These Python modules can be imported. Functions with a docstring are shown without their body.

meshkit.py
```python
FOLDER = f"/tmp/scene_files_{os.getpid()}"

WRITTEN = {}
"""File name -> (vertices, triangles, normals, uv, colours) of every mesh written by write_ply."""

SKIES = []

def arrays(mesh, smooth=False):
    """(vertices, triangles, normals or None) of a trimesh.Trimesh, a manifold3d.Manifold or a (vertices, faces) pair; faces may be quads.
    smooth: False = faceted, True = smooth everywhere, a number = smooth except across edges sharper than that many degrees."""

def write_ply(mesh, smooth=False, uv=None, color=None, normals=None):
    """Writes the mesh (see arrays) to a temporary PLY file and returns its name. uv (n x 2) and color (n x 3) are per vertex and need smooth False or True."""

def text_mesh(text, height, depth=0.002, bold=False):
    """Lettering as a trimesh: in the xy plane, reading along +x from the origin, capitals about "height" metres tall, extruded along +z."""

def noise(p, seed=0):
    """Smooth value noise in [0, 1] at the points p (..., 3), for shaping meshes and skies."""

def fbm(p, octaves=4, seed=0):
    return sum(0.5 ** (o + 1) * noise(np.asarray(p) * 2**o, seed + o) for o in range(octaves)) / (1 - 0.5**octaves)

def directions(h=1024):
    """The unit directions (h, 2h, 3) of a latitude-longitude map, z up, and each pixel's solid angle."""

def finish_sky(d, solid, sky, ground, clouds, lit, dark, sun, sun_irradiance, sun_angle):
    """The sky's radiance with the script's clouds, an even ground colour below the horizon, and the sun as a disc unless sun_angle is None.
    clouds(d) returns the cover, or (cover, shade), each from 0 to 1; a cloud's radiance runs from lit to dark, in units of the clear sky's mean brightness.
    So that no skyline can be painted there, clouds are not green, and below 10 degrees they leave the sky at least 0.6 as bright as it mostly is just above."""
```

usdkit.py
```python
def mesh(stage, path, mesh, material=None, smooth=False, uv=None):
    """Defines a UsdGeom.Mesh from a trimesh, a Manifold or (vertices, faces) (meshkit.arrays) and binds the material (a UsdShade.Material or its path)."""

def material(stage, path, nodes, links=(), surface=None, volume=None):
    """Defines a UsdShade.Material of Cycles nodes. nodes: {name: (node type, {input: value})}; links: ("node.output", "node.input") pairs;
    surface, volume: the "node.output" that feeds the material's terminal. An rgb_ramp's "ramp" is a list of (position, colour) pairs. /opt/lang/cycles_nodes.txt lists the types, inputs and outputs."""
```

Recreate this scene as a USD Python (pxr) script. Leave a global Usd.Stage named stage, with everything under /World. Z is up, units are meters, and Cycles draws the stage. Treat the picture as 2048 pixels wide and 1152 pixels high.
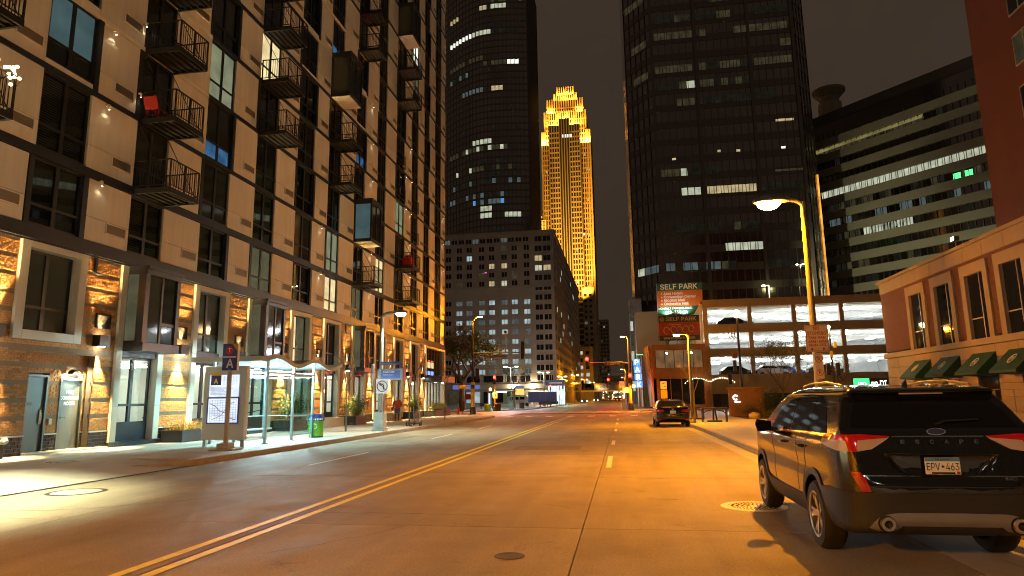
import math, random
import numpy as np, trimesh, manifold3d as m3, shapely.geometry as sg
from pxr import Usd, UsdGeom, UsdShade, UsdLux, Gf, Sdf, Vt
import usdkit, meshkit
stage = Usd.Stage.CreateInMemory()
UsdGeom.Xform.Define(stage, '/World'); UsdGeom.Scope.Define(stage, '/World/Looks')
R = random.Random(7); PI = math.pi
# ---------------------------------------------------------------- camera, sky, exposure
EYE = (0.0, 0.0, 1.62); YAW, PITCH, ROLL = 0.1622771, 0.1678131, -0.0137019   # looking a little left of the street, tilted up
def camera():
    cy, sy, cp, sp, cr, sr = math.cos(-YAW), math.sin(-YAW), math.cos(PITCH), math.sin(PITCH), math.cos(ROLL), math.sin(ROLL)
    right = np.array([cy, -sy, 0.]); fwd = np.array([sy*cp, cy*cp, sp]); up = np.cross(right, fwd)
    r2, u2 = cr*right+sr*up, -sr*right+cr*up
    c = UsdGeom.Camera.Define(stage, '/World/camera')
    c.AddTransformOp().Set(Gf.Matrix4d(*r2, 0, *u2, 0, *(-fwd), 0, *EYE, 1))
    c.CreateHorizontalApertureAttr(36.0); c.CreateVerticalApertureAttr(20.25)
    c.CreateFocalLengthAttr(36.0*1310/2048); c.CreateFStopAttr(0.0); c.CreateExposureAttr(0.22)
    c.CreateClippingRangeAttr(Gf.Vec2f(.05, 20000))
camera()
# a night sky: sun far below the horizon, the low cloud lit brown from below by the town
sky = UsdLux.DomeLight.Define(stage, '/World/sky'); sky.GetPrim().SetCustomDataByKey('kind', 'structure')
sky.GetPrim().SetCustomDataByKey('label', 'dark brown overcast night sky over the city'); sky.GetPrim().SetCustomDataByKey('category', 'sky')
sm = usdkit.material(stage, '/World/Looks/night_sky', {
    's': ('sky_texture', {'sky_type': 'single_scattering', 'sun_disc': False, 'sun_elevation': -0.2, 'sun_rotation': 3.0}),
    'g': ('geometry', {}), 'tc': ('texture_coordinate', {}),
    'n': ('noise_texture', {'scale': 2.2, 'detail': 5.0, 'roughness': .55}),
    'r': ('rgb_ramp', {'ramp': [(0.25, (.29, .205, .150)), (.75, (.45, .305, .205))]}),
    'm': ('mix', {'mix_type': 'add', 'fac': 1.0}),
    'b': ('background_shader', {'strength': .10})},
    [('tc.generated', 'n.vector'), ('n.fac', 'r.fac'), ('r.color', 'm.color1'), ('s.color', 'm.color2'), ('m.color', 'b.color')], surface='b.background')
UsdShade.MaterialBindingAPI.Apply(sky.GetPrim()).Bind(sm)
# ---------------------------------------------------------------- helpers
COUNT = {}
def path_of(name, parent=None):
    base = (str(parent.GetPath()) if parent is not None else '/World') + '/' + name
    n = COUNT.get(base, 0); COUNT[base] = n+1
    return base if n == 0 else '%s_%03d' % (base, n)
def tag(p, label=None, cat=None, group=None, kind=None):
    p = p.GetPrim()
    for k, v in (('label', label), ('category', cat), ('group', group), ('kind', kind)):
        if v: p.SetCustomDataByKey(k, v)
    return p
GROUPS = {'sapling': 'young bare trees along the pavements', 'street_tree': 'larger trees round the crossing', 'street_lamp': 'street lamps along the road', 'planter': 'planter boxes along the apartment front', 'shrub': 'shrubs in planters and beds', 'roof_lamp': 'lamp posts on the car park roof', 'signal_pole': 'traffic signals of the crossings', 'far_car': 'cars far down the street', 'deck_car': 'cars parked on the car park decks', 'litter_bin': 'litter bins round the crossing', 'plaza_bench': 'benches on the plaza', 'plaza_lamp': 'white lamps on the plaza', 'roof_floodlight': 'floodlights on the hotel wing roof', 'parking_sign': 'parking rule signs on the right', 'parking_board': 'parking billboards above the restaurant', 'scooter': 'scooters on the left pavement', 'cafe_table': 'bar tables on the right pavement', 'garden_chair': 'red chairs on the balconies', 'far_tower': 'towers at the end of the street', 'far_block': 'far blocks along the street', 'bus_shelter': 'bus shelters along the street', 'manhole_cover': 'round covers in the road'}
def thing(name, label, cat, loc=(0, 0, 0), rz=0, group=None):
    group = group or GROUPS.get(name)
    x = UsdGeom.Xform.Define(stage, path_of(name))
    x.AddTranslateOp().Set(Gf.Vec3d(*map(float, loc)))
    if rz: x.AddRotateZOp().Set(float(math.degrees(rz)))
    return tag(x, label, cat, group)
def copy_of(src, name, loc, rz=0, label=None, group=None):
    was = src.GetCustomData(); x = UsdGeom.Xform.Define(stage, path_of(name))
    x.GetPrim().GetReferences().AddInternalReference(src.GetPath())
    for op in list(x.GetOrderedXformOps()): pass
    x.ClearXformOpOrder()
    t = x.AddTranslateOp(UsdGeom.XformOp.PrecisionDouble, 'place'); t.Set(Gf.Vec3d(*map(float, loc)))
    r = x.AddRotateZOp(UsdGeom.XformOp.PrecisionFloat, 'turn'); r.Set(float(math.degrees(rz)))
    x.GetPrim().SetInstanceable(True)
    return tag(x, label or was['label'], was['category'], group or was.get('group'))
class MB:
    """collects shapes into one mesh"""
    def __init__(s): s.v, s.f, s.n = [], [], 0
    def add(s, v, f):
        v = np.asarray(v, float); f = np.asarray(f, int)
        if f.shape[1] == 4: f = np.vstack([f[:, [0, 1, 2]], f[:, [0, 2, 3]]])
        s.v.append(v); s.f.append(f+s.n); s.n += len(v); return s
    def tm(s, m): return s.add(m.vertices, m.faces)
    BOXF = np.array([[0, 2, 3, 1], [4, 5, 7, 6], [0, 1, 5, 4], [2, 6, 7, 3], [0, 4, 6, 2], [1, 3, 7, 5]])
    def box(s, x0, y0, z0, x1, y1, z1):
        return s.add([(x, y, z) for z in (z0, z1) for y in (y0, y1) for x in (x0, x1)], s.BOXF)
    def bevbox(s, x0, y0, z0, x1, y1, z1, b=.01):
        pts = []
        for sx, sy, sz in np.ndindex(2, 2, 2):
            c = np.array([(x0, x1)[sx], (y0, y1)[sy], (z0, z1)[sz]], float); d = np.array([b*(1-2*sx), b*(1-2*sy), b*(1-2*sz)])
            for k in range(3):
                e = d.copy(); e[k] = 0; pts.append(c+e)
        return s.tm(trimesh.convex.convex_hull(np.array(pts)))
    def hull(s, pts): return s.tm(trimesh.convex.convex_hull(np.asarray(pts, float)))
    def quad(s, a, b, c, d): return s.add([a, b, c, d], [[0, 1, 2, 3]])
    def bar(s, a, b, w, h=None, up=(0, 0, 1)):
        a, b = np.asarray(a, float), np.asarray(b, float); h = h or w; t = (b-a)/np.linalg.norm(b-a)
        u = np.cross(t, up); u = u/np.linalg.norm(u) if np.linalg.norm(u) > 1e-6 else np.array([1., 0, 0]); q = np.cross(u, t)
        return s.add([p+i*u*w/2+j*q*h/2 for p in (a, b) for j in (-1, 1) for i in (-1, 1)], s.BOXF[:, ::-1])
    def tube(s, pts, r, sides=8, cap=True):
        p = np.asarray(pts, float); r = np.broadcast_to(r, (len(p),)).astype(float)
        t = np.gradient(p, axis=0); t /= np.linalg.norm(t, axis=1, keepdims=True)+1e-12
        ref = np.array([0, 0, 1.]) if np.abs(t[:, 2]).max() < .95 else np.array([1., 0, 0]) if np.abs(t[:, 0]).max() < .95 else np.array([0, 1., 0])
        a = np.cross(t, ref); a /= np.linalg.norm(a, axis=1, keepdims=True)+1e-12; b = np.cross(t, a)
        g = np.arange(sides)*2*PI/sides
        v = (p[:, None]+r[:, None, None]*(np.cos(g)[None, :, None]*a[:, None]+np.sin(g)[None, :, None]*b[:, None])).reshape(-1, 3)
        f = []
        for i in range(len(p)-1):
            for j in range(sides):
                k = (j+1) % sides; f.append([i*sides+j, i*sides+k, (i+1)*sides+k, (i+1)*sides+j])
        s.add(v, f)
        if cap:
            for i, o in ((0, 1), (len(p)-1, -1)):
                c = np.vstack([v[i*sides:(i+1)*sides], p[i]]); s.add(c, [[j, (j+1) % sides, sides][::-o] for j in range(sides)])
        return s
    def cyl(s, x, y, z0, z1, r, r1=None, sides=16): return s.tube([(x, y, z0), (x, y, z1)], [r, r if r1 is None else r1], sides)
    def prism(s, poly, axis, a0, a1):
        """poly: points in the two other axes (in order), extruded along axis 'x','y','z' from a0 to a1"""
        g = poly if hasattr(poly, 'geom_type') else sg.Polygon(poly)
        g = g if g.is_valid else g.buffer(0)
        m = trimesh.util.concatenate([trimesh.creation.extrude_polygon(q, a1-a0, engine='earcut') for q in getattr(g, 'geoms', [g])]); v = m.vertices.copy(); f = m.faces
        if axis == 'x': v = np.c_[v[:, 2]+a0, v[:, 0], v[:, 1]]
        elif axis == 'y': v = np.c_[v[:, 0], v[:, 2]+a0, v[:, 1]]; f = f[:, ::-1]
        else: v = np.c_[v[:, 0], v[:, 1], v[:, 2]+a0]
        return s.add(v, f)
    def lathe(s, prof, c=(0, 0, 0), sides=20):
        m = trimesh.creation.revolve(np.array(prof, float), sections=sides); return s.add(m.vertices+np.array(c), m.faces)
    def sphere(s, c, r, sub=2):
        m = trimesh.creation.icosphere(sub, 1.0); return s.add(m.vertices*np.asarray(r)+np.array(c), m.faces)
    def text(s, text, height, origin, ux, uy, depth=.004, bold=False, width=None):
        """flat lettering; ux reading direction, uy up; width squeezes the line to that length, centred at origin"""
        m = meshkit.text_mesh(text, height, depth, bold); v = m.vertices.copy()
        w = v[:, 0].max()-v[:, 0].min(); v[:, 0] -= v[:, 0].min()+w/2
        if width: v[:, 0] *= width/w
        ux, uy = np.array(ux, float), np.array(uy, float); n = np.cross(ux, uy)
        return s.add(np.array(origin)+v[:, :1]*ux+v[:, 1:2]*uy+v[:, 2:]*n, m.faces)
    def move(s, m): s.v = [v@np.asarray(m)[:3, :3].T+np.asarray(m)[:3, 3] for v in s.v]; return s
    def mesh(s): return np.vstack(s.v), np.vstack(s.f)
    def build(s, name, mat, parent=None, smooth=False, **k):
        p = usdkit.mesh(stage, path_of(name, parent), s.mesh(), MAT[mat] if isinstance(mat, str) else mat, smooth)
        p.CreateDoubleSidedAttr(True)
        return tag(p, **k)
def box(name, mat, parent, *a, **k): return MB().box(*a).build(name, mat, parent, **k)
# ---------------------------------------------------------------- materials
MAT = {}
def pm(name, color, rough=.6, metal=0., spec=.5, var=.0, scale=4., bump=0., bscale=60., coat=0., emit=None, es=0., rnd=0., trans=0., dirt=None, rvar=0., streak=None, grain=None):
    """principled material with a two-scale procedural tone and relief; rnd varies it from piece to piece"""
    n = {'p': ('principled_bsdf', {'base_color': color, 'roughness': rough, 'metallic': metal, 'specular_ior_level': spec, 'coat_weight': coat, 'transmission_weight': trans})}
    l = []
    if emit is not None: n['p'][1].update({'emission_color': emit, 'emission_strength': es})
    if var or bump or rnd or rvar: n['g'] = ('geometry', {})
    if var or rnd:
        c = np.array(color, float)
        n['n1'] = ('noise_texture', {'scale': scale, 'detail': 6., 'roughness': .62}); l.append(('g.position', 'n1.vector'))
        n['r1'] = ('rgb_ramp', {'ramp': [(.25, tuple(np.clip(c*(1-var), 0, 1))), (.5, tuple(c)), (.78, tuple(np.clip(c*(1+var*.8), 0, 1)))]}); l.append(('n1.fac', 'r1.fac'))
        out = 'r1.color'
        if rnd:
            n['o'] = ('object_info', {}); n['mr'] = ('map_range', {'from_min': 0., 'from_max': 1., 'to_min': 1-rnd, 'to_max': 1+rnd}); l.append(('o.random', 'mr.value'))
            n['vm'] = ('vector_math', {'math_type': 'scale'}); l += [(out, 'vm.vector1'), ('mr.result', 'vm.scale')]; out = 'vm.vector'
        if dirt:
            n['n3'] = ('noise_texture', {'scale': dirt[0], 'detail': 8., 'roughness': .7, 'distortion': .6}); l.append(('g.position', 'n3.vector'))
            n['r3'] = ('rgb_ramp', {'ramp': [(dirt[1], (0, 0, 0)), (dirt[1]+.12, (1, 1, 1))]}); l.append(('n3.fac', 'r3.fac'))
            n['mx'] = ('mix', {'mix_type': 'mix', 'color2': dirt[2]}); l += [('r3.color', 'mx.fac'), (out, 'mx.color1')]; out = 'mx.color'
        l.append((out, 'p.base_color'))
    if streak:
        n['sm'] = ('mapping', {'mapping_type': 'point', 'scale': streak[0]}); n['sn'] = ('noise_texture', {'scale': 1., 'detail': 5., 'roughness': .6}); n['sr'] = ('map_range', {'from_min': .3, 'from_max': .7, 'to_min': 1-streak[1], 'to_max': 1+streak[1]*.6}); n['sv'] = ('vector_math', {'math_type': 'scale'})
        src = l.pop()[0]; l += [('g.position', 'sm.vector'), ('sm.vector', 'sn.vector'), ('sn.fac', 'sr.value'), (src, 'sv.vector1'), ('sr.result', 'sv.scale'), ('sv.vector', 'p.base_color')]
    if grain:
        n['gn'] = ('noise_texture', {'scale': grain[0], 'detail': 3., 'roughness': .7}); n['gr'] = ('map_range', {'from_min': .3, 'from_max': .7, 'to_min': 1-grain[1], 'to_max': 1+grain[1]}); n['gv'] = ('vector_math', {'math_type': 'scale'})
        src = l.pop()[0]; l += [('g.position', 'gn.vector'), ('gn.fac', 'gr.value'), (src, 'gv.vector1'), ('gr.result', 'gv.scale'), ('gv.vector', 'p.base_color')]
    if rvar:
        n['n4'] = ('noise_texture', {'scale': scale*2.3, 'detail': 5.}); n['mq'] = ('map_range', {'from_min': .3, 'from_max': .7, 'to_min': max(.02, rough-rvar), 'to_max': min(1, rough+rvar)})
        l += [('g.position', 'n4.vector'), ('n4.fac', 'mq.value'), ('mq.result', 'p.roughness')]
    if bump:
        n['n2'] = ('noise_texture', {'scale': bscale, 'detail': 5., 'roughness': .65}); n['b'] = ('bump', {'strength': bump, 'distance': .02})
        l += [('g.position', 'n2.vector'), ('n2.fac', 'b.height'), ('b.normal', 'p.normal')]
    MAT[name] = usdkit.material(stage, '/World/Looks/'+name, n, l, surface='p.BSDF')
def em(name, color, strength, var=0., scale=2.):
    """something that gives off light"""
    n, l = {'e': ('emission', {'color': color, 'strength': strength})}, []
    if var:
        c = np.array(color, float); n['g'] = ('geometry', {}); n['n'] = ('noise_texture', {'scale': scale, 'detail': 3.})
        n['r'] = ('rgb_ramp', {'ramp': [(.3, tuple(c*(1-var))), (.7, tuple(c*(1+var*.5)))]}); l = [('g.position', 'n.vector'), ('n.fac', 'r.fac'), ('r.color', 'e.color')]
    MAT[name] = usdkit.material(stage, '/World/Looks/'+name, n, l, surface='e.emission')
def pane(name, tint=(.9, .95, .93), rough=.0):
    MAT[name] = usdkit.material(stage, '/World/Looks/'+name, {
        't': ('transparent_bsdf', {'color': tint}), 'g': ('glossy_bsdf', {'color': (1, 1, 1), 'roughness': rough}),
        'f': ('layer_weight', {'blend': .5}), 'q': ('math', {'math_type': 'power', 'value2': 4.0}), 'k': ('math', {'math_type': 'multiply_add', 'value2': .9, 'value3': .05}), 'm': ('mix_closure', {})},
        [('f.facing', 'q.value1'), ('q.value', 'k.value1'), ('k.value', 'm.fac'), ('t.BSDF', 'm.closure1'), ('g.BSDF', 'm.closure2')], surface='m.closure')
def light(kind, parent, name, pos, color, inten, radius=.08, down=None, cone=None, w=1., h=1., soft=.6):
    cls = {'sphere': UsdLux.SphereLight, 'disk': UsdLux.DiskLight, 'rect': UsdLux.RectLight}[kind]
    L = cls.Define(stage, path_of(name, parent)); L.CreateColorAttr(Gf.Vec3f(*color)); L.CreateIntensityAttr(inten); L.CreateNormalizeAttr(True)
    if kind == 'rect': L.CreateWidthAttr(w); L.CreateHeightAttr(h)
    else: L.CreateRadiusAttr(radius)
    x = UsdGeom.Xformable(L); d = np.array(down if down is not None else (0, 0, -1.), float); d /= np.linalg.norm(d)
    z = -d; a = np.cross((0, 0, 1.) if abs(z[2]) < .95 else (0, 1., 0), z); a /= np.linalg.norm(a); b = np.cross(z, a)
    x.AddTransformOp().Set(Gf.Matrix4d(*a, 0, *b, 0, *z, 0, *map(float, pos), 1))
    if cone:
        s = UsdLux.ShapingAPI.Apply(L.GetPrim()); s.CreateShapingConeAngleAttr(cone); s.CreateShapingConeSoftnessAttr(soft)
    return L
# ---- materials used through the scene (real base colours)
pm('road_concrete', (.30, .265, .20), .72, spec=.3, var=.20, scale=.55, bump=.6, bscale=60, rnd=.10, dirt=(1.3, .60, (.18, .158, .122)), rvar=.10, streak=((1.5, .10, 1.), .16), grain=(38., .22))
pm('road_far', (.26, .232, .18), .6, var=.3, scale=.4, bump=.2, bscale=30, rvar=.12)
pm('joint', (.05, .045, .04), .85, var=.3, scale=9)
pm('walk_concrete', (.42, .40, .36), .75, var=.16, scale=1.1, bump=.3, bscale=70, rnd=.06, dirt=(2.6, .66, (.30, .285, .25)), grain=(30., .12))
pm('walk_far', (.36, .345, .31), .75, var=.2, scale=.7)
pm('patch_dark', (.19, .165, .13), .75, spec=.3, var=.2, scale=2., bump=.5, bscale=50, grain=(30., .2))
pm('tar', (.02, .018, .016), .5, bump=.3, bscale=60)
pm('kerb', (.30, .27, .23), .8, var=.3, scale=3, bump=.4, bscale=50)
pm('paint_yellow', (.74, .70, .012), .6, var=.22, scale=6, bump=.2, bscale=80, dirt=(14, .64, (.48, .42, .03)))
pm('paint_white', (.72, .70, .66), .6, var=.18, scale=5, dirt=(12, .60, (.34, .32, .28)))
pm('steel_plate', (.80, .78, .74), .55, metal=1., var=.25, scale=9, bump=.35, bscale=40)
pm('cast_iron', (.055, .045, .04), .6, metal=.6, var=.5, scale=12, bump=.5, bscale=60)
pm('soil', (.07, .05, .03), .95, var=.5, scale=15, bump=.8, bscale=30)
pm('ground_dark', (.07, .065, .058), .9, var=.3, scale=.3)

g = MB(); g.add([(-900, -120, -.06), (900, -120, -.06), (900, 1500, -.06), (-900, 1500, -.06)], [[0, 1, 2, 3]])
g.build('ground', 'ground_dark', kind='structure')
# road of poured slabs; joints are real gaps over the dark bed
road = tag(UsdGeom.Xform.Define(stage, path_of('road')), kind='structure')
xs = [-11.18, -8.05, -4.66, -.56, 3.18]
rj = random.Random(3)
for i in range(4):
    off = (0, .0, 0., .0)[i]
    ys = [-7.6+5.42*k+off for k in range(0, 16)]
    ys[-1] = min(ys[-1], 66)
    for a, b in zip(ys, ys[1:]):
        dz = rj.uniform(-.002, .002)
        MB().bevbox(xs[i]+.007, a+.007, -.2, xs[i+1]-.007, b-.007, dz, .004).build('road_slab', 'road_concrete', road)
gut = MB()
for k in range(12): gut.bevbox(3.19, -6+k*5.0, -.2, 3.64, -6+k*5.0+4.985, -.004+.0, .004)
gut.box(3.645, -8, -.2, 4.34, 14.5, -.006); gut.build('gutter', 'walk_far', road)
b = MB(); b.add([(-60, -8, -.05), (18, -8, -.05), (18, 74, -.05), (-60, 74, -.05)], [[0, 1, 2, 3]]); b.build('road_bed', 'joint', road)
fr = MB(); fr.prism([(-200, 73.72), (200, 73.72), (200, 80.5), (.4, 80.5), (.2, 600), (-13.2, 600), (-13.6, 96), (-17, 88), (-200, 88)], 'z', -.04, .002)
fr.build('cross_street', 'road_far', road)
fr = MB(); fr.prism([(3.7, 58.5), (200, 58.5), (200, 73.70), (3.7, 73.70)], 'z', -.04, .001); fr.prism([(-200, 68), (-11.2, 68), (-11.2, 73.7), (-200, 73.7)], 'z', -.04, .001); fr.build('side_street', 'road_far', road)
fr = MB(); fr.prism([(-16, 66.5), (-11.19, 57), (-11.19, 73.7), (-16, 73.7)], 'z', -.04, -.001); fr.prism([(3.18,48.7),(3.72,48.7),(3.72,73.7),(3.18,73.7)],'z',-.04,-.001); fr.build('corner_apron', 'road_far', road)
# left pavement
wl = tag(UsdGeom.Xform.Define(stage, path_of('left_pavement')), kind='structure')
def kerbx(y): return -11.2 if y < 57 else -11.2-(max(0, y-57)/9.5)**2.2*5.0
for j in range(31):
    y0 = 16.6+j*1.62
    for i in range(5):
        x1 = -11.40-i*1.26; x0 = x1-1.26
        if y0 > 56 and x1 > kerbx(y0+1.6)-.2: continue
        MB().bevbox(x0+.005, y0+.005, -.02, x1-.005, y0+1.615, .15+.001*rj.uniform(-1, 1), .004).build('paving_slab', 'walk_concrete', wl)
bed = MB(); bed.prism([(-40, 16.6), (-11.38, 16.6), (-11.38, 57)]+[(kerbx(y)-.17, y) for y in np.linspace(57.5, 66.5, 10)]+[(-40, 66.5)], 'z', -.04, .140); bed.build('pavement_bed', 'walk_far', wl)
# lowered stretch beside the driveway, sloping to the gutter
ap = MB(); ap.add([(-11.25, -8, .012), (-11.25, 15.9, .012), (-13.6, 16.6, .15), (-13.6, -8, .15)], [[0, 1, 2, 3]])
ap.add([(-13.6, -8, .15), (-13.6, 16.6, .15), (-40, 16.6, .15), (-40, -8, .15)], [[0, 1, 2, 3]]); ap.add([(-11.25, 15.9, .012), (-11.25, 16.6, .012), (-13.6, 16.6, .15)], [[0, 1, 2]])
ap.build('driveway_apron', 'walk_concrete', wl)
# kerb stones, the first ones dropping to the driveway
def kerb_run(parent, pts, w, z=.15, side=1, n=1):
    for a, b in zip(pts, pts[1:]):
        a, b = np.array(a, float), np.array(b, float); t = (b[:2]-a[:2])/np.linalg.norm(b[:2]-a[:2]); q = np.array([-t[1], t[0]])*side
        e = t*.006
        v = [(*(p[:2]+o*q*w+s*e), zz) for p, s in ((a, 1), (b, -1)) for o in (0, 1) for zz in (-.1, p[2])]
        v[1] = (v[1][0]+q[0]*.03, v[1][1]+q[1]*.03, v[1][2]); v[5] = (v[5][0]+q[0]*.03, v[5][1]+q[1]*.03, v[5][2])
        MB().hull(v).build('kerb_stone', 'kerb', parent)
kp = [(-12.6, 15.1, .07), (-11.75, 15.6, .10), (-11.2, 16.4, .152)]+[(-11.2, y, .154) for y in np.arange(18.4, 57, 2.0)]+[(kerbx(y), y, .154) for y in np.linspace(57.2, 66.5, 7)]
kerb_run(wl, kp, .19)
# right pavement
wr = tag(UsdGeom.Xform.Define(stage, path_of('right_pavement')), kind='structure')
def kx(y): return 4.35 if y < 11 else 4.35-.7*min(1, (y-11)/4.) if y < 15 else 3.66
rp = MB(); rp.prism([(kx(y)+.16, y) for y in (-8, 11, 13, 15, 50)]+[(5.2, 55.5), (9, 57.6), (60, 57.6), (60, -8)], 'z', -.05, .12); rp.build('pavement', 'walk_concrete', wr)
kerb_run(wr, [(kx(y), y, .124) for y in [-8, -4, 0, 4, 8, 11, 12, 13, 14, 15]+list(np.arange(17.5, 51, 2.5))]+[(4.4, 53.5, .124), (6.2, 56, .124), (9.2, 57.6, .124), (60, 57.6, .124)], .17, side=-1)
# far corners
fc = MB(); fc.prism([(-200, 88.2), (-17.1, 88.2), (-13.8, 96), (-13.4, 500), (-200, 500)], 'z', -.05, .14); fc.build('plaza_pavement', 'walk_far', kind='structure')
fc = MB(); fc.prism([(.0, 80.7), (2, 79.2), (60, 79.2), (60, 500), (.0, 500)], 'z', -.05, .14); fc.build('corner_pavement', 'walk_far', kind='structure')
# painted markings
ml = tag(UsdGeom.Xform.Define(stage, path_of('road_markings')), kind='structure')
def strip(pts, w, m, name):
    p = np.array(pts, float); t = np.gradient(p, axis=0); t /= np.linalg.norm(t, axis=1, keepdims=True); q = np.c_[-t[:, 1], t[:, 0]]
    v = np.vstack([np.c_[p-q*w/2, np.full(len(p), .006)], np.c_[p+q*w/2, np.full(len(p), .006)]]); n = len(p)
    MB().add(v, [[i, i+1, n+i+1, n+i] for i in range(n-1)]).build(name, m, ml)
for x in (-4.86, -4.55):
    strip([(x, y) for y in np.arange(-6, 46, 4)]+[(x-.02, 48), (x-.03, 54), (x+.1, 58), (x+.35, 61.)], .125, 'paint_yellow', 'yellow_line')
for y in (16., 23.6, 33.0, 41.5, 49.): strip([(-.385, y), (-.385, y+(3.1 if y < 20 else 2.3))], .125, 'paint_white', 'lane_dash')
for a, b in ((16.3, 20.4), (27.5, 31.), (37, 40.5)): strip([(-8.05, a), (-8.05, b)], .11, 'paint_white', 'lane_dash')
for k in range(8):
    x = -10.4+k*1.9; strip([(x, 59.2), (x, 62.0)], .62, 'paint_white', 'crosswalk_bar')
for k in range(8):
    x = -11.4+k*1.75; strip([(x, 78.6), (x, 80.2)], .6, 'paint_white', 'crosswalk_bar')
# tar sealed cracks and patches
def crack(pts, w, seed):
    q = random.Random(seed); P = []
    for (x0, y0), (x1, y1) in zip(pts, pts[1:]):
        n = max(2, int(math.dist((x0, y0), (x1, y1))/.16))
        for i in range(n): t = i/n; P.append((x0+(x1-x0)*t+q.gauss(0, .022), y0+(y1-y0)*t+q.gauss(0, .022)))
    p = np.array(P); t = np.gradient(p, axis=0); t /= np.linalg.norm(t, axis=1, keepdims=True)+1e-9; k = np.c_[-t[:, 1], t[:, 0]]; ww = np.array([w*q.uniform(.25, 1.2) for _ in P])[:, None]
    v = np.vstack([np.c_[p-k*ww/2, np.full(len(p), .0045)], np.c_[p+k*ww/2, np.full(len(p), .0045)]]); n = len(p); MB().add(v, [[i, i+1, n+i+1, n+i] for i in range(n-1)]).build('crack', 'tar', road)
for i, (pts, w) in enumerate((([(-4.4, 14.9), (-2.6, 14.7), (-.6, 14.8)], .05), ([(-11, 8.9), (-8.6, 9.4), (-7.2, 10.6), (-6.9, 13.5)], .025), ([(-7.4, 12.4), (-5.2, 11.9), (-4.9, 11.7)], .03), ([(-4.4, 9.52), (-2.8, 9.5), (-1.6, 9.46)], .035), ([(-10.6, 21.5), (-8, 22.3), (-6.3, 24.5)], .03), ([(.2, 13.8), (1.4, 14.0), (2.0, 13.8)], .06), ([(.3, 11.2), (1.0, 11.1)], .05), ([(1.3, 8.9), (2.9, 9.6)], .02), ([(-.2, 18.7), (1.2, 18.9), (2.9, 18.6)], .045), ([(.6, 21.6), (2.2, 21.9)], .05), ([(-3.9, 6.9), (-3.0, 8.2), (-2.7, 9.3)], .014), ([(-9.6, 14.5), (-9.2, 17.5), (-9.5, 21)], .02))): crack(pts, w, 50+i)
for x0, y0, x1, y1 in ((-3.6, 21.3, -1.4, 23.2), (-10.6, 25.5, -9.2, 29.4)): MB().add([(x0, y0, .003), (x1, y0, .003), (x1, y1, .003), (x0, y1, .003)], [[0, 1, 2, 3]]).build('road_patch', 'patch_dark', road)
# covers
t = thing('manhole_cover', 'round shiny steel cover glaring in the road by the left kerb', 'manhole cover', (-10.22, 11.3, .002))
MB().lathe([(0, .006), (.40, .006), (.42, 0)], sides=40).build('lid', 'steel_plate', t)
b = MB(); b.lathe([(.425, .004), (.50, .004), (.51, 0)], sides=40); b.build('ring', 'cast_iron', t)
t = thing('manhole_cover', 'large round patterned iron cover in the road under the front wheel of the SUV', 'manhole cover', (1.86, 10.55, .002))
MB().lathe([(0, .004), (.36, .004), (.37, 0)], sides=48).build('lid', 'paint_white', t)
b = MB()
for r0, n in ((.10, 10), (.17, 18), (.24, 26), (.31, 34)):
    for k in range(n):
        a = 2*PI*k/n+r0*9; c = np.array([r0*math.cos(a), r0*math.sin(a)]); d = np.array([math.cos(a+.6), math.sin(a+.6)])*.022
        b.bar((*(c-d), .006), (*(c+d), .006), .012, .006)
b.build('lid_pattern', 'cast_iron', t, kind='stuff')
MB().lathe([(.375, .006), (.47, .006), (.48, 0)], sides=48).build('ring', 'paint_white', t)
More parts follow.
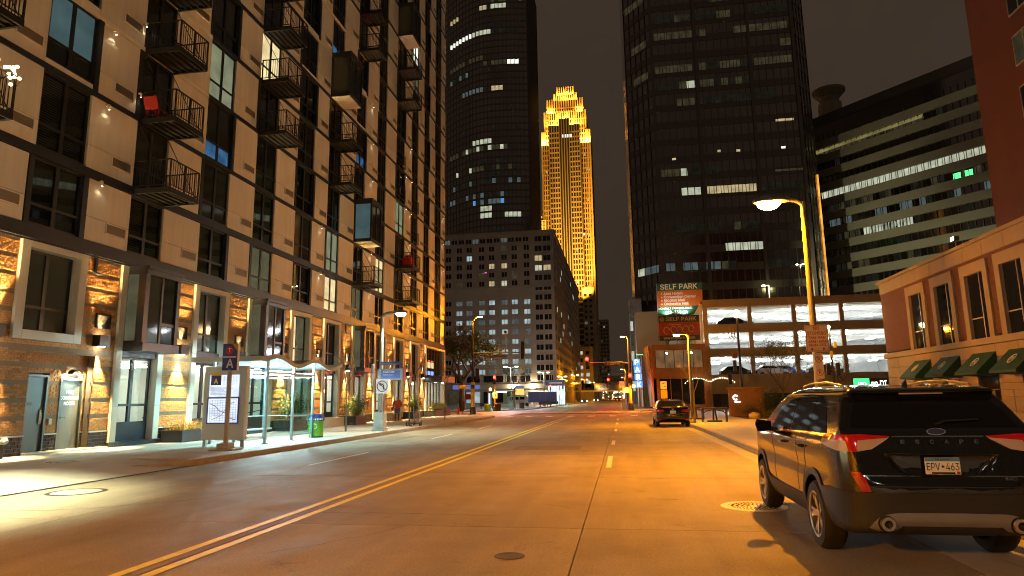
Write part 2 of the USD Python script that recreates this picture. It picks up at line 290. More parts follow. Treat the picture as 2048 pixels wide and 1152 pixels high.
t = thing('valve_cover', 'small worn iron valve cover sunk in the bare road', 'valve cover', (-1.23, 7.12, .002))
MB().lathe([(0, .002), (.10, .002), (.105, .004), (.155, .004), (.16, 0)], sides=28).build('lid', 'cast_iron', t)
for x, y in ((-13.9, 17.6), (-12.9, 18.6)): MB().box(x-.28, y-.2, .15, x+.28, y+.2, .155).build('utility_plate', 'walk_far', wl)
MB().lathe([(0, .156), (.38, .156), (.39, .15)], (-14.6, 15.6, 0), 32).build('access_cover', 'cast_iron', wl)
# ================================================================ the apartment building on the left
pm('cream_panel', (.58, .535, .44), .62, var=.07, scale=.7, rnd=.05, bump=.06, bscale=25, streak=((5., 5., .3), .10))
pm('sill_cream', (.62, .58, .48), .6, var=.06, scale=2)
pm('stone_frame', (.50, .47, .385), .7, var=.10, scale=1.6, bump=.12, bscale=70)
pm('dark_steel', (.020, .024, .031), .38, metal=.2, var=.25, scale=2.5)
pm('frame_metal', (.013, .014, .017), .4, metal=.1)
pm('bay_metal', (.060, .062, .075), .33, metal=.5, var=.18, scale=1.2)
pm('rail_black', (.014, .014, .015), .45, metal=.3)
pm('core_dark', (.05, .05, .05), .8)
pm('brick_orange', (.40, .205, .075), .85, var=.25, scale=9, rnd=.22, bump=.5, bscale=90)
pm('brick_dark', (.075, .062, .065), .7, var=.3, scale=10, rnd=.15, bump=.5, bscale=70)
pm('mortar', (.20, .15, .10), .95, var=.2, scale=12)
pm('door_grey', (.075, .085, .083), .42, metal=.2, var=.12, scale=2)
pm('vent_grille', (.20, .175, .13), .5, metal=.4)
pm('vent_dark', (.022, .021, .020), .85, spec=.15); pm('vent_hole', (.025, .022, .018), .8)
pm('white_letters', (.80, .80, .78), .5); pm('chrome', (.70, .70, .70), .16, metal=1.)
pm('glass_dark', (.012, .014, .014), .04, spec=.75)
pm('glass_blind', (.055, .06, .045), .06, spec=.7, var=.12, scale=1.3)
pm('glass_grey', (.022, .025, .023), .05, spec=.7, var=.3, scale=.8)
pm('red_plastic', (.55, .02, .015), .4); pm('copper_panel', (.17, .085, .055), .4, metal=.5, var=.3, scale=2)
em('lamp_yellowgreen', (1., .92, .40), 60.); em('lamp_sodium', (1., .40, .03), 420.); em('lamp_amber', (1., .55, .12), 90.); em('lamp_led', (.88, .95, 1.), 120.)
em('lit_warm', (1., .80, .40), .85, .35, 1.6); em('lit_green', (.62, .66, .40), .30, .3, 1.3); em('lit_blue', (.10, .30, .62), .32, .6, 2.6); em('lit_teal', (.25, .42, .44), .20, .25, 1.1)
em('lit_white', (.95, 1., .85), 1.0, .3, 2.2); em('lit_dim', (.42, .40, .22), .20, .3, 1.5); em('lamp_white', (1., .93, .72), 30.); em('spot_lens', (1., .90, .66), 12.); em('lamp_small', (1., .80, .50), 9.); em('led_blue', (.12, .22, 1.), 4.)
pane('clear_glass', (.93, .96, .95)); pane('tinted_glass', (.55, .58, .56)); pm('blind_cream', (.34, .33, .28), .7, var=.08, scale=6); pm('curtain', (.26, .25, .22), .85, var=.2, scale=3)
X0 = -17.7; apt = thing('apartment_building', 'tall apartment block of cream panels over orange brick with black balconies along the left pavement', 'building')
TOP = 47.2; YA, YB = 8.0, 64.92
# the mass behind the skin (the ground floor gym rooms stay open)
b = MB(); b.box(-34, YA, 6.66, X0-.22, YB, TOP); b.box(-34, YA, 3.42, X0-.55, YB, 6.66); b.box(-34, YA, 0, -22.5, YB, 3.42); b.box(-22.5, YA, 0, X0-.55, 20.6, 3.42); b.build('wall', 'core_dark', apt)
b = MB(); b.box(-34.1, YB, 6.7, X0-.01, YB+.12, TOP); b.build('end_wall', 'cream_panel', apt)
PITCHY = 4.13; NC = 12
wins = [(8.45, 10.4), (12.62, 14.5), (16.72, 18.62), (20.85, 22.6), (24.92, 26.82), (28.98, 30.9), (33.14, 35.15), (37.15, 38.95), (41.35, 43.0), (45.5, 47.24), (49.65, 51.7), (53.75, 55.55), (57.43, 59.05), (61.2, 63.3)]
floors = [7.14, 9.62, 12.40, 15.26, 18.10, 20.98, 23.86, 26.74, 29.62, 32.50, 35.38, 38.26, 41.14, 44.02, 46.9]
rb = random.Random(11)
bal_at = {(3, 1), (3, 2), (3, 3), (3, 4), (3, 5), (5, 3), (5, 4), (5, 5), (5, 6), (7, 3), (7, 4), (8, 1), (8, 7), (8, 8), (10, 1), (10, 2), (10, 7), (10, 8), (1, 1), (1, 2), (1, 3)}
bay_at = {(7, 5), (8, 2), (10, 9)}
lit = {(7, 0): 'lit_warm', (7, 1): 'lit_green', (5, 0): 'lit_dim', (4, 3): 'lit_green', (4, 2): 'lit_blue', (2, 2): 'lit_teal', (8, 0): 'lit_dim', (9, 1): 'lit_warm', (5, 4): 'lit_warm', (8, 4): 'lit_blue', (11, 9): 'lit_white', (10, 3): 'lit_green', (7, 6): 'lit_blue', (11, 8): 'lit_dim'}
def window(parent, y0, y1, z0, z1, key, x=X0, name='window', split=.28, deep=.10, mull=None):
    """a pair of casements over two lower lights; frame one mesh, every pane its own"""
    f, m = MB(), .5*(y0+y1) if mull is None else mull; zl = z0+(z1-z0)*split; fr = .07
    f.box(x-deep-.06, y0, z0, x-deep+.03, y0+fr, z1); f.box(x-deep-.06, y1-fr, z0, x-deep+.03, y1, z1)
    f.box(x-deep-.06, y0+fr, z1-fr, x-deep+.028, y1-fr, z1); f.box(x-deep-.06, y0+fr, z0, x-deep+.028, y1-fr, z0+fr)
    f.box(x-deep-.06, m-.07, z0+fr, x-deep+.026, m+.07, z1-fr); f.box(x-deep-.06, y0+fr, zl-.045, x-deep+.024, m-.07, zl+.045); f.box(x-deep-.06, m+.07, zl-.045, x-deep+.024, y1-fr, zl+.045)
    w = f.build(name, 'frame_metal', parent)
    for q, (a, c, e, h) in enumerate(((y0+fr, m-.07, z0+fr, zl-.045), (m+.07, y1-fr, z0+fr, zl-.045), (y0+fr, m-.07, zl+.045, z1-fr), (m+.07, y1-fr, zl+.045, z1-fr))):
        k = key(q) if callable(key) else key
        MB().box(x-deep-.035, a, e, x-deep-.022, c, h).build('pane', k, w)
    return w
bars_left = [900]
def balcony(y0, y1, z, near):
    d = 1.5; xo = X0+d; p = MB()
    for yy in (y0, y1-.08): p.box(X0, yy, z, xo, yy+.08, z+.20)
    p.box(xo-.08, y0+.08, z, xo, y1-.08, z+.20)
    p.box(X0+.02, y0+.08, z+.13, xo-.08, y1-.08, z+.17)
    for i in range(5): p.box(X0+.05+i*.29, y0+.08, z+.04, X0+.11+i*.29, y1-.08, z+.129)
    bb = p.build('balcony', 'rail_black', apt)
    zr = z+1.28; r = MB()
    for a, c in (((X0, y0+.03), (xo-.03, y0+.03)), ((xo-.03, y0+.03), (xo-.03, y1-.03)), ((xo-.03, y1-.03), (X0, y1-.03))):
        r.bar((*a, zr), (*c, zr), .045, .04); r.bar((*a, z+.30), (*c, z+.30), .03, .03)
    for x, y in ((xo-.03, y0+.03), (xo-.03, y1-.03), (X0+.03, y0+.03), (X0+.03, y1-.03), (xo-.03, .5*(y0+y1))): r.box(x-.025, y-.025, z+.2, x+.025, y+.025, zr)
    r.build('railing', 'rail_black', bb)
    s = MB(); n1, n2 = 11, 13; spots = [(X0+.12+(d-.2)*i/n1, y) for i in range(1, n1) for y in (y0+.03, y1-.03)]+[(xo-.03, y0+.05+(y1-y0-.1)*i/n2) for i in range(1, n2)]
    for x, y in spots:
        if near: MB().box(x-.009, y-.009, z+.3, x+.009, y+.009, zr-.02).build('baluster', 'rail_black', bb)
        else: s.box(x-.009, y-.009, z+.3, x+.009, y+.009, zr-.02)
    if not near: s.build('balusters', 'rail_black', bb, kind='stuff')
    for y in (y0+.04, y1-.04): MB().tube([(X0, y, z+2.75), (xo-.1, y, z+.2)], .016, 5).build('tie_rod', 'rail_black', bb)
    return bb
def bay(y0, y1, z0, z1, key, lightfloor=True):
    d = 1.3; xo = X0+d; p = MB()
    p.box(X0, y0, z0, xo, y1, z0+.22); p.box(X0, y0, z1-.30, xo, y1, z1); p.box(X0, y0, z1, xo+.05, y1+.05, z1+.07)
    for x, y in ((X0, y0), (xo-.12, y0), (X0, y1-.12), (xo-.12, y1-.12)): p.box(x, y, z0+.22, x+.12, y+.12, z1-.30)
    p.box(xo-.10, .5*(y0+y1)-.04, z0+.22, xo-.02, .5*(y0+y1)+.04, z1-.3)
    o = p.build('bay_window', 'dark_steel', apt)
    MB().box(X0+.12, y0+.05, z0+.22, xo-.12, y0+.06, z1-.3).build('pane', key, o)
    MB().box(xo-.07, y0+.12, z0+.22, xo-.06, y1-.12, z1-.3).build('pane', 'glass_grey', o)
    MB().box(X0+.12, y1-.06, z0+.22, xo-.12, y1-.05, z1-.3).build('pane', 'glass_dark', o)
    s = MB()
    for i in range(9): s.box(X0+.14, y0+.12+i*.07, z0-.02, X0+d*.55, y0+.165+i*.07, z0-.003)
    s.box(X0+.05, y0+.05, z0-.012, xo-.05, y1-.05, z0-.001); s.build('soffit', 'sill_cream', o)
    return o
UPC, UPG, UPB = MB(), MB(), MB()
for k in range(len(floors)-1):
    z0, z1 = floors[k], floors[k+1]
    dark = lambda c: k == 1 or (c >= 4 and k in (2, 3, 4)) or (c >= 9) or (c in (4, 5) and k < 8) or k in (7, 9, 12)
    zt = z1-(.33 if k == 0 else .19)
    for c, (y0, y1) in enumerate(wins):
        # panels between this window column and the next
        ya = y1+.02; yb = wins[c+1][0]-.02 if c+1 < len(wins) else YB
        if z0 > 2.6+.75*y1 and (c, k) not in bal_at:      # above the picture: plain joined storeys
            UPC.box(X0-.2, ya-.02, z0, X0, yb+.02, zt); UPB.box(X0-.2, y0-.02, zt, X0+.03, yb+.02, z1); UPG.box(X0-.16, y0-.02, z0, X0-.12, y1+.02, zt); continue
        bandmat = 'dark_steel' if (k == 0 or dark(c)) else 'sill_cream'
        MB().box(X0-.2, ya-.02, zt+.012, X0+(.05 if bandmat == 'dark_steel' else .012), yb+.02, z1-.012).build('floor_band', bandmat, apt)
        pil = (k % 2 == c % 2) and c % 2 == 0
        if pil: MB().box(X0-.2, ya-.015, z0, X0+.03, ya+.19, zt).build('steel_pilaster', 'dark_steel', apt); ya += .21
        if (k+c) % 3 == 1: MB().box(X0-.2, yb-.16, z0, X0+.025, yb+.015, zt).build('steel_pilaster', 'dark_steel', apt); yb -= .18
        zj = z0+.82
        for (za, zb) in ((z0+.006, zj-.006), (zj+.006, zt-.004)):
            MB().bevbox(X0-.2, ya+.004, za, X0, yb-.004, zb, .005).build('wall_panel', 'cream_panel', apt)
        # a ventilation grille in the lower part of each panel
        if c >= 1 and yb-ya > 1.2 and not (c in (3, 9) and k % 2):
            vy1 = yb-.16; vy0 = vy1-.95; zv0, zv1 = z0+.40, z0+.79
            fr = MB(); fr.box(X0, vy0, zv0, X0+.045, vy1, zv0+.035); fr.box(X0, vy0, zv1-.035, X0+.045, vy1, zv1); fr.box(X0, vy0, zv0+.035, X0+.043, vy0+.03, zv1-.035); fr.box(X0, vy1-.03, zv0+.035, X0+.043, vy1, zv1-.035)
            v = fr.build('vent', 'sill_cream', apt)
            gl = MB(); gl.box(X0+.001, vy0+.03, zv0+.035, X0+.012, vy1-.03, zv1-.035)
            for i in range(9): gl.box(X0+.012, vy0+.03, zv0+.05+i*.034, X0+.026, vy1-.03, zv0+.062+i*.034)
            gl.build('grille', 'vent_grille', v)
        # windows, balconies, bays
        key = lit.get((c, k))
        if key is None:
            u = rb.random(); base = 'glass_blind' if u < (.34 if k < 2 else .12) else 'glass_grey' if u < .55 else 'glass_dark'
            key = base
        sill = .24 if not dark(c) else .06
        zz = zt+.02 if True else z1
        if (c, k) in bay_at: bay(y0-.1, y1+.1, z0-.05, z1+.05, 'lit_teal' if c == 8 else 'glass_blind')
        wz0 = z0+.02 if (c, k) in bal_at else z0+(.0 if k == 0 else sill-.05)
        kk = key
        if key in ('lit_blue',): kk = lambda q: 'lit_blue' if q < 2 else 'glass_grey'
        if key == 'lit_teal': kk = lambda q: 'lit_teal' if q >= 2 else 'glass_dark'
        if key in ('glass_blind', 'glass_grey', 'glass_dark') and 1 <= c <= 8 and k <= 6 and rb.random() < .62:
            kk = 'tinted_glass'; u = rb.random(); cm = MB()
            if u < .35:
                for zz_ in np.arange(wz0+.12+rb.choice((0, .9)), zt-.1, .085): cm.hull([(X0-.205, y0+.09, zz_), (X0-.205, y1-.09, zz_), (X0-.165, y0+.09, zz_+.025), (X0-.165, y1-.09, zz_+.025), (X0-.205, y0+.09, zz_+.006), (X0-.205, y1-.09, zz_+.006)])
                cm.build('venetian_blind', 'blind_cream', apt)
            elif u < .7:
                m_ = .5*(y0+y1)
                for a_, b__ in ((y0+.08, m_-.02), (m_+.02, y1-.08)):
                    if rb.random() < .75: cm.box(X0-.21, a_, wz0+.1+rb.choice((0, .0, .75, 1.1)), X0-.20, b__, zt-.06)
                if cm.n: cm.build('roller_blind', 'curtain', apt)
            else:
                for a_, b__ in ((y0+.08, y0+.08+rb.uniform(.25, .7)), (y1-.08-rb.uniform(.25, .7), y1-.08)):
                    ys_ = np.linspace(a_, b__, 15); v_ = [(X0-.19+.018*math.sin(i_*2.1), y_, z_) for z_ in (wz0+.1, zt-.06) for i_, y_ in enumerate(ys_)]; cm.add(v_, [[i_, i_+1, 16+i_, 15+i_] for i_ in range(14)])
                cm.build('curtain', 'curtain', apt)
        window(apt, y0, y1, wz0+.01, zt+.01, kk, split=.30 if (c, k) not in bal_at else .02+.3)
        MB().box(X0-.2, y0-.018, zt+.012, X0+(.05 if bandmat == 'dark_steel' else .012), y1+.018, z1-.012).build('floor_band', bandmat, apt)
        if wz0 > z0+.05: MB().box(X0-.2, y0-.01, z0, X0-.01, y1+.01, wz0).build('sill', 'sill_cream' if key != 'x' else 'dark_steel', apt)
        if (c, k) in bal_at: balcony(y0+.03, y1-(.0 if c != 7 else .0), z0-.27, c in (1, 3, 5))
for m_, n_, t_ in ((UPC, 'upper_panels', 'cream_panel'), (UPB, 'upper_bands', 'dark_steel'), (UPG, 'upper_windows', 'glass_dark')): m_.build(n_, t_, apt, kind='stuff')
# juliet rails
for (y0, y1, z) in ((49.7, 51.7, 18.2), (49.7, 51.7, 21.1), (53.8, 55.5, 18.2), (53.8, 55.5, 15.3)):
    r = MB(); r.bar((X0+.12, y0, z+1.1), (X0+.12, y1, z+1.1), .05); r.bar((X0+.12, y0, z+.1), (X0+.12, y1, z+.1), .04)
    for i in range(15): r.box(X0+.11, y0+i*(y1-y0)/14-.008, z+.1, X0+.13, y0+i*(y1-y0)/14+.008, z+1.1)
    r.build('juliet_rail', 'rail_black', apt)
# little lamps under the floor lines, each lighting its panel
for (y, z) in ((19.27, 14.84), (19.27, 11.95), (19.28, 9.12), (20.72, 16.0), (20.72, 13.1), (36.3, 9.15), (44.3, 9.2), (44.3, 12.1), (44.2, 20.5), (44.1, 23.4), (44.2, 17.6), (51.9, 20.6), (53.4, 20.6), (51.9, 17.7), (53.4, 17.7), (53.2, 23.6), (53.2, 12.0), (63.9, 17.4), (63.9, 20.2), (63.9, 14.6), (36.2, 12.0), (53.0, 14.8)):
    b = MB(); b.cyl(X0+.13, y, z, z+.17, .036, sides=10); b.box(X0, y-.03, z+.13, X0+.13, y+.03, z+.19); o = b.build('spot_lamp', 'stone_frame', apt)
    MB().lathe([(0, -.005), (.03, -.005), (.03, .004)], (X0+.13, y, z), 10).build('lens', 'spot_lens', o)
    light('sphere', o, 'lamp_light', (X0+.13, y, z-.06), (1., .82, .52), 1.3, .03, (0, 0, -1), 60)
# belt between brick and panels
b = MB(); b.box(X0-.3, YA, 6.74, X0+.04, YB+.02, 7.12); b.box(X0-.3, YA, 6.66, X0+.12, YB+.06, 6.74); b.build('belt', 'dark_steel', apt)
MB().box(X0-.3, YA, 6.60, X0+.05, YB, 6.66).build('gutter_rail', 'frame_metal', apt)
# ---- brick base of the apartment building
def brick_mat(name, c, var, seed):
    c = np.array(c)
    MAT[name] = usdkit.material(stage, '/World/Looks/'+name, {
        'g': ('geometry', {}), 'o': ('object_info', {}), 'a': ('math', {'math_type': 'add'}), 'fr': ('math', {'math_type': 'fraction'}),
        'r': ('rgb_ramp', {'ramp': [(0, tuple(c*(1-var))), (.3, tuple(c*.9)), (.6, tuple(c*(1, 1.06, 1.1))), (.85, tuple(c*(1+var*.7))), (1, tuple(c*(.8, .7, .65)))]}),
        'n': ('noise_texture', {'scale': 16., 'detail': 6.}), 'mr': ('map_range', {'from_min': .3, 'from_max': .7, 'to_min': .75, 'to_max': 1.15}), 'vm': ('vector_math', {'math_type': 'scale'}),
        'n2': ('noise_texture', {'scale': 110., 'detail': 4.}), 'b': ('bump', {'strength': .5, 'distance': .01}), 'p': ('principled_bsdf', {'roughness': .85, 'specular_ior_level': .3})},
        [('g.random_per_island', 'a.value1'), ('o.random', 'a.value2'), ('a.value', 'fr.value1'), ('fr.value', 'r.fac'), ('g.position', 'n.vector'), ('n.fac', 'mr.value'), ('r.color', 'vm.vector1'), ('mr.result', 'vm.scale'),
         ('vm.vector', 'p.base_color'), ('g.position', 'n2.vector'), ('n2.fac', 'b.height'), ('b.normal', 'p.normal')], surface='p.BSDF')
brick_mat('bricks_orange', (.40, .20, .07), .35, 1); brick_mat('bricks_dark', (.050, .042, .044), .35, 2)
single = {'brick': 290, 'base_block': 120}
def brickwork(parent, y0, y1, z0, z1, x, near=False, left_end=False):
    bk = MB(); bk.box(x-.25, y0, z0, x-.012, y1, z1); bk.build('mortar_bed', 'mortar', parent)
    zc = .78; ch = .0667; o, dk = MB(), MB(); k = -1
    # dark base of larger blocks
    if z0 < .7:
        nz = 5; h = (.70-z0)/nz
        for r in range(nz):
            y = y0-(.11 if r % 2 else 0)
            while y < y1-.01:
                a, c = max(y, y0), min(y+.215, y1)
                if c-a > .04:
                    m = MB().bevbox(x-.1, a+.005, z0+r*h+.005, x+.002+rb.uniform(0, .004), c-.005, z0+(r+1)*h-.005, .004)
                    if near and single['base_block'] > 0: single['base_block'] -= 1; m.build('base_block', 'bricks_dark', parent)
                    else: dk.add(*m.mesh())
                y += .22
        MB().box(x-.1, y0, .70, x+.03, y1, .745).build('base_ledge', 'stone_frame', parent)
    while zc+.01 < z1:
        k += 1; za, zb = zc+.005, zc+ch-.005; zc += ch
        if za < z0-.002 or zb > z1+.03: continue
        band = (k % 8 in (6, 7)); xo = x-.055 if band else x
        y = y0-(.104 if k % 2 else 0)
        while y < y1-.01:
            a, c = max(y, y0), min(y+.203, y1); y += .213
            if c-a < .03: continue
            m = MB().box(xo-.06, a, za, xo+rb.uniform(-.003, .003), c, zb)
            if band: dk.add(*m.mesh())
            elif near and single['brick'] > 0 and (zc > 1.0): single['brick'] -= 1; m.build('brick', 'bricks_orange', parent)
            else: o.add(*m.mesh())
    if o.n: o.build('brickwork', 'bricks_orange', parent, kind='stuff')
    if dk.n: dk.build('dark_brickwork', 'bricks_dark', parent, kind='stuff')
# left part with the two service doors
XR = X0-.26
brickwork(apt, 19.82, 20.65, .15, 3.26, X0, True)
brickwork(apt, 16.55, 17.34, .15, 3.26, X0, True)
brickwork(apt, 8.0, 16.55, .15, 6.60, X0, False)
brickwork(apt, 16.55, 19.05, 3.26, 3.60, X0); brickwork(apt, 19.05, 20.65, 3.26, 6.60, X0)
brickwork(apt, 18.32, 18.78, .2, 2.62, XR); brickwork(apt, 17.34, 19.82, 2.62, 3.26, XR); brickwork(apt, 19.72, 19.82, .2, 2.62, XR)
MB().box(X0-.26, 17.34, 3.255, X0-.001, 19.82, 3.262).build('recess_soffit', 'bricks_orange', apt)
def steel_door(y0, y1, z0, z1):
    f = MB(); f.box(XR-.08, y0-.06, z0, XR+.02, y0, z1+.07); f.box(XR-.08, y1, z0, XR+.02, y1+.06, z1+.07); f.box(XR-.08, y0, z1, XR+.02, y1, z1+.07)
    d = MB().bevbox(XR-.09, y0+.004, z0+.01, XR-.05, y1-.004, z1-.004, .004).build('door', 'door_grey', apt)
    f.build('door_frame', 'door_grey', d); return d
d1 = steel_door(17.46, 18.26, .2, 2.50); d2 = steel_door(18.84, 19.66, .2, 2.42)
b = MB(); b.bevbox(XR-.05, 18.12, 1.02, XR-.02, 18.20, 1.50, .01); b.tube([(XR-.03, 18.16, 1.1), (XR+.03, 18.16, 1.12), (XR+.03, 18.16, 1.4), (XR-.03, 18.16, 1.42)], .014, 8); b.build('door_pull', 'chrome', d1)
MB().box(XR-.05, 17.68, 1.62, XR-.045, 17.84, 1.72).build('door_plate', 'frame_metal', d1)
b = MB(); b.lathe([(0, .03), (.03, .03), (.035, 0)], (0, 0, 0), 14); b.v = [np.c_[v[:, 2], v[:, 0], v[:, 1]]+[XR-.05, 18.93, 1.22] for v in b.v]; b.tube([(XR-.02, 18.93, 1.22), (XR+.02, 18.93, 1.22), (XR+.025, 19.06, 1.215)], .012, 8); b.build('door_lever', 'chrome', d2)
for i, s in enumerate(('FIRE', 'COMMAND', 'ROOM')):
    MB().text(s, .105, (XR-.05, 19.25, 1.98-i*.18), (0, 1, 0), (0, 0, 1), .004, True).build('lettering', 'white_letters', d2)
b = MB(); b.bevbox(X0-.9, 17.36, .15, X0+.12, 20.62, .21, .012); b.build('door_step', 'stone_frame', apt)
b = MB(); b.bevbox(XR, 18.42, 1.02, XR+.06, 18.54, 1.2, .01); b.build('door_bell', 'stone_frame', apt)
# hooded lamp over the second door
b = MB(); n = 9
for i in range(n):
    a, c = PI*i/n, PI*(i+1)/n
    b.quad((XR+.02, 19.2-.19*math.cos(a), 2.62+.17*math.sin(a)), (XR+.02, 19.2-.19*math.cos(c), 2.62+.17*math.sin(c)), (XR+.20, 19.2-.16*math.cos(c), 2.62+.10*math.sin(c)), (XR+.20, 19.2-.16*math.cos(a), 2.62+.10*math.sin(a)))
o = b.build('door_lamp', 'frame_metal', apt); MB().box(XR+.05, 19.06, 2.62, XR+.14, 19.34, 2.635).build('lens', 'lamp_white', o)
light('sphere', o, 'lamp_light', (XR+.10, 19.22, 2.57), (1., .88, .55), 45., .05)
# standpipe in front of the corner
t = thing('standpipe', 'short white capped fire standpipe at the foot of the brick wall left of the doors', 'standpipe', (X0+.42, 16.3, .14))
MB().cyl(0, 0, 0, .42, .055).build('pipe', 'dark_steel', t); b = MB(); b.tube([(0, 0, .40), (.0, 0, .48), (.10, -.02, .52), (.17, -.03, .47)], [.06, .075, .08, .07], 12); b.build('cap', 'sill_cream', t)
# stone frames of the big window over the doors
def stone_frame(y0, y1, z0, z1, w=.30, sill=.28, head=.2, top=True):
    s = MB(); x1 = X0+.10; xi = X0-.30
    s.bevbox(xi, y0, z0, x1, y0+w, z1, .008); s.bevbox(xi, y1-w, z0, x1, y1, z1, .008); s.bevbox(xi, y0+w, z1-head, x1, y1-w, z1, .008)
    if sill: s.bevbox(xi, y0+w, z0, x1+.0, y1-w, z0+sill, .008)
    return s.build('stone_frame', 'stone_frame', apt)
stone_frame(16.55, 19.05, 3.60, 6.60)
window(apt, 16.85, 18.75, 3.88, 6.40, 'glass_blind', x=X0-.16, split=.30)
# gym rooms behind the ground floor glass
pm('room_wall', (.62, .63, .58), .8); pm('room_floor', (.18, .18, .17), .4); pm('gym_black', (.03, .03, .03), .5); em('tube_light', (1., .95, .78), 36.)
b = MB(); b.box(-22.5, 20.7, .14, -22.4, 64.6, 3.4); b.box(-22.4, 20.7, 3.3, X0-.35, 64.6, 3.4); b.build('room_wall', 'room_wall', apt); MB().box(-22.4, 20.7, .14, X0-.35, 64.6, .18).build('room_floor', 'room_floor', apt)
for i, y in enumerate(np.arange(21.6, 64, 2.06)):
    MB().box(-21.6+.5*(i % 2), y-.06, 3.18, -19.0, y+.06, 3.24).build('tube_light', 'tube_light', apt)
for y in (20.66, 27.9, 35.7, 44., 52.4, 64.5): MB().box(-22.4, y, .18, X0-.35, y+.14, 3.3).build('partition', 'room_wall', apt)
for i, y in enumerate((21.4, 22.1, 25.4, 26.2, 29.9, 34.0, 38.1, 46.3)):
    m = MB(); x = -19.4-.5*(i % 2); m.box(x-1.4, y-.3, .2, x+.3, y+.3, .38); m.bar((x+.2, y-.28, .3), (x+.45, y-.28, 1.5), .07); m.bar((x+.2, y+.28, .3), (x+.45, y+.28, 1.5), .07); m.box(x+.3, y-.3, 1.35, x+.5, y+.3, 1.75); m.bar((x-.5, y-.3, 1.05), (x+.3, y-.3, 1.2), .05); m.build('treadmill', 'gym_black', apt)
def base_bay(y0, kind):
    xi = X0-.30; w = 2.45
    l = MB(); l.bevbox(xi, y0, .32, X0+.09, y0+.29, 1.55, .008); l.bevbox(xi, y0, 1.556, X0+.09, y0+.29, 3.66, .008); l.bevbox(xi, y0, 3.666, X0+.09, y0+.29, 6.60, .008); l.build('stone_pilaster', 'stone_frame', apt)
    l = MB(); yr = y0+w
    l.bevbox(xi, yr-.30, .32, X0+.09, yr, 1.55, .008); l.bevbox(xi, yr-.30, 1.556, X0+.09, yr, 3.66, .008)
    if kind == 'win': l.bevbox(xi, yr-.30, 3.666, X0+.09, yr, 6.60, .008)
    l.build('stone_pilaster', 'stone_frame', apt)
    MB().bevbox(xi, y0-.05, .15, X0+.14, yr+.12, .32, .01).build('plinth', 'dark_steel', apt)
    window(apt, y0+.29, yr-.30, .92, 3.32, 'clear_glass', x=X0-.14, split=.28)
    MB().box(X0-.26, y0+.29, .32, X0-.20, yr-.30, .92).build('kick_panel', 'dark_steel', apt)
    if kind == 'win':
        MB().box(X0-.24, y0+.29, 3.32, X0-.10, yr-.30, 3.78).build('spandrel', 'bay_metal', apt)
        MB().bevbox(xi, y0+.29, 6.40, X0+.09, yr-.30, 6.60, .008).build('lintel', 'stone_frame', apt)
        kk = {1: lambda q: ('lit_warm' if q in (0, 2) else 'lit_dim'), 0: 'glass_blind'}.get(1 if abs(y0-33.06) < .1 else 0) if y0 < 36 else 'glass_grey'
        window(apt, y0+.29, yr-.30, 3.78, 6.40, kk, x=X0-.14, split=.30)
    else:
        d = .80; xo = X0+d; ya, yb = y0+.30, y0+2.22; z0, z1 = 3.5, 6.62
        MB().box(X0-.24, ya, 3.32, X0, yr-.3, 3.5).build('spandrel', 'dark_steel', apt)
        p = MB(); p.bevbox(X0-.1, ya, z0, xo+.06, yb+.06, z0+.32, .01); p.bevbox(X0-.1, ya, z1-.32, xo+.04, yb+.04, z1-.14, .01); p.bevbox(X0-.1, ya, z1-.14, xo+.09, yb+.09, z1, .01)
        p.box(xo-.16, ya, z0+.32, xo, ya+.22, z1-.32); p.box(xo-.16, yb-.18, z0+.32, xo, yb, z1-.32); p.box(X0-.1, ya, z0+.32, X0+.06, ya+.1, z1-.32)
        p.box(X0+.50, ya+.01, z0+.32, xo-.16, ya+.08, z1-.32); p.box(X0+.06, ya+.02, z0+.32, X0+.50, ya+.06, z0+.38)
        p.box(xo-.12, .5*(ya+yb)-.05, z0+.32, xo-.03, .5*(ya+yb)+.05, z1-.32); p.box(xo-.12, .5*(ya+yb)+.05, 4.5, xo-.035, yb-.18, 4.6)
        p.box(X0-.1, yb-.06, z0+.32, xo-.16, yb, z1-.32)
        o = p.build('box_bay', 'bay_metal', apt)
        MB().box(X0+.06, ya+.035, z0+.32, X0+.50, ya+.045, z1-.32).build('pane', 'lit_dim', o)
        MB().box(xo-.08, ya+.22, z0+.32, xo-.07, .5*(ya+yb)-.05, z1-.32).build('pane', 'glass_blind', o); MB().box(xo-.08, .5*(ya+yb)+.05, z0+.32, xo-.07, yb-.18, z1-.32).build('pane', 'glass_grey', o)
def sconce(y, z=3.58, near=True):
    xo = X0+.02; b = MB(); w, d, h = .23, .30, .38
    b.box(X0, y-w, z, X0+.02, y+w, z+h); b.box(X0+d-.02, y-w, z, X0+d, y+w, z+h); b.box(X0+.02, y-w, z, X0+d-.02, y-w+.02, z+h); b.box(X0+.02, y+w-.02, z, X0+d-.02, y+w, z+h); b.box(X0+.02, y-w+.02, z+.15, X0+d-.02, y+w-.02, z+.22)
    o = b.build('wall_lamp', 'frame_metal', apt); c = X0+.16
    MB().lathe([(0, -.035), (.10, -.03), (.12, .01)], (c, y, z), 18).build('lens', 'lamp_white', o); MB().lathe([(.105, h-.05), (.10, h-.03), (0, h-.03)], (c, y, z), 18).build('lens', 'lamp_white', o)
    light('sphere', o, 'lamp_light', (c-.02, y, z-.04), (1., .66, .25), 1900., .025, (0, 0, -1), 27, soft=.8)
    light('sphere', o, 'lamp_light', (c-.02, y, z+h+.03), (1., .66, .25), 1200., .025, (0, 0, 1), 27, soft=.8)
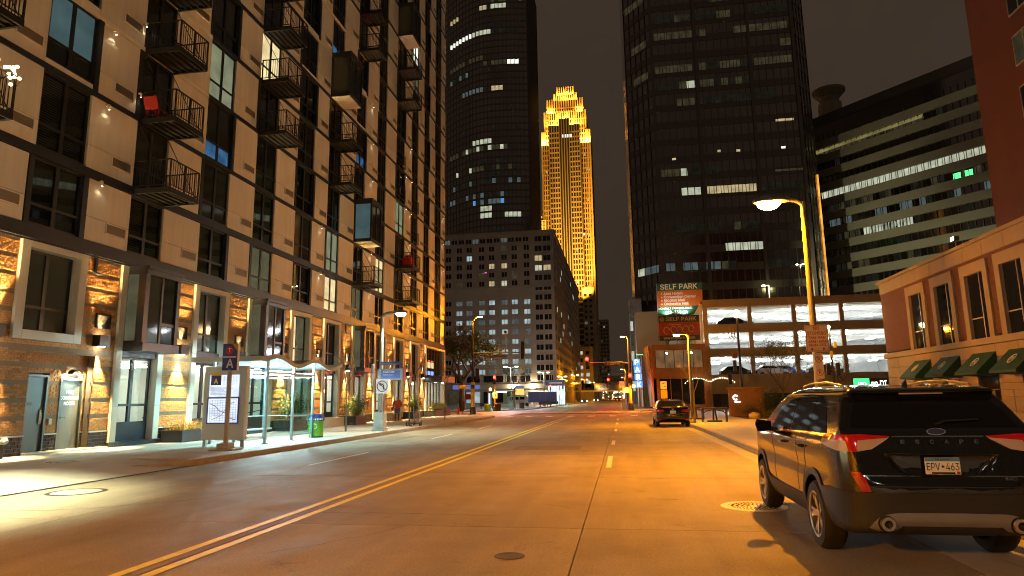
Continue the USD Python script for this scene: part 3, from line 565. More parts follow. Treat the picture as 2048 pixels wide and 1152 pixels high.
def wall_vent(y, z, w=.66, h=.5):
    b = MB(); b.box(X0, y-w/2, z, X0+.05, y+w/2, z+h); o = b.build('vent_box', 'vent_dark', apt); g = MB()
    for i in range(11): g.box(X0+.05, y-w/2+.03, z+.03+i*(h-.06)/11, X0+.062, y+w/2-.03, z+.05+i*(h-.06)/11)
    g.build('grille', 'vent_dark', o)
for y0 in (20.65, 28.9, 41.4): base_bay(y0, 'bay')
for y0 in (24.82, 33.06, 37.1, 45.4, 49.6, 53.75): base_bay(y0, 'win')
for (a, c) in ((23.10, 24.82), (27.27, 28.90), (31.35, 33.06), (35.51, 37.10), (39.55, 41.40), (43.85, 45.40), (47.85, 49.60), (52.05, 53.75), (56.2, 58.05)):
    brickwork(apt, a, c, .15, 6.60, X0); y = .5*(a+c)+.12
    sconce(y); wall_vent(y+.08 if a < 30 else y+.2, 4.22)
sconce(19.86); wall_vent(20.0, 4.22); sconce(15.9)
# floodlight bracket above the first pier
for y in (19.45, 40.4, 56.9):
    b = MB(); b.box(X0, y-.05, 6.1, X0+.06, y+.05, 6.6); b.hull([(X0+.02, y-.1, 6.12), (X0+.02, y+.1, 6.12), (X0+.24, y-.13, 6.02), (X0+.24, y+.13, 6.02), (X0+.2, y, 5.97), (X0+.03, y, 6.02)]); b.build('floodlight', 'frame_metal', apt)
# the tall shop window and canopy at the far corner
stone_frame(58.05, YB, 3.55, 6.60, w=.42, sill=0); MB().bevbox(X0-.3, YB-.42, .2, X0+.1, YB, 3.55, .008).build('stone_pilaster', 'stone_frame', apt); MB().bevbox(X0-.3, 58.05, .2, X0+.1, 58.4, 3.55, .008).build('stone_pilaster', 'stone_frame', apt)
for i in range(6):
    a = 58.47+i*1.005
    o = MB().box(X0-.2, a, .3, X0-.1, a+.07, 6.4).build('mullion', 'frame_metal', apt)
    MB().box(X0-.16, a+.07, 3.75, X0-.15, a+1.005, 6.4).build('pane', 'glass_dark', o); MB().box(X0-.16, a+.07, .3, X0-.15, a+1.005, 3.3).build('pane', 'clear_glass', o)
em('neon_red', (1., .12, .06), 1.2); em('neon_blue', (.12, .25, 1.), 2.2)
for i in range(3):
    MB().box(X0-.14, 58.6+i*1.005, 4.6, X0-.135, 59.45+i*1.005, 5.15).build('window_poster', 'lit_warm', apt); MB().box(X0-.14, 58.6+i*1.005, 3.95, X0-.135, 59.4+i*1.005, 4.3).build('neon_sign', 'neon_blue', apt); MB().box(X0-.14, 58.7+i*1.005, 5.2, X0-.135, 59.3+i*1.005, 5.32).build('neon_sign', 'neon_red', apt)
b = MB(); b.bevbox(X0, 57.9, 3.22, X0+1.7, 62.6, 3.80, .02); o = b.build('canopy', 'bay_metal', apt)
for y in (58.6, 61.): MB().lathe([(0, -.02), (.09, -.02), (.1, 0)], (X0+.9, y, 3.22), 14).build('downlight', 'lamp_white', o); light('sphere', o, 'lamp_light', (X0+.9, y, 3.15), (1., .8, .5), 90., .05, (0, 0, -1), 70)
# ================================================================ buildings of the far side
pm('hotel_stone', (.33, .29, .23), .8, var=.12, scale=.35); pm('hotel_trim', (.38, .34, .27), .8, var=.1, scale=.5)
pm('far_glass', (.012, .012, .014), .08, spec=.6); pm('tower_glass', (.30, .265, .245), .13, metal=1., var=.25, scale=.06); pm('tower_frame', (.19, .17, .16), .35, metal=.9)
pm('gold_stone', (.44, .34, .20), .75, var=.14, scale=.08); pm('gold_dark', (.03, .027, .022), .2)
pm('pale_steel', (.30, .29, .25), .5, metal=.2, var=.1, scale=.2)
em('win_cool', (.72, .95, 1.), .42, .45, .55); em('win_cool_dim', (.55, .72, .72), .12, .4, .6); em('win_warm', (1., .80, .42), .45, .4, .6); em('win_dim', (.62, .52, .26), .060, .5, .7); em('win_pale', (.95, 1., .74), .45, .4, .5)
em('win_faint', (.45, .42, .28), .022, .5, .5); em('win_bright', (1., 1., .85), 1.1, .35, .6); em('dot_green', (.1, 1., .25), 1.6); em('dot_blue', (.15, .45, 1.), .5)
rc = random.Random(5)
def facade_frame(P, d):
    """local frame of a wall: origin P, horizontal direction d, outward normal to the right-hand side of the viewer"""
    P, d = np.array(P, float), np.array(d, float); n = np.array([d[1], -d[0], 0.]); return P, d, n
def wallbox(m, fr, u0, u1, z0, z1, w0, w1):
    P, d, n = fr; pts = [P+d*u+n*w+np.array([0, 0, z]) for z in (z0, z1) for w in (w0, w1) for u in (u0, u1)]
    return m.hull(pts)
# ---------------- beige hotel block
hot = thing('hotel_block', 'broad beige hotel block with rows of small cold lit windows beyond the crossing', 'building')
HY, HX = 190.0, -18.5
b = MB(); b.box(-62, HY, 0, HX, HY+118, 51.0); b.box(-62, HY-.25, 34.2, HX+.2, HY, 34.9); b.box(-62, HY-.35, 50.4, HX+.35, HY+118.3, 51.5); b.build('wall', 'hotel_stone', hot)
fr = facade_frame((0, HY, 0), (1, 0, 0))
# frame normal for direction +x is -y
cols = [-50.6, -47.2, -44.1, -40.3, -37.2, -33.4, -30.3, -26.6]
rows = [30.0-2.93*i for i in range(8)]; up = [46.4-2.66*i for i in range(5)]
def hwin(x, z, w, h, mat, y=HY):
    f = MB(); f.box(x-w/2-.12, y-.10, z-h/2-.12, x+w/2+.12, y-.005, z-h/2); f.box(x-w/2-.12, y-.10, z+h/2, x+w/2+.12, y-.005, z+h/2+.12); f.box(x-w/2-.12, y-.10, z-h/2, x-w/2, y-.005, z+h/2); f.box(x+w/2, y-.10, z-h/2, x+w/2+.12, y-.005, z+h/2); f.box(x-.06, y-.09, z-h/2, x+.06, y-.005, z+h/2)
    o = f.build('window', 'hotel_trim', hot); MB().box(x-w/2, y-.03, z-h/2, x+w/2, y-.01, z+h/2).build('pane', mat, o)
for i, z in enumerate(rows):
    for j, x in enumerate(cols):
        m = 'win_cool' if rc.random() < .74 else 'win_cool_dim'
        if j == 0: m = 'far_glass'
        hwin(x, z, 1.75, 1.35, m)
lit_up = {(0, 5): 'win_dim', (1, 2): 'win_cool', (2, 4): 'win_warm', (2, 5): 'win_warm', (4, 1): 'win_dim', (4, 5): 'win_pale', (4, 4): 'win_warm', (3, 3): 'win_dim', (3, 6): 'win_dim'}
for i, z in enumerate(up):
    for j, x in enumerate(cols): hwin(x, z, 1.6, 1.5, lit_up.get((i, j), 'far_glass'))
for i, x in enumerate(np.arange(-51, -26, 2.2)): hwin(x, 49.0, 1.7, 1.3, 'far_glass' if i % 4 else 'win_cool_dim')
for z in [48.9]+[45.9-2.95*i for i in range(14)]:          # wide bands of windows by the corner
    for k, (a, c) in enumerate(((-24.2, -21.9), (-21.6, -19.3))):
        hwin(.5*(a+c), z, c-a-.2, 1.6, {(40, 0): 'win_pale', (43, 0): 'win_warm', (40, 1): 'win_warm'}.get((int(round(z)), k), 'far_glass'))
b = MB()
for z in rows+up: b.box(-58, HY-.05, z+1.25, -25, HY, z+1.37)
b.build('string_course', 'hotel_trim', hot)
# the side towards the street
sw = MB()
for i in range(16):
    for j in range(26): sw.box(HX+.004, HY+3+j*4.4, 4.2+i*2.93, HX+.03, HY+5.2+j*4.4, 5.75+i*2.93)
sw.build('side_windows', 'far_glass', hot, kind='stuff')
for k in range(26):
    i, j = rc.randrange(2, 15), rc.randrange(26); MB().box(HX+.031, HY+3+j*4.4, 4.2+i*2.93, HX+.05, HY+5.2+j*4.4, 5.75+i*2.93).build('lit_side_window', rc.choice(['win_pale', 'win_dim', 'win_cool']), hot)
# ground floor shops
for k, (a, c, m) in enumerate(((-50, -46, 'win_dim'), (-45, -41, 'win_cool'), (-40, -34, 'far_glass'), (-33, -30, 'win_dim'), (-29, -26, 'win_warm'), (-24, -20, 'win_bright'))):
    hwin(.5*(a+c), 2.2, c-a, 3.2, m, HY-.3); hwin(.5*(a+c), 7.4, c-a, 1.9, 'far_glass', HY-.02)
MB().box(-61, HY-.4, 4.6, -18.6, HY, 5.9).build('fascia', 'hotel_trim', hot)
em('sign_blue_white', (.30, .38, 1.), .35); em('sign_red', (1., .1, .05), 1.6); em('sign_white', (1, 1, 1), 1.6); em('sign_orange', (1., .45, .08), 1.6); em('sign_magenta', (1., .15, .55), 1.5)
MB().box(-49, HY-.9, 4.6, -41, HY-.5, 5.8).build('shop_sign', 'sign_blue_white', hot); MB().box(-46, HY-.7, 1.6, -43.6, HY-.45, 3.2).build('shop_sign', 'sign_red', hot)
for x in (-31, -25.3): light('sphere', hot, 'wall_light', (x, HY-.8, 5.2), (1., .8, .5), 500., .15)
MB().box(-40.2, HY-.03, 39.1, -38.8, HY-.0, 39.3).build('neon_sign', 'sign_magenta', hot)
# ribbed block and slope behind it
rib = thing('ribbed_block', 'low block faced with pale upright fins showing above the beige hotel roof', 'building'); MB().box(-62, 320, 0, -66+.0+23, 340, 94).build('wall', 'gold_dark', rib)
b = MB(); rb2 = [MB().box(-89+i*1.55, 319.4, 82, -88.5+i*1.55, 320, 93.5) for i in range(14)]
for m in rb2: m.build('fin', 'pale_steel', rib)
MB().box(-90, 320.01, 0, -62, 340, 93).build('wall', 'gold_dark', rib); MB().hull([(-68, 319.5, 93), (-66, 319.5, 93), (-66, 319.5, 82), (-56, 319.5, 82), (-68, 330, 93), (-66, 330, 93), (-66, 330, 82), (-56, 330, 82)]).build('sloped_roof', 'hotel_trim', rib)
brn = thing('brown_tower', 'small stepped brown tower top between the hotel and the golden tower', 'building'); b = MB(); b.box(-60.5, 430, 0, -46.4, 440, 121.5); b.box(-58, 431, 121.5, -49, 439, 124.5); b.build('wall', 'hotel_stone', brn); b = MB()
for i in range(30):
    for j in range(7): b.box(-60+j*1.95, 429.9, 92+i*.97, -58.9+j*1.95, 430, 92.5+i*.97)
b.build('windows', 'far_glass', brn, kind='stuff')
# ---------------- golden tower
gold = thing('golden_tower', 'tall stepped stone skyscraper floodlit gold at the end of the street', 'building')
GY = 470.0
tiers = [(-52.2, -16.2, 0, 190.5), (-52.1, -49.95, 190.5, 200.3), (-18.95, -16.3, 190.5, 200.3), (-49.9, -19.0, 190.5, 216.4), (-47.7, -21.0, 216.4, 227.2), (-42.6, -25.7, 227.2, 233.4), (-40.5, -28.2, 233.4, 239.6)]
b = MB(); di = [0, .4, .4, .8, 2.6, 6, 8]
for (x0, x1, z0, z1), d in zip(tiers, di): b.box(x0, GY+d, z0, x1, GY+36-d, z1)
b.build('wall', 'gold_dark', gold)
ribs, spn = MB(), MB()
for (x0, x1, z0, z1), d in zip(tiers, di):
    zz0 = z0 if z0 > 1 else 30
    n = max(2, int(round((x1-x0)/1.75)))
    for i in range(n+1):
        x = x0+(x1-x0)*i/n; wide = 1.25 if i in (0, n) or (z0 < 1 and i % 5 == 0) else .72
        MB().box(x-wide/2, GY+d-1.0, zz0, x+wide/2, GY+d, z1+(.9 if z0 > 1 else 0)).build('rib', 'gold_stone', gold)
    for k in range(int((z1-zz0)/3.9)): spn.box(x0, GY+d-.28, zz0+k*3.9, x1, GY+d-.02, zz0+k*3.9+1.0)
    for i in range(9):
        y = GY+d+(36-2*d)*i/8; spn.box(x1, y-.6, zz0, x1+.7, y+.6, z1)
spn.build('spandrels', 'gold_stone', gold, kind='stuff')
b = MB(); b.box(-46.3, GY-4.6, 0, -23.6, GY, 204.2); b.box(-38.6, GY-5.6, 0, -31., GY, 208.8); b.build('front_bay', 'gold_dark', gold)
for i in range(13):
    x = -46.3+i*22.7/12; c = 4.9 if not -39 < x < -31 else 5.9
    MB().box(x-.30, GY-c-.35, 72, x+.30, GY-c+.3, 204.2 if c < 5 else 208.8).build('bay_rib', 'pale_steel', gold)
b = MB(); 
for k in range(44): b.box(-46.3, GY-4.75, 30+k*3.9, -38.7, GY-4.6, 31.0+k*3.9); b.box(-30.9, GY-4.75, 30+k*3.9, -23.6, GY-4.6, 31.0+k*3.9)
b.build('bay_spandrels', 'gold_stone', gold, kind='stuff')
for k in range(34):
    x = rc.choice([-51.2+1.75*i for i in range(20)]); z = 32.2+3.9*rc.randrange(8, 39)
    yy = GY-.06 if not -46.5 < x < -23 else GY-4.8
    MB().box(x, yy, z, x+1.1, yy+.05, z+2.0).build('lit_window', rc.choice(['win_warm', 'win_pale', 'win_dim', 'win_bright']), gold)
for k in range(6): MB().box(-36.8+k*1.3, GY-6.05, 193.5, -35.8+k*1.3, GY-5.98, 196).build('lit_window', 'win_bright', gold)
b = MB(); b.tube([(-33.4, GY+16, 239.6), (-33.4, GY+16, 243.8)], .25, 6); b.bar((-34.8, GY+16, 243.3), (-31.6, GY+16, 244.), .3); b.build('mast', 'gold_stone', gold)
# floodlights that stand on the ledges and on the lower roofs in front
GL = (1., .44, .045)
def ledge(x0, x1, y, z, I, t=.16): light('rect', gold, 'ledge_floodlight', (.5*(x0+x1), y, z), GL, I, down=(0, t, 1), w=x1-x0, h=.8)
K = .165
ledge(-52, -50.1, GY-2.2, 190.6, 18000*K); ledge(-18.8, -16.4, GY-2.2, 190.6, 18000*K); ledge(-49.6, -46.6, GY-2.0, 191, 30000*K); ledge(-23.3, -19.2, GY-2.0, 191, 34000*K)
ledge(-46., -38.9, GY-2.2, 204.8, 36000*K); ledge(-30.7, -23.8, GY-2.2, 204.8, 36000*K); ledge(-38.3, -31.2, GY-2.6, 209.3, 36000*K)
ledge(-47.4, -42.8, GY+.9, 216.9, 24000*K); ledge(-25.4, -21.3, GY+.9, 216.9, 24000*K); ledge(-42.2, -26., GY+3.4, 227.7, 34000*K); ledge(-40.2, -28.5, GY+6.2, 233.9, 22000*K)
low = thing('lower_roofs', 'dark lower building in front of the golden tower foot', 'building'); MB().box(-60, 372, 0, -24.5, 396, 58).build('wall', 'hotel_stone', low)
for x in (-50, -38, -27): light('sphere', low, 'floodlight', (x, 393, 61), GL, 1.15e6*K, .6, (.02*(-34-x)/10, 77, 62), 34, soft=.5)
for x in (-50, -38, -27): MB().bevbox(x-.8, 391, 58, x+.8, 392.6, 60.2, .1).build('floodlight_housing', 'gold_dark', low)
# ---------------- dark glass tower, left
lt = thing('glass_tower', 'dark glass office tower with a faintly bowed front behind the left apartment block', 'building')
LY = 300.0; LT = 225.
def bow(x): return LY+1.5*math.sin((x+40)/9.5)+(0.02*(x+60)**2 if x < -60 else .002*(x+60)**2)
xsb = np.linspace(-100, -40, 31); ring = [(x, bow(x)) for x in xsb]+[(-40, 345), (-100, 345)]
MB().prism(ring, 'z', 0, LT).build('wall', 'tower_glass', lt)
b = MB()
for k in range(64):
    z = 8+k*3.42
    for x0, x1 in zip(xsb, xsb[1:]): b.hull([(x0, bow(x0)-.12, z), (x1, bow(x1)-.12, z), (x0, bow(x0), z), (x1, bow(x1), z), (x0, bow(x0)-.12, z+.9), (x1, bow(x1)-.12, z+.9), (x0, bow(x0), z+.9), (x1, bow(x1), z+.9)])
for x in xsb: b.box(x-.10, bow(x)-.22, 0, x+.10, bow(x), LT)
for y in np.arange(302, 345, 2.0): b.box(-40, y-.1, 0, -39.75, y+.1, LT)
b.build('glazing_bars', 'tower_frame', lt, kind='stuff')
def tower_window(parent, x0, x1, z, h, f, m): 
    c = .5*(x0+x1); y = f(c)-.17; MB().box(x0, y, z, x1, y+.04, z+h).build('lit_window', m, parent)
flo = lambda k: 8+k*3.42+.95
def lrow(k, xs, m, p=1.):
    for x in xs:
        if rc.random() < p: tower_window(lt, x+.15, x+1.85, flo(k)+(.0), 2.4, bow, m if isinstance(m, str) else rc.choice(m))
RX = list(np.arange(-82, -41, 2.))
def span(a, b): return [x for x in RX if x >= a-1 and x+2 <= b+1.2]
for k, a, b_, m, p in ((55, -82, -77, 'win_warm', .9), (55, -66, -60, 'win_warm', .6), (55, -57, -50, 'win_pale', .9), (56, -58, -42, 'win_dim', .7), (51, -82, -68, 'win_bright', 1), (51, -68, -58, 'win_pale', 1), (51, -58, -45, 'win_faint', .8), (47, -82, -62, 'win_dim', .9), (46, -62, -47, 'win_dim', .8), (46, -50, -44, 'win_bright', .9), (45, -81, -51, ['win_cool_dim', 'win_faint'], .6),
        (42, -73, -63, 'win_cool_dim', .8), (42, -57, -53, 'win_warm', 1), (34, -68, -58, 'win_pale', .9), (33, -82, -50, ['win_dim', 'win_pale', 'win_dim'], .85), (30, -82, -45, ['win_dim', 'win_pale', 'win_faint'], .65), (29, -68, -45, ['win_faint', 'win_dim'], .6), (28, -82, -45, ['win_faint', 'win_cool_dim', 'win_faint'], .6), (26, -82, -45, ['win_cool_dim', 'win_faint'], .6), (25, -82, -50, ['win_faint', 'dot_blue', 'win_faint', 'win_cool_dim'], .5), (24, -63, -59, 'win_pale', 1), (23, -51, -45, 'win_pale', 1), (23, -63, -59, 'win_pale', 1), (21, -60, -53, 'win_faint', .8), (39, -80, -45, 'win_faint', .15), (52, -70, -45, 'win_faint', .2), (36, -80, -45, 'win_faint', .1), (31, -80, -50, 'win_faint', .25)):
    lrow(k, span(a, b_), m, p)
# ---------------- dark tower, right
rt = thing('office_tower', 'broad black glass tower with cut corners and scattered lit offices above the car park', 'building')
RT = 128.
plan = [(4.2, 157), (10.3, 150), (42.6, 150), (46.9, 156), (46.9, 196), (4.2, 196)]
MB().prism(plan, 'z', 0, RT).build('wall', 'tower_glass', rt)
fins = MB()
for (p, q), n in (((plan[0], plan[1]), 5), ((plan[1], plan[2]), 20), ((plan[2], plan[3]), 4)):
    P, d, nn = facade_frame((*p, 0), ((q[0]-p[0])/math.dist(p, q), (q[1]-p[1])/math.dist(p, q), 0)); L = math.dist(p, q)
    for k in range(29): wallbox(fins, (P, d, nn), 0, L, 3.6+k*4.3, 5.3+k*4.3, 0, .10)
    for i in range(n+1): wallbox(fins, (P, d, nn), L*i/n-.07, L*i/n+.07, 0, RT, 0, .2)
for x in (10.3, 20.5, 32.7, 42.6): fins.box(x-.35, 149.5, 0, x+.35, 150, RT)
fins.build('glazing_bars', 'tower_frame', rt, kind='stuff')
def rwin(x0, x1, z, h, m):
    n = max(1, int(round((x1-x0)/1.6)))
    for i in range(n):
        a, c = x0+(x1-x0)*i/n+.07, x0+(x1-x0)*(i+1)/n-.07; mm = rc.choice(m) if not isinstance(m, str) else m
        if a >= 10.3: MB().box(a, 149.82, z, c, 149.86, z+h).build('lit_window', mm, rt)
        else:
            P, d, nn = facade_frame((4.2, 157, 0), (6.1/9.27, -7/9.27, 0)); f = 9.27/6.1; o = MB(); wallbox(o, (P, d, nn), (a-4.2)*f, (c-4.2)*f, z, z+h, .12, .16); o.build('lit_window', mm, rt)
for a, c, z, m in ((4.6, 9.2, 97.3, 'win_dim'), (24.1, 29.1, 94.6, 'win_faint'), (11, 19.8, 90.3, 'win_faint'), (16, 19.8, 90.3, 'win_dim'), (21, 29.1, 90.3, ['win_faint', 'win_dim']), (24.5, 29, 94.6, 'win_dim'), (5.8, 9.3, 85.3, 'win_dim'), (11, 23.2, 86.0, ['win_faint', 'win_dim', 'win_dim']), (29.4, 33, 86.0, 'win_dim'), (33, 41.6, 86.0, 'win_dim'), (39.7, 42.1, 81.7, 'win_dim'), (10.9, 19.6, 77.4, 'win_dim'), (21.1, 32.1, 77.4, ['win_dim', 'win_faint']), (33.5, 42, 77.4, ['win_dim', 'win_dim', 'win_faint']), (6, 9.4, 77, 'win_dim'), (11, 18, 73.1, ['win_faint', 'win_dim']), (18, 19.9, 73.1, 'win_pale'), (21.1, 32.3, 73.1, ['win_dim', 'win_faint']), (15.5, 19.7, 68.8, 'win_dim'), (20.8, 25.7, 68.8, 'win_faint'), (26, 38, 68.8, 'win_faint'), (34, 42, 90.3, 'win_faint'),
                   (11, 17, 51.6, ['win_dim', 'win_pale']), (18, 24, 51.6, 'win_faint'), (15.4, 19.8, 46.9, 'win_pale'), (21.1, 32, 46.9, 'win_warm'), (13, 24, 38.2, ['win_faint', 'win_cool_dim', 'win_faint', 'win_faint']), (26.4, 31.7, 38.2, ['win_faint', 'win_dim']), (24.3, 32.4, 33.4, 'win_pale'), (5., 9.6, 29.3, ['win_cool_dim', 'win_pale']), (11, 13.1, 29.3, 'win_cool_dim'), (14.8, 26.4, 29.3, ['win_cool_dim', 'win_dim', 'win_faint', 'win_cool_dim']), (33, 40, 29.3, 'win_faint'), (33, 42, 46.9, 'win_faint')): rwin(a, c, z+.45, 1.75, m)
for a, c, z, m in ((13.7, 14.6, 56, 'win_warm'), (28, 29, 57, 'win_warm'), (37.3, 41.2, 63.6, 'win_warm'), (36.3, 42.2, 51.6, 'win_dim'), (38, 38.9, 57, 'win_bright'), (24, 24.7, 57.2, 'win_warm')): MB().box(a, 149.82, z, c, 149.86, z+.5).build('lit_window', m, rt)
# edge lamps up the tower's right corner
em('edge_amber', (1., .42, .06), 1.1, .6, .5)
MB().box(46.6, 155.2, 13, 46.95, 155.5, 52).build('light_strip', 'edge_amber', rt)
# grey service block at its foot
sb = thing('service_block', 'plain pale grey windowless block behind the parking boards', 'building'); MB().box(2.7, 110, 0, 7.4, 118, 15.6).build('wall', 'pale_steel', sb)
st = thing('street_block', 'narrow dark building with a lit edge farther along the right side of the street', 'building'); MB().box(2.4, 152, 0, 5.2, 156.9, 24).build('wall', 'hotel_stone', st)
for i in range(6): MB().box(2.5, 151.96, 3+i*3.4, 3.1, 151.99, 5.2+i*3.4).build('lit_window', 'win_dim' if i % 2 else 'win_pale', st)
# ---------------- pale banded office, set at an angle
off = thing('banded_office', 'long angled office block with pale concrete bands and strip windows behind the car park', 'building')
ang = math.radians(41.2); od = np.array([-math.sin(ang), math.cos(ang), 0]); P0 = np.array([56.9, 185., 0]); ofr = (P0, od, np.array([-od[1], od[0], 0]))
def obox(m, *a): return wallbox(m, ofr, *a)
pm('band_concrete', (.30, .29, .24), .75, var=.12, scale=.15)
m = MB(); obox(m, -75, 12, 0, 75.5, -25, -.5); m.build('wall', 'tower_glass', off)
em('glass_roof', (.75, .62, .22), .22, .5, .3)
for i in range(13):
    z = 31.9+i*4.12-3*4.12
    m = MB(); obox(m, -75, 12, z, z+2.15, -.5, 0); m.build('concrete_band', 'band_concrete', off)
    mm = MB()
    for u in np.arange(-74, 12, 1.55): obox(mm, u-.05, u+.05, z+2.15, z+4.12, -.5, -.2)
    mm.build('mullions', 'tower_frame', off, kind='stuff')
def owin(i, u0, u1, mat, p=1.):
    z = 31.9+i*4.12-3*4.12+2.2
    for u in np.arange(u0, u1, 1.55):
        if rc.random() < p: m = MB(); obox(m, u+.08, u+1.47, z, z+1.85, -.45, -.42); m.build('lit_window', mat if isinstance(mat, str) else rc.choice(mat), off)
owin(8, -75, 0, 'win_pale'); owin(8, -75, 6, 'win_pale', .0); owin(7, -75, -2, ['win_faint', 'win_dim', 'win_faint'], .7); owin(6, -75, 2, ['win_faint', 'win_cool_dim'], .55); owin(5, -22, -10, 'win_pale'); owin(5, -9, -5, 'win_dim'); owin(5, -75, 2, 'win_faint', .35); owin(4, -75, 2, 'win_faint', .12); owin(3, -26, -2, ['win_dim', 'win_faint'], .6); owin(2, -60, 0, 'win_faint', .4); owin(10, -75, 0, 'win_faint', .10); owin(11, -75, 0, 'win_faint', .12)
for u in (-36, -33.5): m = MB(); obox(m, u, u+1.6, 50.3, 52., -.41, -.39); m.build('green_sign', 'dot_green', off)
# sloped glazed gallery near the top
for i in range(30):
    u = -27+i*.95; P, d, n = ofr; c = lambda uu, z, w: P+d*uu+n*w+np.array([0, 0, z])
    o = MB(); o.hull([c(u, 67.8, .02), c(u+.85, 67.8, .02), c(u, 71.4, -1.6), c(u+.85, 71.4, -1.6), c(u, 67.8, -.1), c(u+.85, 67.8, -.1), c(u, 71.4, -1.75), c(u+.85, 71.4, -1.75)]); o.build('gallery_pane', 'glass_roof', off)
owin(11, -27, 2, 'win_dim', .85)
# plain mass above, stepping up behind
m = MB(); obox(m, -75, 10, 75.5, 79, -14, -1.5); m.build('roof_storey', 'tower_frame', off)
# saucer roofed tower
sc = thing('saucer_tower', 'round tower top with a wide pale saucer roof rising behind the dark tower', 'tower'); MB().lathe([(5.0, 0), (5.0, 133), (3.6, 134), (0, 134)], (99.4, 303, 0), 24).build('shaft', 'band_concrete', sc)
b = MB(); b.lathe([(3.6, 133.5), (4.6, 136), (7.0, 138.6), (7.1, 139.6), (6.2, 139.9), (0, 139.9)], (99.4, 303, 0), 32); b.build('saucer', 'band_concrete', sc)
# ---------------- brick tower at the right edge
pm('red_brick_far', (.17, .055, .03), .85, var=.12, scale=.5, bump=.3, bscale=12)
bt = thing('brick_tower', 'tall plain red brick tower at the right edge of the view', 'building')
b = MB(); b.box(30, 22, 0, 55, 56.4, 62); b.build('wall', 'red_brick_far', bt)
for i in range(16):
    for j, y in enumerate((48.6, 43.0, 37.4)):
        z = 5.6+i*4.0
        f = MB(); f.box(29.93, y-.06, z-.1, 30, y+2.35, z); f.box(29.93, y-.06, z+2.2, 30, y+2.35, z+2.3); f.box(29.93, y-.06, z, 30, y, z+2.2); f.box(29.93, y+2.29, z, 30, y+2.35, z+2.2); f.box(29.94, y+1.1, z, 30, y+1.18, z+2.2); o = f.build('window', 'stone_frame', bt); MB().box(29.97, y, z, 29.99, y+2.29, z+2.2).build('pane', 'glass_dark' if (i+j) % 5 else 'win_dim', o)
# ---------------- low brick hotel wing with green awnings
pm('plum_brick', (.22, .105, .085), .85, var=.15, scale=.8, bump=.35, bscale=40); pm('tan_stone', (.43, .33, .215), .8, var=.12, scale=.7, bump=.12, bscale=40); pm('awning_green', (.012, .075, .048), .75, var=.15, scale=3); pm('window_grey', (.30, .29, .31), .4, metal=.3)
lw = thing('hotel_wing', 'low brick hotel wing with tan stone trim and green awnings on the right', 'building')
LX = 18.0
b = MB(); b.box(LX+.25, -10, 4.3, 30, 48.6, 8.4); b.build('brick_wall', 'plum_brick', lw)
brick_mat('bricks_plum', (.225, .105, .082), .22, 3)
o = MB(); k = 0
for zc in np.arange(4.42, 8.32, .078):
    k += 1; y = 27.0-(.11 if k % 2 else 0)
    while y < 48.58:
        a, c = y, min(y+.213, 48.6); y += .223
        if any(w0-.45 < a < w0+2.15 and zc < 7.75 for w0 in (28.6, 32.2, 35.45, 38.9, 42.3)): continue
        o.box(LX-.003-rb.uniform(0, .004), a, zc, LX+.05, c, zc+.068)
o.build('brickwork', 'bricks_plum', lw, kind='stuff')
for y in np.arange(20, 48.5, 1.9):                                 # stone base in courses, cornice in blocks
    for z in np.arange(.12, 3.95, .64):
        if any(w0-.2 < y+.95 < w0+1.9 and z < 2.5 for w0 in (28.6, 32.2, 35.45, 38.9, 42.3)): continue
        MB().bevbox(LX-.08, y+.008, z+.008, LX+.1, y+1.892, z+.632, .012).build('stone_block', 'tan_stone', lw)
    MB().bevbox(LX-.10, y+.006, 8.36, LX+.3, y+1.894, 9.1, .015).build('cornice_block', 'tan_stone', lw)
b = MB(); b.box(LX-.02, -10, .1, 30, 20, 4.2); b.box(LX+.25, 20, .1, 30, 48.6, 4.1); b.box(LX-.1, -10, 8.4, LX+.2, 20, 9.1); b.build('stone_base', 'tan_stone', lw)
b = MB(); b.box(LX-.16, -10, 3.98, LX+.2, 48.72, 4.3); b.box(LX-.22, -10, 9.1, 30, 48.8, 9.28); b.box(LX+.1, 48.5, 8.4, 30, 48.7, 9.1); b.build('string_course', 'tan_stone', lw)
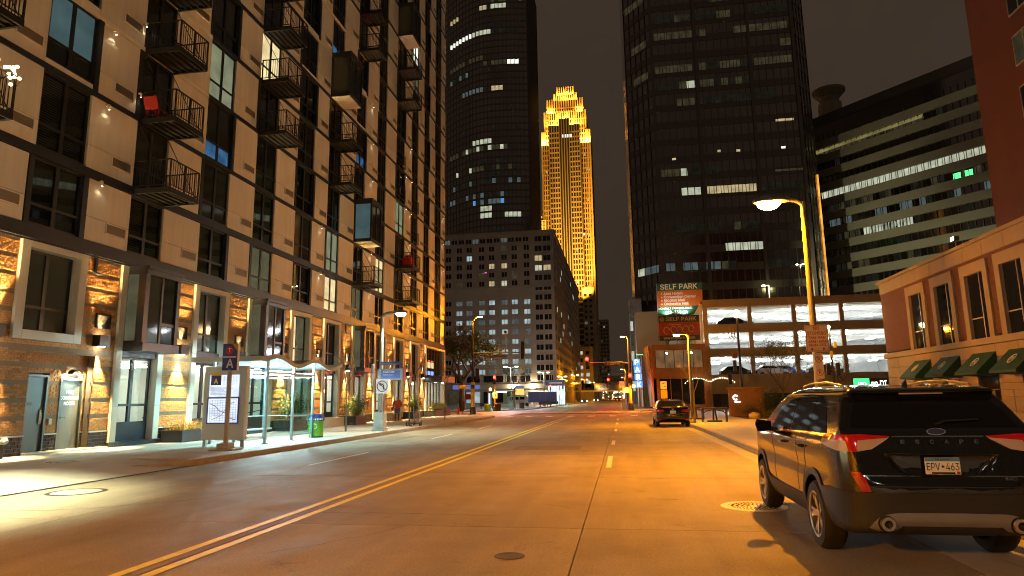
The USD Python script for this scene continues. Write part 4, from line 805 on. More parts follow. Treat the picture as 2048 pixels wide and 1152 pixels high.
for w0 in (28.6, 32.2, 35.45, 38.9, 42.3, 24.6, 20.8):
    y0, y1 = w0, w0+1.75
    f = MB(); f.box(LX-.10, y0-.42, 4.3, LX+.15, y0, 7.62); f.box(LX-.10, y1, 4.3, LX+.15, y1+.42, 7.62); f.box(LX-.11, y0-.42, 7.62, LX+.15, y1+.42, 8.18); s = f.build('window_surround', 'tan_stone', lw)
    f = MB(); f.box(LX+.02, y0, 4.3, LX+.1, y0+.06, 7.62); f.box(LX+.02, y1-.06, 4.3, LX+.1, y1, 7.62); f.box(LX+.02, y0+.55, 4.3, LX+.095, y0+.61, 7.62); f.box(LX+.02, y0+.61, 5.32, LX+.09, y1-.06, 5.38); w = f.build('window', 'window_grey', lw)
    MB().box(LX+.05, y0+.06, 4.3, LX+.06, y1-.06, 7.62).build('pane', 'glass_dark', w)
    # ground floor window and awning
    MB().box(LX+.04, y0+.1, .2, LX+.05, y1-.1, 2.5).build('shop_pane', 'glass_dark', lw); 
    ya, yb_ = y0-.28, y1+.12; pts = lambda y: [(LX-.05, y, 3.62), (LX-.05, y, 2.55), (LX-1.05, y, 2.62), (LX-1.05, y, 2.50), (LX-.05, y, 2.43)]
    a = MB().hull(pts(ya)+pts(yb_)).build('awning', 'awning_green', lw)
    nrm = np.array([-1.0, 0, 1.0])/math.sqrt(2); upv = np.array([1.0, 0, 1.0])/math.sqrt(2); c = np.array([LX-.55, .5*(ya+yb_), 3.12])+nrm*.012
    cm = MB(); rr = .26
    cc = [c+np.array([0, -math.cos(q), 0])*rr*.85+upv*math.sin(q)*rr for q in np.linspace(0, 2*PI, 25)]
    cm.tube(cc, .024, 6, cap=False); cm.bar(c-np.array([0, -.09, 0])-upv*.14, c-np.array([0, -.09, 0])+upv*.14, .045, .02, nrm); cm.bar(c-np.array([0, .09, 0])-upv*.14, c-np.array([0, .09, 0])+upv*.14, .045, .02, nrm); cm.bar(c+np.array([0, .09, 0])-upv*.01, c-np.array([0, .09, 0])+upv*.05, .045, .02, nrm)
    cm.build('emblem', 'white_letters', a)
# railing and low wall before it
rl = thing('railing', 'thin metal railing on a low wall before the brick hotel wing', 'railing', (0, 0, 0)); b = MB(); b.box(14.8, 14, .12, 15.1, 40, .85); b.build('low_wall', 'tan_stone', rl)
for y in np.arange(14.2, 40, 1.3): MB().tube([(14.95, y, .85), (14.95, y, 1.75)], .02, 6).build('post', 'window_grey', rl)
for z in (1.3, 1.74): MB().tube([(14.95, 14.2, z), (14.95, 39.6, z)], .018, 6).build('rail', 'window_grey', rl)
# ---------------- car park
pm('carpark_concrete', (.34, .255, .165), .8, var=.12, scale=.6); pm('carpark_inside', (.60, .60, .56), .8, var=.1, scale=.7); em('tube_white', (.88, .95, 1.), 140.); em('carpark_haze', (.8, .85, 1.), 1.)
cp = thing('car_park', 'open four level concrete car park with white lamps inside behind the corner', 'building')
GYF = 85.0; lv = [2.9, 6.45, 9.43, 12.68]
bands = [(1.9, 4.25), (6.45, 7.48), (9.43, 10.5), (12.65, 13.65)]
for z0, z1 in bands: MB().bevbox(10.45, GYF-.15, z0, 38, GYF+.2, z1, .02).build('parapet', 'carpark_concrete', cp)
for x in (10.5, 15.85, 21.1, 26.6, 31.6, 36.8): MB().bevbox(x, GYF-.05, .1, x+.5, GYF+.45, 12.64, .02).build('column', 'carpark_concrete', cp)
for z in (3.9, 7.1, 10.1, 13.2):
    MB().box(10.45, GYF+.2, z-.28, 38, GYF+22, z).build('deck', 'carpark_inside', cp)
    if z > 5:
        for y in np.arange(GYF+1, GYF+22, 1.5): MB().box(10.45, y, z-.62, 38, y+.22, z-.28).build('deck_beam', 'carpark_inside', cp)
b = MB(); b.box(10.45, GYF+21.5, .1, 38, GYF+60, 13.3); b.box(38, GYF, .1, 38.4, GYF+22, 13.2); b.box(10.2, GYF+.4, .1, 10.44, GYF+22, 13.2); b.build('inner_wall', 'carpark_inside', cp)
for z0, z1 in ((3.95, 7.0), (7.15, 10.0), (10.15, 13.1)):
    r = MB(); r.hull([(20, GYF+9, z0), (20, GYF+9, z0+.9), (33, GYF+9, z1-.9), (33, GYF+9, z1-.2), (20, GYF+9.3, z0), (20, GYF+9.3, z0+.9), (33, GYF+9.3, z1-.9), (33, GYF+9.3, z1-.2)]); r.build('ramp_parapet', 'carpark_inside', cp)
    for x in (13.3, 18.6, 23.2, 28.3, 34.0):
        for y in ((3., 12.) if x != 18.6 else (8.,)):
            zz = z1-.46; o = MB().bevbox(x-.55, GYF+y-.35, zz-.42, x+.55, GYF+y+.35, zz-.16, .08); o = o.build('lamp_fitting', 'tube_white', cp)
for i in range(12): MB().box(12+i*2.1, GYF-.2, 1.9-1.8, 12.1+i*2.1, GYF-.1, 1.9).build('louvre_post', 'frame_metal', cp)
MB().box(10.45, GYF, .1, 38, GYF+.1, 1.9).build('louvre_wall', 'far_glass', cp)
# roof deck lamps
for (x, y, z, n) in ((35.9, 135, 27.2, 'tall'), (19.3, 88, 15.7, 'short')):
    t = thing('roof_lamp', '%s yellow green lamp post on the car park roof' % ('taller twin headed' if n == 'tall' else 'shorter'), 'roof lamp', (x, y, 13.2)); h = z-13.2; f = h/4.5 if h > 6 else 1.
    MB().cyl(0, 0, 0, h, .07, .05, 8).build('pole', 'pale_steel', t)
    for s in ((-1, 1) if n == 'tall' else (-1,)):
        MB().bar((0, 0, h-.05), (s*.6, 0, h), .06).build('arm', 'pale_steel', t); MB().sphere((s*.62, -.05, h-.05), (.26, .2, .12), 2).build('lens', 'lamp_yellowgreen' if 'lamp_yellowgreen' in MAT else 'lamp_white', t)
    light('sphere', t, 'lamp_light', (0, -.3, h-.4), (1., .92, .50), 500. if n == 'short' else 8000., .15, None if n == 'short' else (1, .25, .15), None if n == 'short' else 70)
# ---------------- corner restaurant
pm('rust_panel', (.24, .115, .045), .6, var=.18, scale=.8); pm('rust_dark', (.10, .055, .03), .6, var=.15, scale=1)
rs = thing('corner_restaurant', 'two storey rust brown glass fronted restaurant at the far right corner', 'building')
FY = 79.5
b = MB(); b.box(3.75, FY+.25, .1, 9.8, FY+6, 7.7); b.build('wall', 'rust_dark', rs)
for a, c, z0, z1 in ((3.7, 9.85, 7.05, 7.72), (3.7, 9.85, 3.72, 4.95), (3.7, 4.05, .14, 7.05), (9.5, 9.85, .14, 7.05), (3.7, 4.4, .14, 3.72), (7.9, 8.1, .14, 3.72)): MB().bevbox(a, FY-.05-(.01 if z1-z0 > 2 else .02), z0, c, FY+.3, z1, .015).build('panel', 'rust_panel', rs)
em('amber_room', (1., .52, .22), .16, .4, 1.2); em('bulb', (1., .78, .42), 30.)
for i in range(5): MB().box(4.1+i*1.08, FY+.1, 4.98, 5.1+i*1.08, FY+.12, 7.03).build('pane', 'amber_room', rs); MB().box(5.1+i*1.08, FY, 4.96, 5.17+i*1.08, FY+.2, 7.05).build('mullion', 'frame_metal', rs)
for i in range(4): MB().box(4.45+i*1.27, FY+.1, .75, 5.62+i*1.27, FY+.12, 3.7).build('pane', 'glass_dark', rs); MB().box(5.62+i*1.27, FY, .74, 5.70+i*1.27, FY+.2, 3.72).build('mullion', 'rust_panel', rs)
MB().box(4.42, FY-.02, .12, 9.5, FY+.3, .74).build('stall_riser', 'rust_panel', rs)
for x, z in ((5.4, 6.7), (8.2, 6.7)): MB().sphere((x, FY+.05, z), .13, 1).build('bulb', 'bulb', rs)
for i in range(22):
    x = 7.3+i*.26; MB().sphere((x, FY-.5, 3.15+.55*abs(math.sin(i*.30))**.7), .035, 1).build('string_bulb', 'bulb', rs)
# angled side wall with leaning fins
b = MB(); b.hull([(3.74, FY, .14), (3.74, FY+14, .14), (3.74, FY, 7.7), (3.74, FY+14, 7.7), (3.2, FY+.2, 7.6), (3.2, FY+14, 7.6), (3.5, FY+.2, 3.6), (3.5, FY+14, 3.6)]); b.build('side_wall', 'rust_panel', rs)
for i in range(6): MB().hull([(3.0, FY+1+i*2.2, 7.6), (3.0, FY+1.3+i*2.2, 7.6), (3.5, FY+1+i*2.2, 3.2), (3.5, FY+1.3+i*2.2, 3.2), (3.55, FY+1+i*2.2, 7.6), (3.6, FY+1.3+i*2.2, 3.2)]).build('fin', 'rust_dark', rs)
MB().box(3.5, FY+5.6, .2, 3.55, FY+6.0, 3.0).build('light_strip', 'sign_white', rs)
# annex between restaurant and car park
MB().box(9.86, FY+.4, .1, 10.4, GYF+.1, 7.4).build('link_wall', 'rust_panel', rs)
# parking boards above the restaurant
pm('board_green', (.008, .105, .062), .5, var=.1, scale=2); pm('board_orange', (.50, .13, .02), .5, var=.1, scale=2); pm('board_black', (.02, .018, .016), .5); pm('board_red', (.30, .012, .012), .5, var=.1, scale=2); pm('board_letters', (.80, .80, .76), .5); pm('board_dim', (.42, .37, .32), .6)
BY = 79.2
pb = thing('parking_board', 'large green and orange SELF PARK billboard listing hotels and halls', 'billboard')
G2 = [(4.62, 11.18), (8.72, 11.18), (9.84, 12.95), (9.84, 15.0), (4.62, 15.0)]
MB().prism(sg.Polygon(G2).intersection(sg.box(0, 0, 20, 12.22)), 'y', BY, BY+.18).build('board_lower', 'board_green', pb); MB().prism(sg.Polygon(G2).intersection(sg.box(0, 12.22, 20, 14.12)), 'y', BY, BY+.18).build('board_middle', 'board_orange', pb); MB().prism(sg.Polygon(G2).intersection(sg.box(0, 14.12, 20, 20)), 'y', BY, BY+.18).build('board_upper', 'board_green', pb)
tx = lambda s, h, x, z, w, m, y=BY, p=pb, n='lettering', bold=True: MB().text(s, h, (x, y-.006, z), (1, 0, 0), (0, 0, 1), .005, bold, width=w).build(n, m, p)
tx('SELF PARK', .62, 7.15, 14.27, 4.3, 'board_letters')
for s, w, z in (('Area Hotels', 2.2, 13.62), ('Convention Center', 3.7, 13.21), ('Nicollet Mall', 2.4, 12.80), ('Orchestra Hall', 2.8, 12.38)):
    tx('• '+s, .30, 5.05+(w+.35)/2, z, w+.35, 'board_letters')
tx('MONTHLY PARKING AVAIL', .24, 6.65, 11.86, 3.9, 'board_letters'); tx('612-334-34', .36, 6.75, 11.32, 2.6, 'board_letters')
for x in (5.6, 7.6):
    o = MB().bevbox(x-.2, BY-.75, 10.98, x+.2, BY-.55, 11.1, .02).build('board_lamp', 'frame_metal', pb); MB().bar((x, BY-.65, 11.0), (x, BY, 11.05), .04).build('lamp_arm', 'frame_metal', pb); light('sphere', o, 'lamp_light', (x, BY-.6, 11.2), (1., .96, .86), 60., .06, (0, .35, 1), 75)
b = MB(); b.box(4.54, BY-.03, 8, 4.62, BY+.2, 15.0); b.build('frame_post', 'window_grey', pb); MB().box(6.6, BY+.2, 7.7, 6.75, BY+.4, 14.8).build('support', 'window_grey', pb); MB().box(8.6, BY+.2, 7.7, 8.75, BY+.4, 12.4).build('support', 'window_grey', pb)
pb2 = thing('parking_board', 'smaller black and red SELF PARK billboard below the green one', 'billboard')
MB().box(4.5, BY+.005, 8.15, 9.3, BY+.16, 8.75).build('board_lower', 'board_black', pb2); MB().box(4.5, BY+.006, 8.75, 9.3, BY+.16, 10.3).build('board_middle', 'board_red', pb2); MB().box(4.5, BY+.005, 10.3, 9.3, BY+.16, 11.1).build('board_upper', 'board_black', pb2)
tx('SELF PARK', .44, 7.2, 10.48, 3.5, 'board_dim', p=pb2); tx('www.iparkit.com'.replace('iparkit', 'ipark'), .30, 6.9, 8.32, 3.6, 'board_dim', p=pb2); tx('• Area Hotels', .18, 6.4, 9.95, 1.6, 'board_dim', p=pb2)
b = MB(); c = np.array([5.02, BY, 10.68]); b.tube([c+np.array([.22*math.cos(q), 0, .22*math.sin(q)]) for q in np.linspace(0, 2*PI, 21)], .05, 6, cap=False); b.bar(c+[-.12, 0, .02], c+[.0, 0, -.1], .07); b.bar(c+[.0, 0, -.1], c+[.14, 0, .12], .07); b.build('check_emblem', 'board_dim', pb2)
b = MB()
for i, (x, z, r) in enumerate(((5.5, 9.35, .42), (6.3, 9.45, .38), (7.0, 9.4, .40), (7.7, 9.45, .40), (8.35, 9.5, .38))): b.tube([(x+r*.8*math.cos(q), BY-.0, z+r*math.sin(q)) for q in np.linspace(.5*(i % 2), 5.2+.5*(i % 3), 18)], .045, 5)
b.build('worn_script', 'board_dim', pb2)
# vertical lit PARK sign farther on
em('park_blue', (.10, .30, 1.), 1.6); em('park_white', (.85, .92, 1.), 3.0)
ps = thing('park_sign', 'vertical lit blue sign of four boxes spelling PARK beyond the restaurant', 'sign', (2.2, 95, 0))
for i, ch in enumerate('PARK'):
    z = 6.5-i*1.04; MB().box(-.48+.07*i, -.2, z-.42, .48+.07*i, .3, z+.46).build('letter_box', 'park_blue', ps); MB().text(ch, .66, (.07*i, -.205, z-.32), (1, 0, 0), (0, 0, 1), .01, True).build('letter', 'park_white', ps)
MB().box(.5, .0, 2.6, .62, .1, 7.4).build('bracket', 'frame_metal', ps); MB().box(.0, -.1, 7.52, 1.5, 0, 7.66).build('neon_line', 'dot_green', ps)
pn = thing('street_annex', 'dark two storey building behind the restaurant carrying the vertical lit sign', 'building'); MB().box(2.9, 95.5, .1, 12, 108, 7.4).build('wall', 'rust_dark', pn); MB().box(2.88, 96, .3, 2.9, 98, 3.).build('shop_pane', 'win_warm', pn); MB().box(3.2, 95.46, .2, 4.2, 95.5, 3.).build('shop_pane', 'win_dim', pn)
# ---------------- the far end of the street
def plain_tower(name, label, x0, x1, y0, y1, h, mat, lamps, n=14, seed=1, step=(3.2, 3.6)):
    t = thing(name, label, 'building'); MB().box(x0, y0, 0, x1, y1, h).build('wall', mat, t); q = random.Random(seed); b = MB(); k = 0
    for z in np.arange(5, h-3, step[1]):
        for x in np.arange(x0+.8, x1-2, step[0]):
            if q.random() < n/100: MB().box(x, y0-.06, z, x+step[0]*.55, y0-.01, z+1.7).build('lit_window', q.choice(lamps), t)
            else: b.box(x, y0-.05, z, x+step[0]*.55, y0-.01, z+1.7)
    if b.n: b.build('windows', 'far_glass', t, kind='stuff')
    return t
em('win_pink', (1., .62, .45), .28, .3, .4)
plain_tower('far_tower', 'slim pale residential tower at the far end of the street', -20.4, -9.6, 600, 620, 72, 'hotel_stone', ['win_pink', 'win_dim'], 22, 2, (2.6, 3.3))
plain_tower('far_tower', 'dark grey tower beside the foot of the golden tower', -22.5, -15.4, 420, 440, 72, 'pale_steel', ['win_cool_dim'], 5, 3)
plain_tower('far_block', 'mid height dark block lower down the left side of the street', -34, -13.6, 330, 390, 27, 'hotel_stone', ['win_cool', 'win_pale'], 30, 4)
plain_tower('far_block', 'low lit block along the far left of the street', -40, -13.6, 400, 460, 16, 'rust_dark', ['win_warm', 'win_pale', 'sign_orange'], 45, 5, (3., 3.2))
plain_tower('far_block', 'low block on the far right of the street with warm shop windows', 1.2, 30, 240, 300, 14, 'rust_dark', ['win_warm', 'win_pale'], 40, 6, (3., 3.2))
plain_tower('far_block', 'distant dark block closing the street', -30, 40, 700, 720, 24, 'hotel_stone', ['win_warm', 'win_pale', 'win_cool'], 30, 7, (3., 3.4))
sk = thing('skyway', 'enclosed footbridge crossing the street with a lit white strip', 'bridge'); b = MB(); b.box(-26, 330, 5.2, 3, 336, 8.8); b.build('deck', 'far_glass', sk); MB().box(-22, 329.9, 4.6, .8, 330, 5.25).build('light_strip', 'sign_white', sk)
# ================================================================ street furniture
pm('pole_grey', (.22, .215, .205), .5, metal=.4, var=.12, scale=3); pm('pole_concrete', (.42, .39, .34), .75, var=.1, scale=6); pm('pole_black', (.018, .017, .016), .5, var=.3, scale=4); pm('pole_yellow', (.62, .36, .02), .5, var=.15, scale=4)
pm('sign_white', (.78, .77, .72), .5, var=.04, scale=6); pm('sign_red', (.50, .02, .02), .5); pm('sign_black', (.02, .02, .02), .5); pm('sign_navy', (.030, .045, .20), .45); pm('sign_blue', (.05, .085, .42), .45); pm('sign_yellow', (.75, .45, .02), .45); pm('sign_brown', (.12, .05, .16), .5)
SOD, AMB, LED = (1., .31, .0), (1., .33, .002), (1., .95, .66)
pm('lamp_housing', (.20, .20, .195), .5, metal=.3)
def cobra(name, label, x, y, h, reach, tall_base, lens, col, inten, polemat='pole_grey', r=.10, group=None, ang=0., sz=1., cone=None):
    """pole, curved arm and cobra head; reach is the arm along the direction ang from the pole"""
    t = thing(name, label, 'street lamp', (x, y, .13)); ca, sa = math.cos(ang), math.sin(ang); s = 1 if reach > 0 else -1; L = abs(reach); P = lambda u, z: (u*ca*s, u*sa*s, z)
    MB().tube([(0, 0, 0), (0, 0, h*.97)], [r, r*.66], 14).build('pole', polemat, t)
    if tall_base: b = MB(); b.bevbox(-.26, -.26, 0, .26, .26, .95, .03); b.bevbox(-.33, -.33, 0, .33, .33, .18, .03); b.build('base', 'pole_concrete', t)
    else: MB().lathe([(r*1.9, 0), (r*1.9, .05), (r*1.3, .16), (r, .2)], sides=16).build('base', polemat, t)
    MB().tube([P(0, h*.95)]+[P(L*.45*(1-math.cos(q)), h*.95+.30*L*math.sin(q)*.9) for q in np.linspace(.3, PI/2, 6)]+[P(L*.8, h*.95+.29*L)], [r*.62]*7+[r*.5], 10).build('arm', polemat, t)
    hz = h*.95+.27*L; hd = MB(); c = np.array(P(L*.98, hz)); A = np.array([ca*s, sa*s, 0]); B = np.array([-sa*s, ca*s, 0])
    m = trimesh.creation.icosphere(3, 1.0); v = m.vertices.copy(); v[:, 2] = np.where(v[:, 2] < -.25, -.25, v[:, 2]); hd.add(c+v[:, :1]*.38*sz*A+v[:, 1:2]*.17*sz*B+v[:, 2:]*np.array([0, 0, .13*sz]), m.faces); hd.build('head', 'lamp_housing', t)
    ln = MB(); v = m.vertices.copy(); v[:, 2] = np.where(v[:, 2] > .1, .1, v[:, 2]); ln.add(c+A*.06*sz+v[:, :1]*.24*sz*A+v[:, 1:2]*.15*sz*B+(v[:, 2:]*.15*sz-.05*sz)*np.array([0, 0, 1.]), m.faces); ln.build('lens', lens, t)
    light('sphere', t, 'lamp_light', c+A*.06*sz+np.array([0, 0, -.24*sz]), col, inten, .06, (0, 0, -1), cone, soft=.6)
    return t
near = cobra('street_lamp', 'tall street lamp glaring orange above the black SUV with no stopping sign on its pole', 4.45, 16.1, 6.25, -.72, False, 'lamp_sodium', SOD, 1650., r=.09, sz=1.15, cone=80)
def plate(parent, name, c, w, h, mat, ry=0., t=.006, nrm=(0, -1, 0), rad=.04):
    """a thin rounded sign board facing the street"""
    g = sg.box(-w/2+rad, -h/2+rad, w/2-rad, h/2-rad).buffer(rad, 4); m = MB().prism(g, 'y', -t/2, t/2); cz, s = math.cos(ry), math.sin(ry)
    m.v = [np.c_[v[:, 0]*cz-v[:, 2]*s, v[:, 1], v[:, 0]*s+v[:, 2]*cz]+np.array(c) for v in m.v]; return m.build(name, mat, parent)
def words(parent, s, h, c, mat, width=None, ry=0., bold=True, name='lettering'):
    return MB().text(s, h, c, (math.cos(ry), 0, math.sin(ry)), (-math.sin(ry), 0, math.cos(ry)), .002, bold, width=width).build(name, mat, parent)
def ring(parent, c, r, w, mat, slash=True, name='ring'):
    b = MB(); c = np.array(c, float); b.tube([c+[r*math.cos(q), 0, r*math.sin(q)] for q in np.linspace(0, 2*PI, 29)], w/2, 5, cap=False)
    if slash: b.bar(c+[-r*.68, 0, r*.68], c+[r*.68, 0, -r*.68], w*.9, .004, (0, 1, 0))
    return b.build(name, mat, parent)
t = thing('parking_sign', 'white NO STOPPING sign with red lettering on the near lamp pole', 'traffic sign', (4.46, 15.95, 2.9))
plate(t, 'board', (0, 0, 0), .50, .62, 'sign_white', rad=.035)
b = MB(); b.prism(sg.box(-.235, -.295, .235, .295).difference(sg.box(-.225, -.285, .225, .285)), 'y', -.006, -.0035); b.build('border', 'sign_red', t)
for s, h, z, w in (('NO', .082, .185, .13), ('STOPPING', .078, .075, .40), ('7AM-9AM', .058, -.015, .38), ('4PM-6PM', .058, -.105, .38), ('MON-FRI', .058, -.185, .36)): words(t, s, h, (0, -.004, z), 'sign_red', w)
b = MB(); b.bar((-.12, -.005, -.245), (.12, -.005, -.245), .018, .003)
for s in (-1, 1): b.hull([(s*.17, -.007, -.245), (s*.11, -.007, -.212), (s*.11, -.007, -.278), (s*.17, -.004, -.245), (s*.11, -.004, -.212), (s*.11, -.004, -.278)])
b.build('arrow', 'sign_red', t)
t = thing('parking_sign', 'narrow faded no parking sign below the NO STOPPING sign', 'traffic sign', (4.46, 15.95, 2.27)); plate(t, 'board', (0, 0, 0), .18, .58, 'sign_white', rad=.02); ring(t, (0, -.005, .15), .07, .014, 'sign_red'); ring(t, (0, -.005, -.15), .07, .014, 'sign_red'); words(t, 'P', .07, (0, -.004, .12), 'sign_black'); words(t, 'P', .07, (0, -.004, -.18), 'sign_black')
cobra('street_lamp', 'second orange street lamp beside the parked sedan', 3.98, 39.8, 5.25, -.62, False, 'lamp_amber', AMB, 1300., sz=.85)
cobra('street_lamp', 'street lamp on the left pavement carrying the wayfinding boards', -11.95, 31.75, 5.95, .95, True, 'lamp_white', LED, 700., polemat='pole_grey', r=.13, sz=1.1, cone=64)
# the next lamps of the same rows, outside the picture
cobra('street_lamp', 'street lamp of the left row standing left of the view', -13.9, 8.6, 5.95, .95, True, 'lamp_led', (1., 1., .60), 3000., r=.13, sz=1.1, cone=46)
cobra('street_lamp', 'street lamp of the right row standing behind the viewpoint', 4.9, -9., 6.25, -.72, False, 'lamp_led', LED, 500., r=.125, cone=84)
cobra('street_lamp', 'street lamp of the left row standing behind the viewpoint', -12.0, -7.5, 6.2, .95, True, 'lamp_amber', SOD, 10500., r=.125, cone=84)
# roof floodlights of the hotel wing, washing the opposite front
for i, (y, I, lab) in enumerate(((37.4, 1250., 'small bright floodlight on the roof edge of the brick hotel wing'), (20., 640., 'roof floodlight of the hotel wing nearer than the one in view'), (4., 720., 'roof floodlight of the hotel wing beside the viewpoint'))):
    t = thing('roof_floodlight', lab, 'floodlight', (LX-.15, y, 9.28)); MB().cyl(0, 0, 0, .35, .04, sides=8).build('stem', 'pole_grey', t); MB().bevbox(-.16, -.2, .3, .1, .2, .55, .02).build('housing', 'lamp_housing', t); MB().box(-.168, -.15, .34, -.162, .15, .52).build('lens', 'lamp_yellowgreen', t)
    light('sphere', t, 'lamp_light', (-.30, 0, .43), (1., .67, .39), I, .08, (-1, .4 if i == 0 else 0, .8), 58, soft=.7)
# wayfinding boards and no left turn sign on the left lamp
t = thing('wayfinding_sign', 'blue wayfinding board in a grey frame on the left lamp pole', 'sign', (-11.95, 31.55, 0))
b = MB(); b.bevbox(-.10, -.05, 2.62, 1.22, .05, 3.20, .01); b.build('frame', 'pole_grey', t); plate(t, 'board', (.60, -.056, 2.90), 1.0, .40, 'sign_blue', rad=.01)
words(t, 'DOWNTOWN', .07, (.5, -.061, 2.99), 'sign_white', .6); words(t, 'Transit stop A', .05, (.48, -.061, 2.87), 'sign_white', .55, bold=False)
plate(t, 'top_board', (.62, -.02, 3.46), 1.15, .17, 'sign_navy', rad=.01); MB().box(1.22, -.06, 2.60, 1.34, .06, 3.25).build('red_edge', 'sign_red', t); MB().bevbox(-.42, -.02, 2.35, -.30, .08, 3.45, .01).build('side_post', 'pole_grey', t)
t = thing('turn_sign', 'white no left turn sign with red ring on the left lamp pole', 'traffic sign', (-11.78, 31.5, 2.33)); plate(t, 'board', (0, 0, 0), .66, .70, 'sign_white', rad=.04); ring(t, (0, -.006, 0), .26, .05, 'sign_red')
b = MB(); b.tube([(.08, -.008, -.17), (.08, -.008, .02), (.03, -.008, .10), (-.06, -.008, .10)], .03, 5); b.hull([(-.06, -.012, .19), (-.06, -.012, .01), (-.17, -.012, .10), (-.06, -.005, .19), (-.06, -.005, .01), (-.17, -.005, .10)]); b.build('arrow', 'sign_black', t)
# ---------------- traffic signals
em('signal_red', (1., .0018, .001), 240.); em('signal_amber', (1., .30, .03), 40.); em('signal_green', (.05, 1., .35), 8.); pm('signal_lens_off', (.03, .02, .018), .3)
def head(parent, c, on=0, back=False, mat='pole_black', n=3, lit='signal_red', s=1.):
    """a three lamp signal head with hoods, facing the viewer"""
    c = np.array(c, float); b = MB(); b.bevbox(c[0]-.17*s, c[1], c[2]-.17*s-.36*s*(n-1), c[0]+.17*s, c[1]+.2*s, c[2]+.19*s, .02); o = b.build('signal_head', mat, parent)
    for i in range(n):
        z = c[2]-.36*i*s; y = c[1]+(.2*s if back else 0); sg_ = 1 if back else -1
        if not back: MB().lathe([(0, 0), (.18*s, 0), (.185*s, .02)], (0, 0, 0), 16).move([[1, 0, 0, c[0]], [0, 0, -1, y-.004], [0, 1, 0, z], [0, 0, 0, 1]]).build('lens', lit if i == on else 'signal_lens_off', o)
        h = MB(); n_ = 8; pts = [(c[0]+.14*s*math.cos(q), z+.14*s*math.sin(q)) for q in np.linspace(-.3, PI+.3, n_)]
        for (xa, za), (xb, zb) in zip(pts, pts[1:]): h.quad((xa, y, za), (xb, y, zb), (xb, y+sg_*.2*s, zb), (xa, y+sg_*.2*s, za))
        h.build('hood', mat, o)
    if not back and on is not None: light('sphere', o, 'lamp_light', (c[0], c[1]-.12, c[2]-.36*on*s), {'signal_red': (1., .02, .01), 'signal_amber': (1, .4, .05), 'signal_green': (.05, 1., .4)}[lit], 420., .1)
    return o
t = thing('signal_pole', 'traffic signal pole with yellow base, long arm and orange lamp at the left corner', 'traffic signal', (-14.75, 64.9, .13))
MB().cyl(0, 0, 0, .75, .34, .26, 12).build('base', 'pole_black', t); MB().cyl(0, 0, .75, 3.2, .20, sides=14).build('lower_pole', 'pole_yellow', t); MB().cyl(0, 0, 2.55, 2.95, .21, sides=14).build('band', 'pole_black', t); MB().cyl(0, 0, 3.2, 9.3, .13, .08, 12).build('pole', 'pole_black', t); MB().bar((-1.1, 0, 2.75), (0, 0, 2.8), .06).build('bracket', 'pole_yellow', t)
MB().tube([(0, 0, 6.1), (2.4, 0, 6.15), (5.0, 0, 6.05)], [.08, .065, .05], 8).build('mast_arm', 'pole_grey', t); MB().cyl(3.4, 0, 6.1, 8.1, .05, sides=8).build('camera_post', 'pole_grey', t); MB().bevbox(3.28, -.25, 8.05, 3.52, .2, 8.25, .02).build('camera', 'pole_black', t)
b = MB(); b.bevbox(1.2, -.05, 5.62, 3.5, .05, 5.86, .01); b.build('street_name_board', 'rust_panel', t); head(t, (5.1, .05, 7.0), None, True, n=5, s=1.0); head(t, (.45, .1, 4.4), None, True)
MB().tube([(0, 0, 9.2), (.35, 0, 9.75), (.6, 0, 9.9)], .05, 8).build('lamp_arm', 'pole_grey', t); MB().sphere((.75, 0, 9.86), (.36, .16, .10), 2).build('lamp_head', 'lamp_housing', t); MB().sphere((.78, 0, 9.78), (.25, .13, .09), 2).build('lens', 'lamp_amber', t); light('sphere', t, 'lamp_light', (.78, 0, 9.6), AMB, 800., .1)
t = thing('signal_pole', 'traffic signal pole with arm, street name sign and red light at the far right corner', 'traffic signal', (.95, 79.6, .13))
MB().cyl(0, 0, 0, .8, .38, .26, 12).build('base', 'pole_black', t); MB().cyl(0, 0, .8, 3.1, .20, sides=14).build('lower_pole', 'pole_yellow', t); MB().cyl(0, 0, 3.1, 8.4, .12, .08, 12).build('pole', 'pole_grey', t); MB().tube([(0, 0, 5.5), (-2.4, 0, 5.6), (-5.2, 0, 5.72)], [.08, .06, .045], 8).build('mast_arm', 'pole_grey', t)
MB().bevbox(-2.9, -.05, 5.2, -.7, .05, 5.72, .02).build('street_name_board', 'sign_navy', t); words(t, 'S 10TH ST', .30, (-1.8, -.054, 5.33), 'sign_white', 1.6)
head(t, (-4.95, -.3, 6.1), 0); head(t, (.05, -.4, 4.05), 0, mat='pole_black'); head(t, (.42, -.4, 2.78), 0, n=1, lit='signal_amber')
MB().tube([(0, 0, 8.3), (-.2, 0, 8.7), (-.5, 0, 8.78)], .05, 8).build('lamp_arm', 'pole_grey', t); MB().sphere((-.65, 0, 8.74), (.36, .16, .10), 2).build('lamp_head', 'lamp_housing', t); MB().sphere((-.66, 0, 8.66), (.25, .13, .09), 2).build('lens', 'lamp_amber', t); light('sphere', t, 'lamp_light', (-.66, 0, 8.48), AMB, 1000., .1)
plate(t, 'one_way_sign', (-.55, -.25, 2.35), .7, .65, 'sign_white'); plate(t, 'speed_sign', (-.95, -.2, 3.0), .6, .75, 'sign_white'); MB().cyl(-.95, -.1, 0, 3.2, .04, sides=8).build('sign_post', 'pole_grey', t)
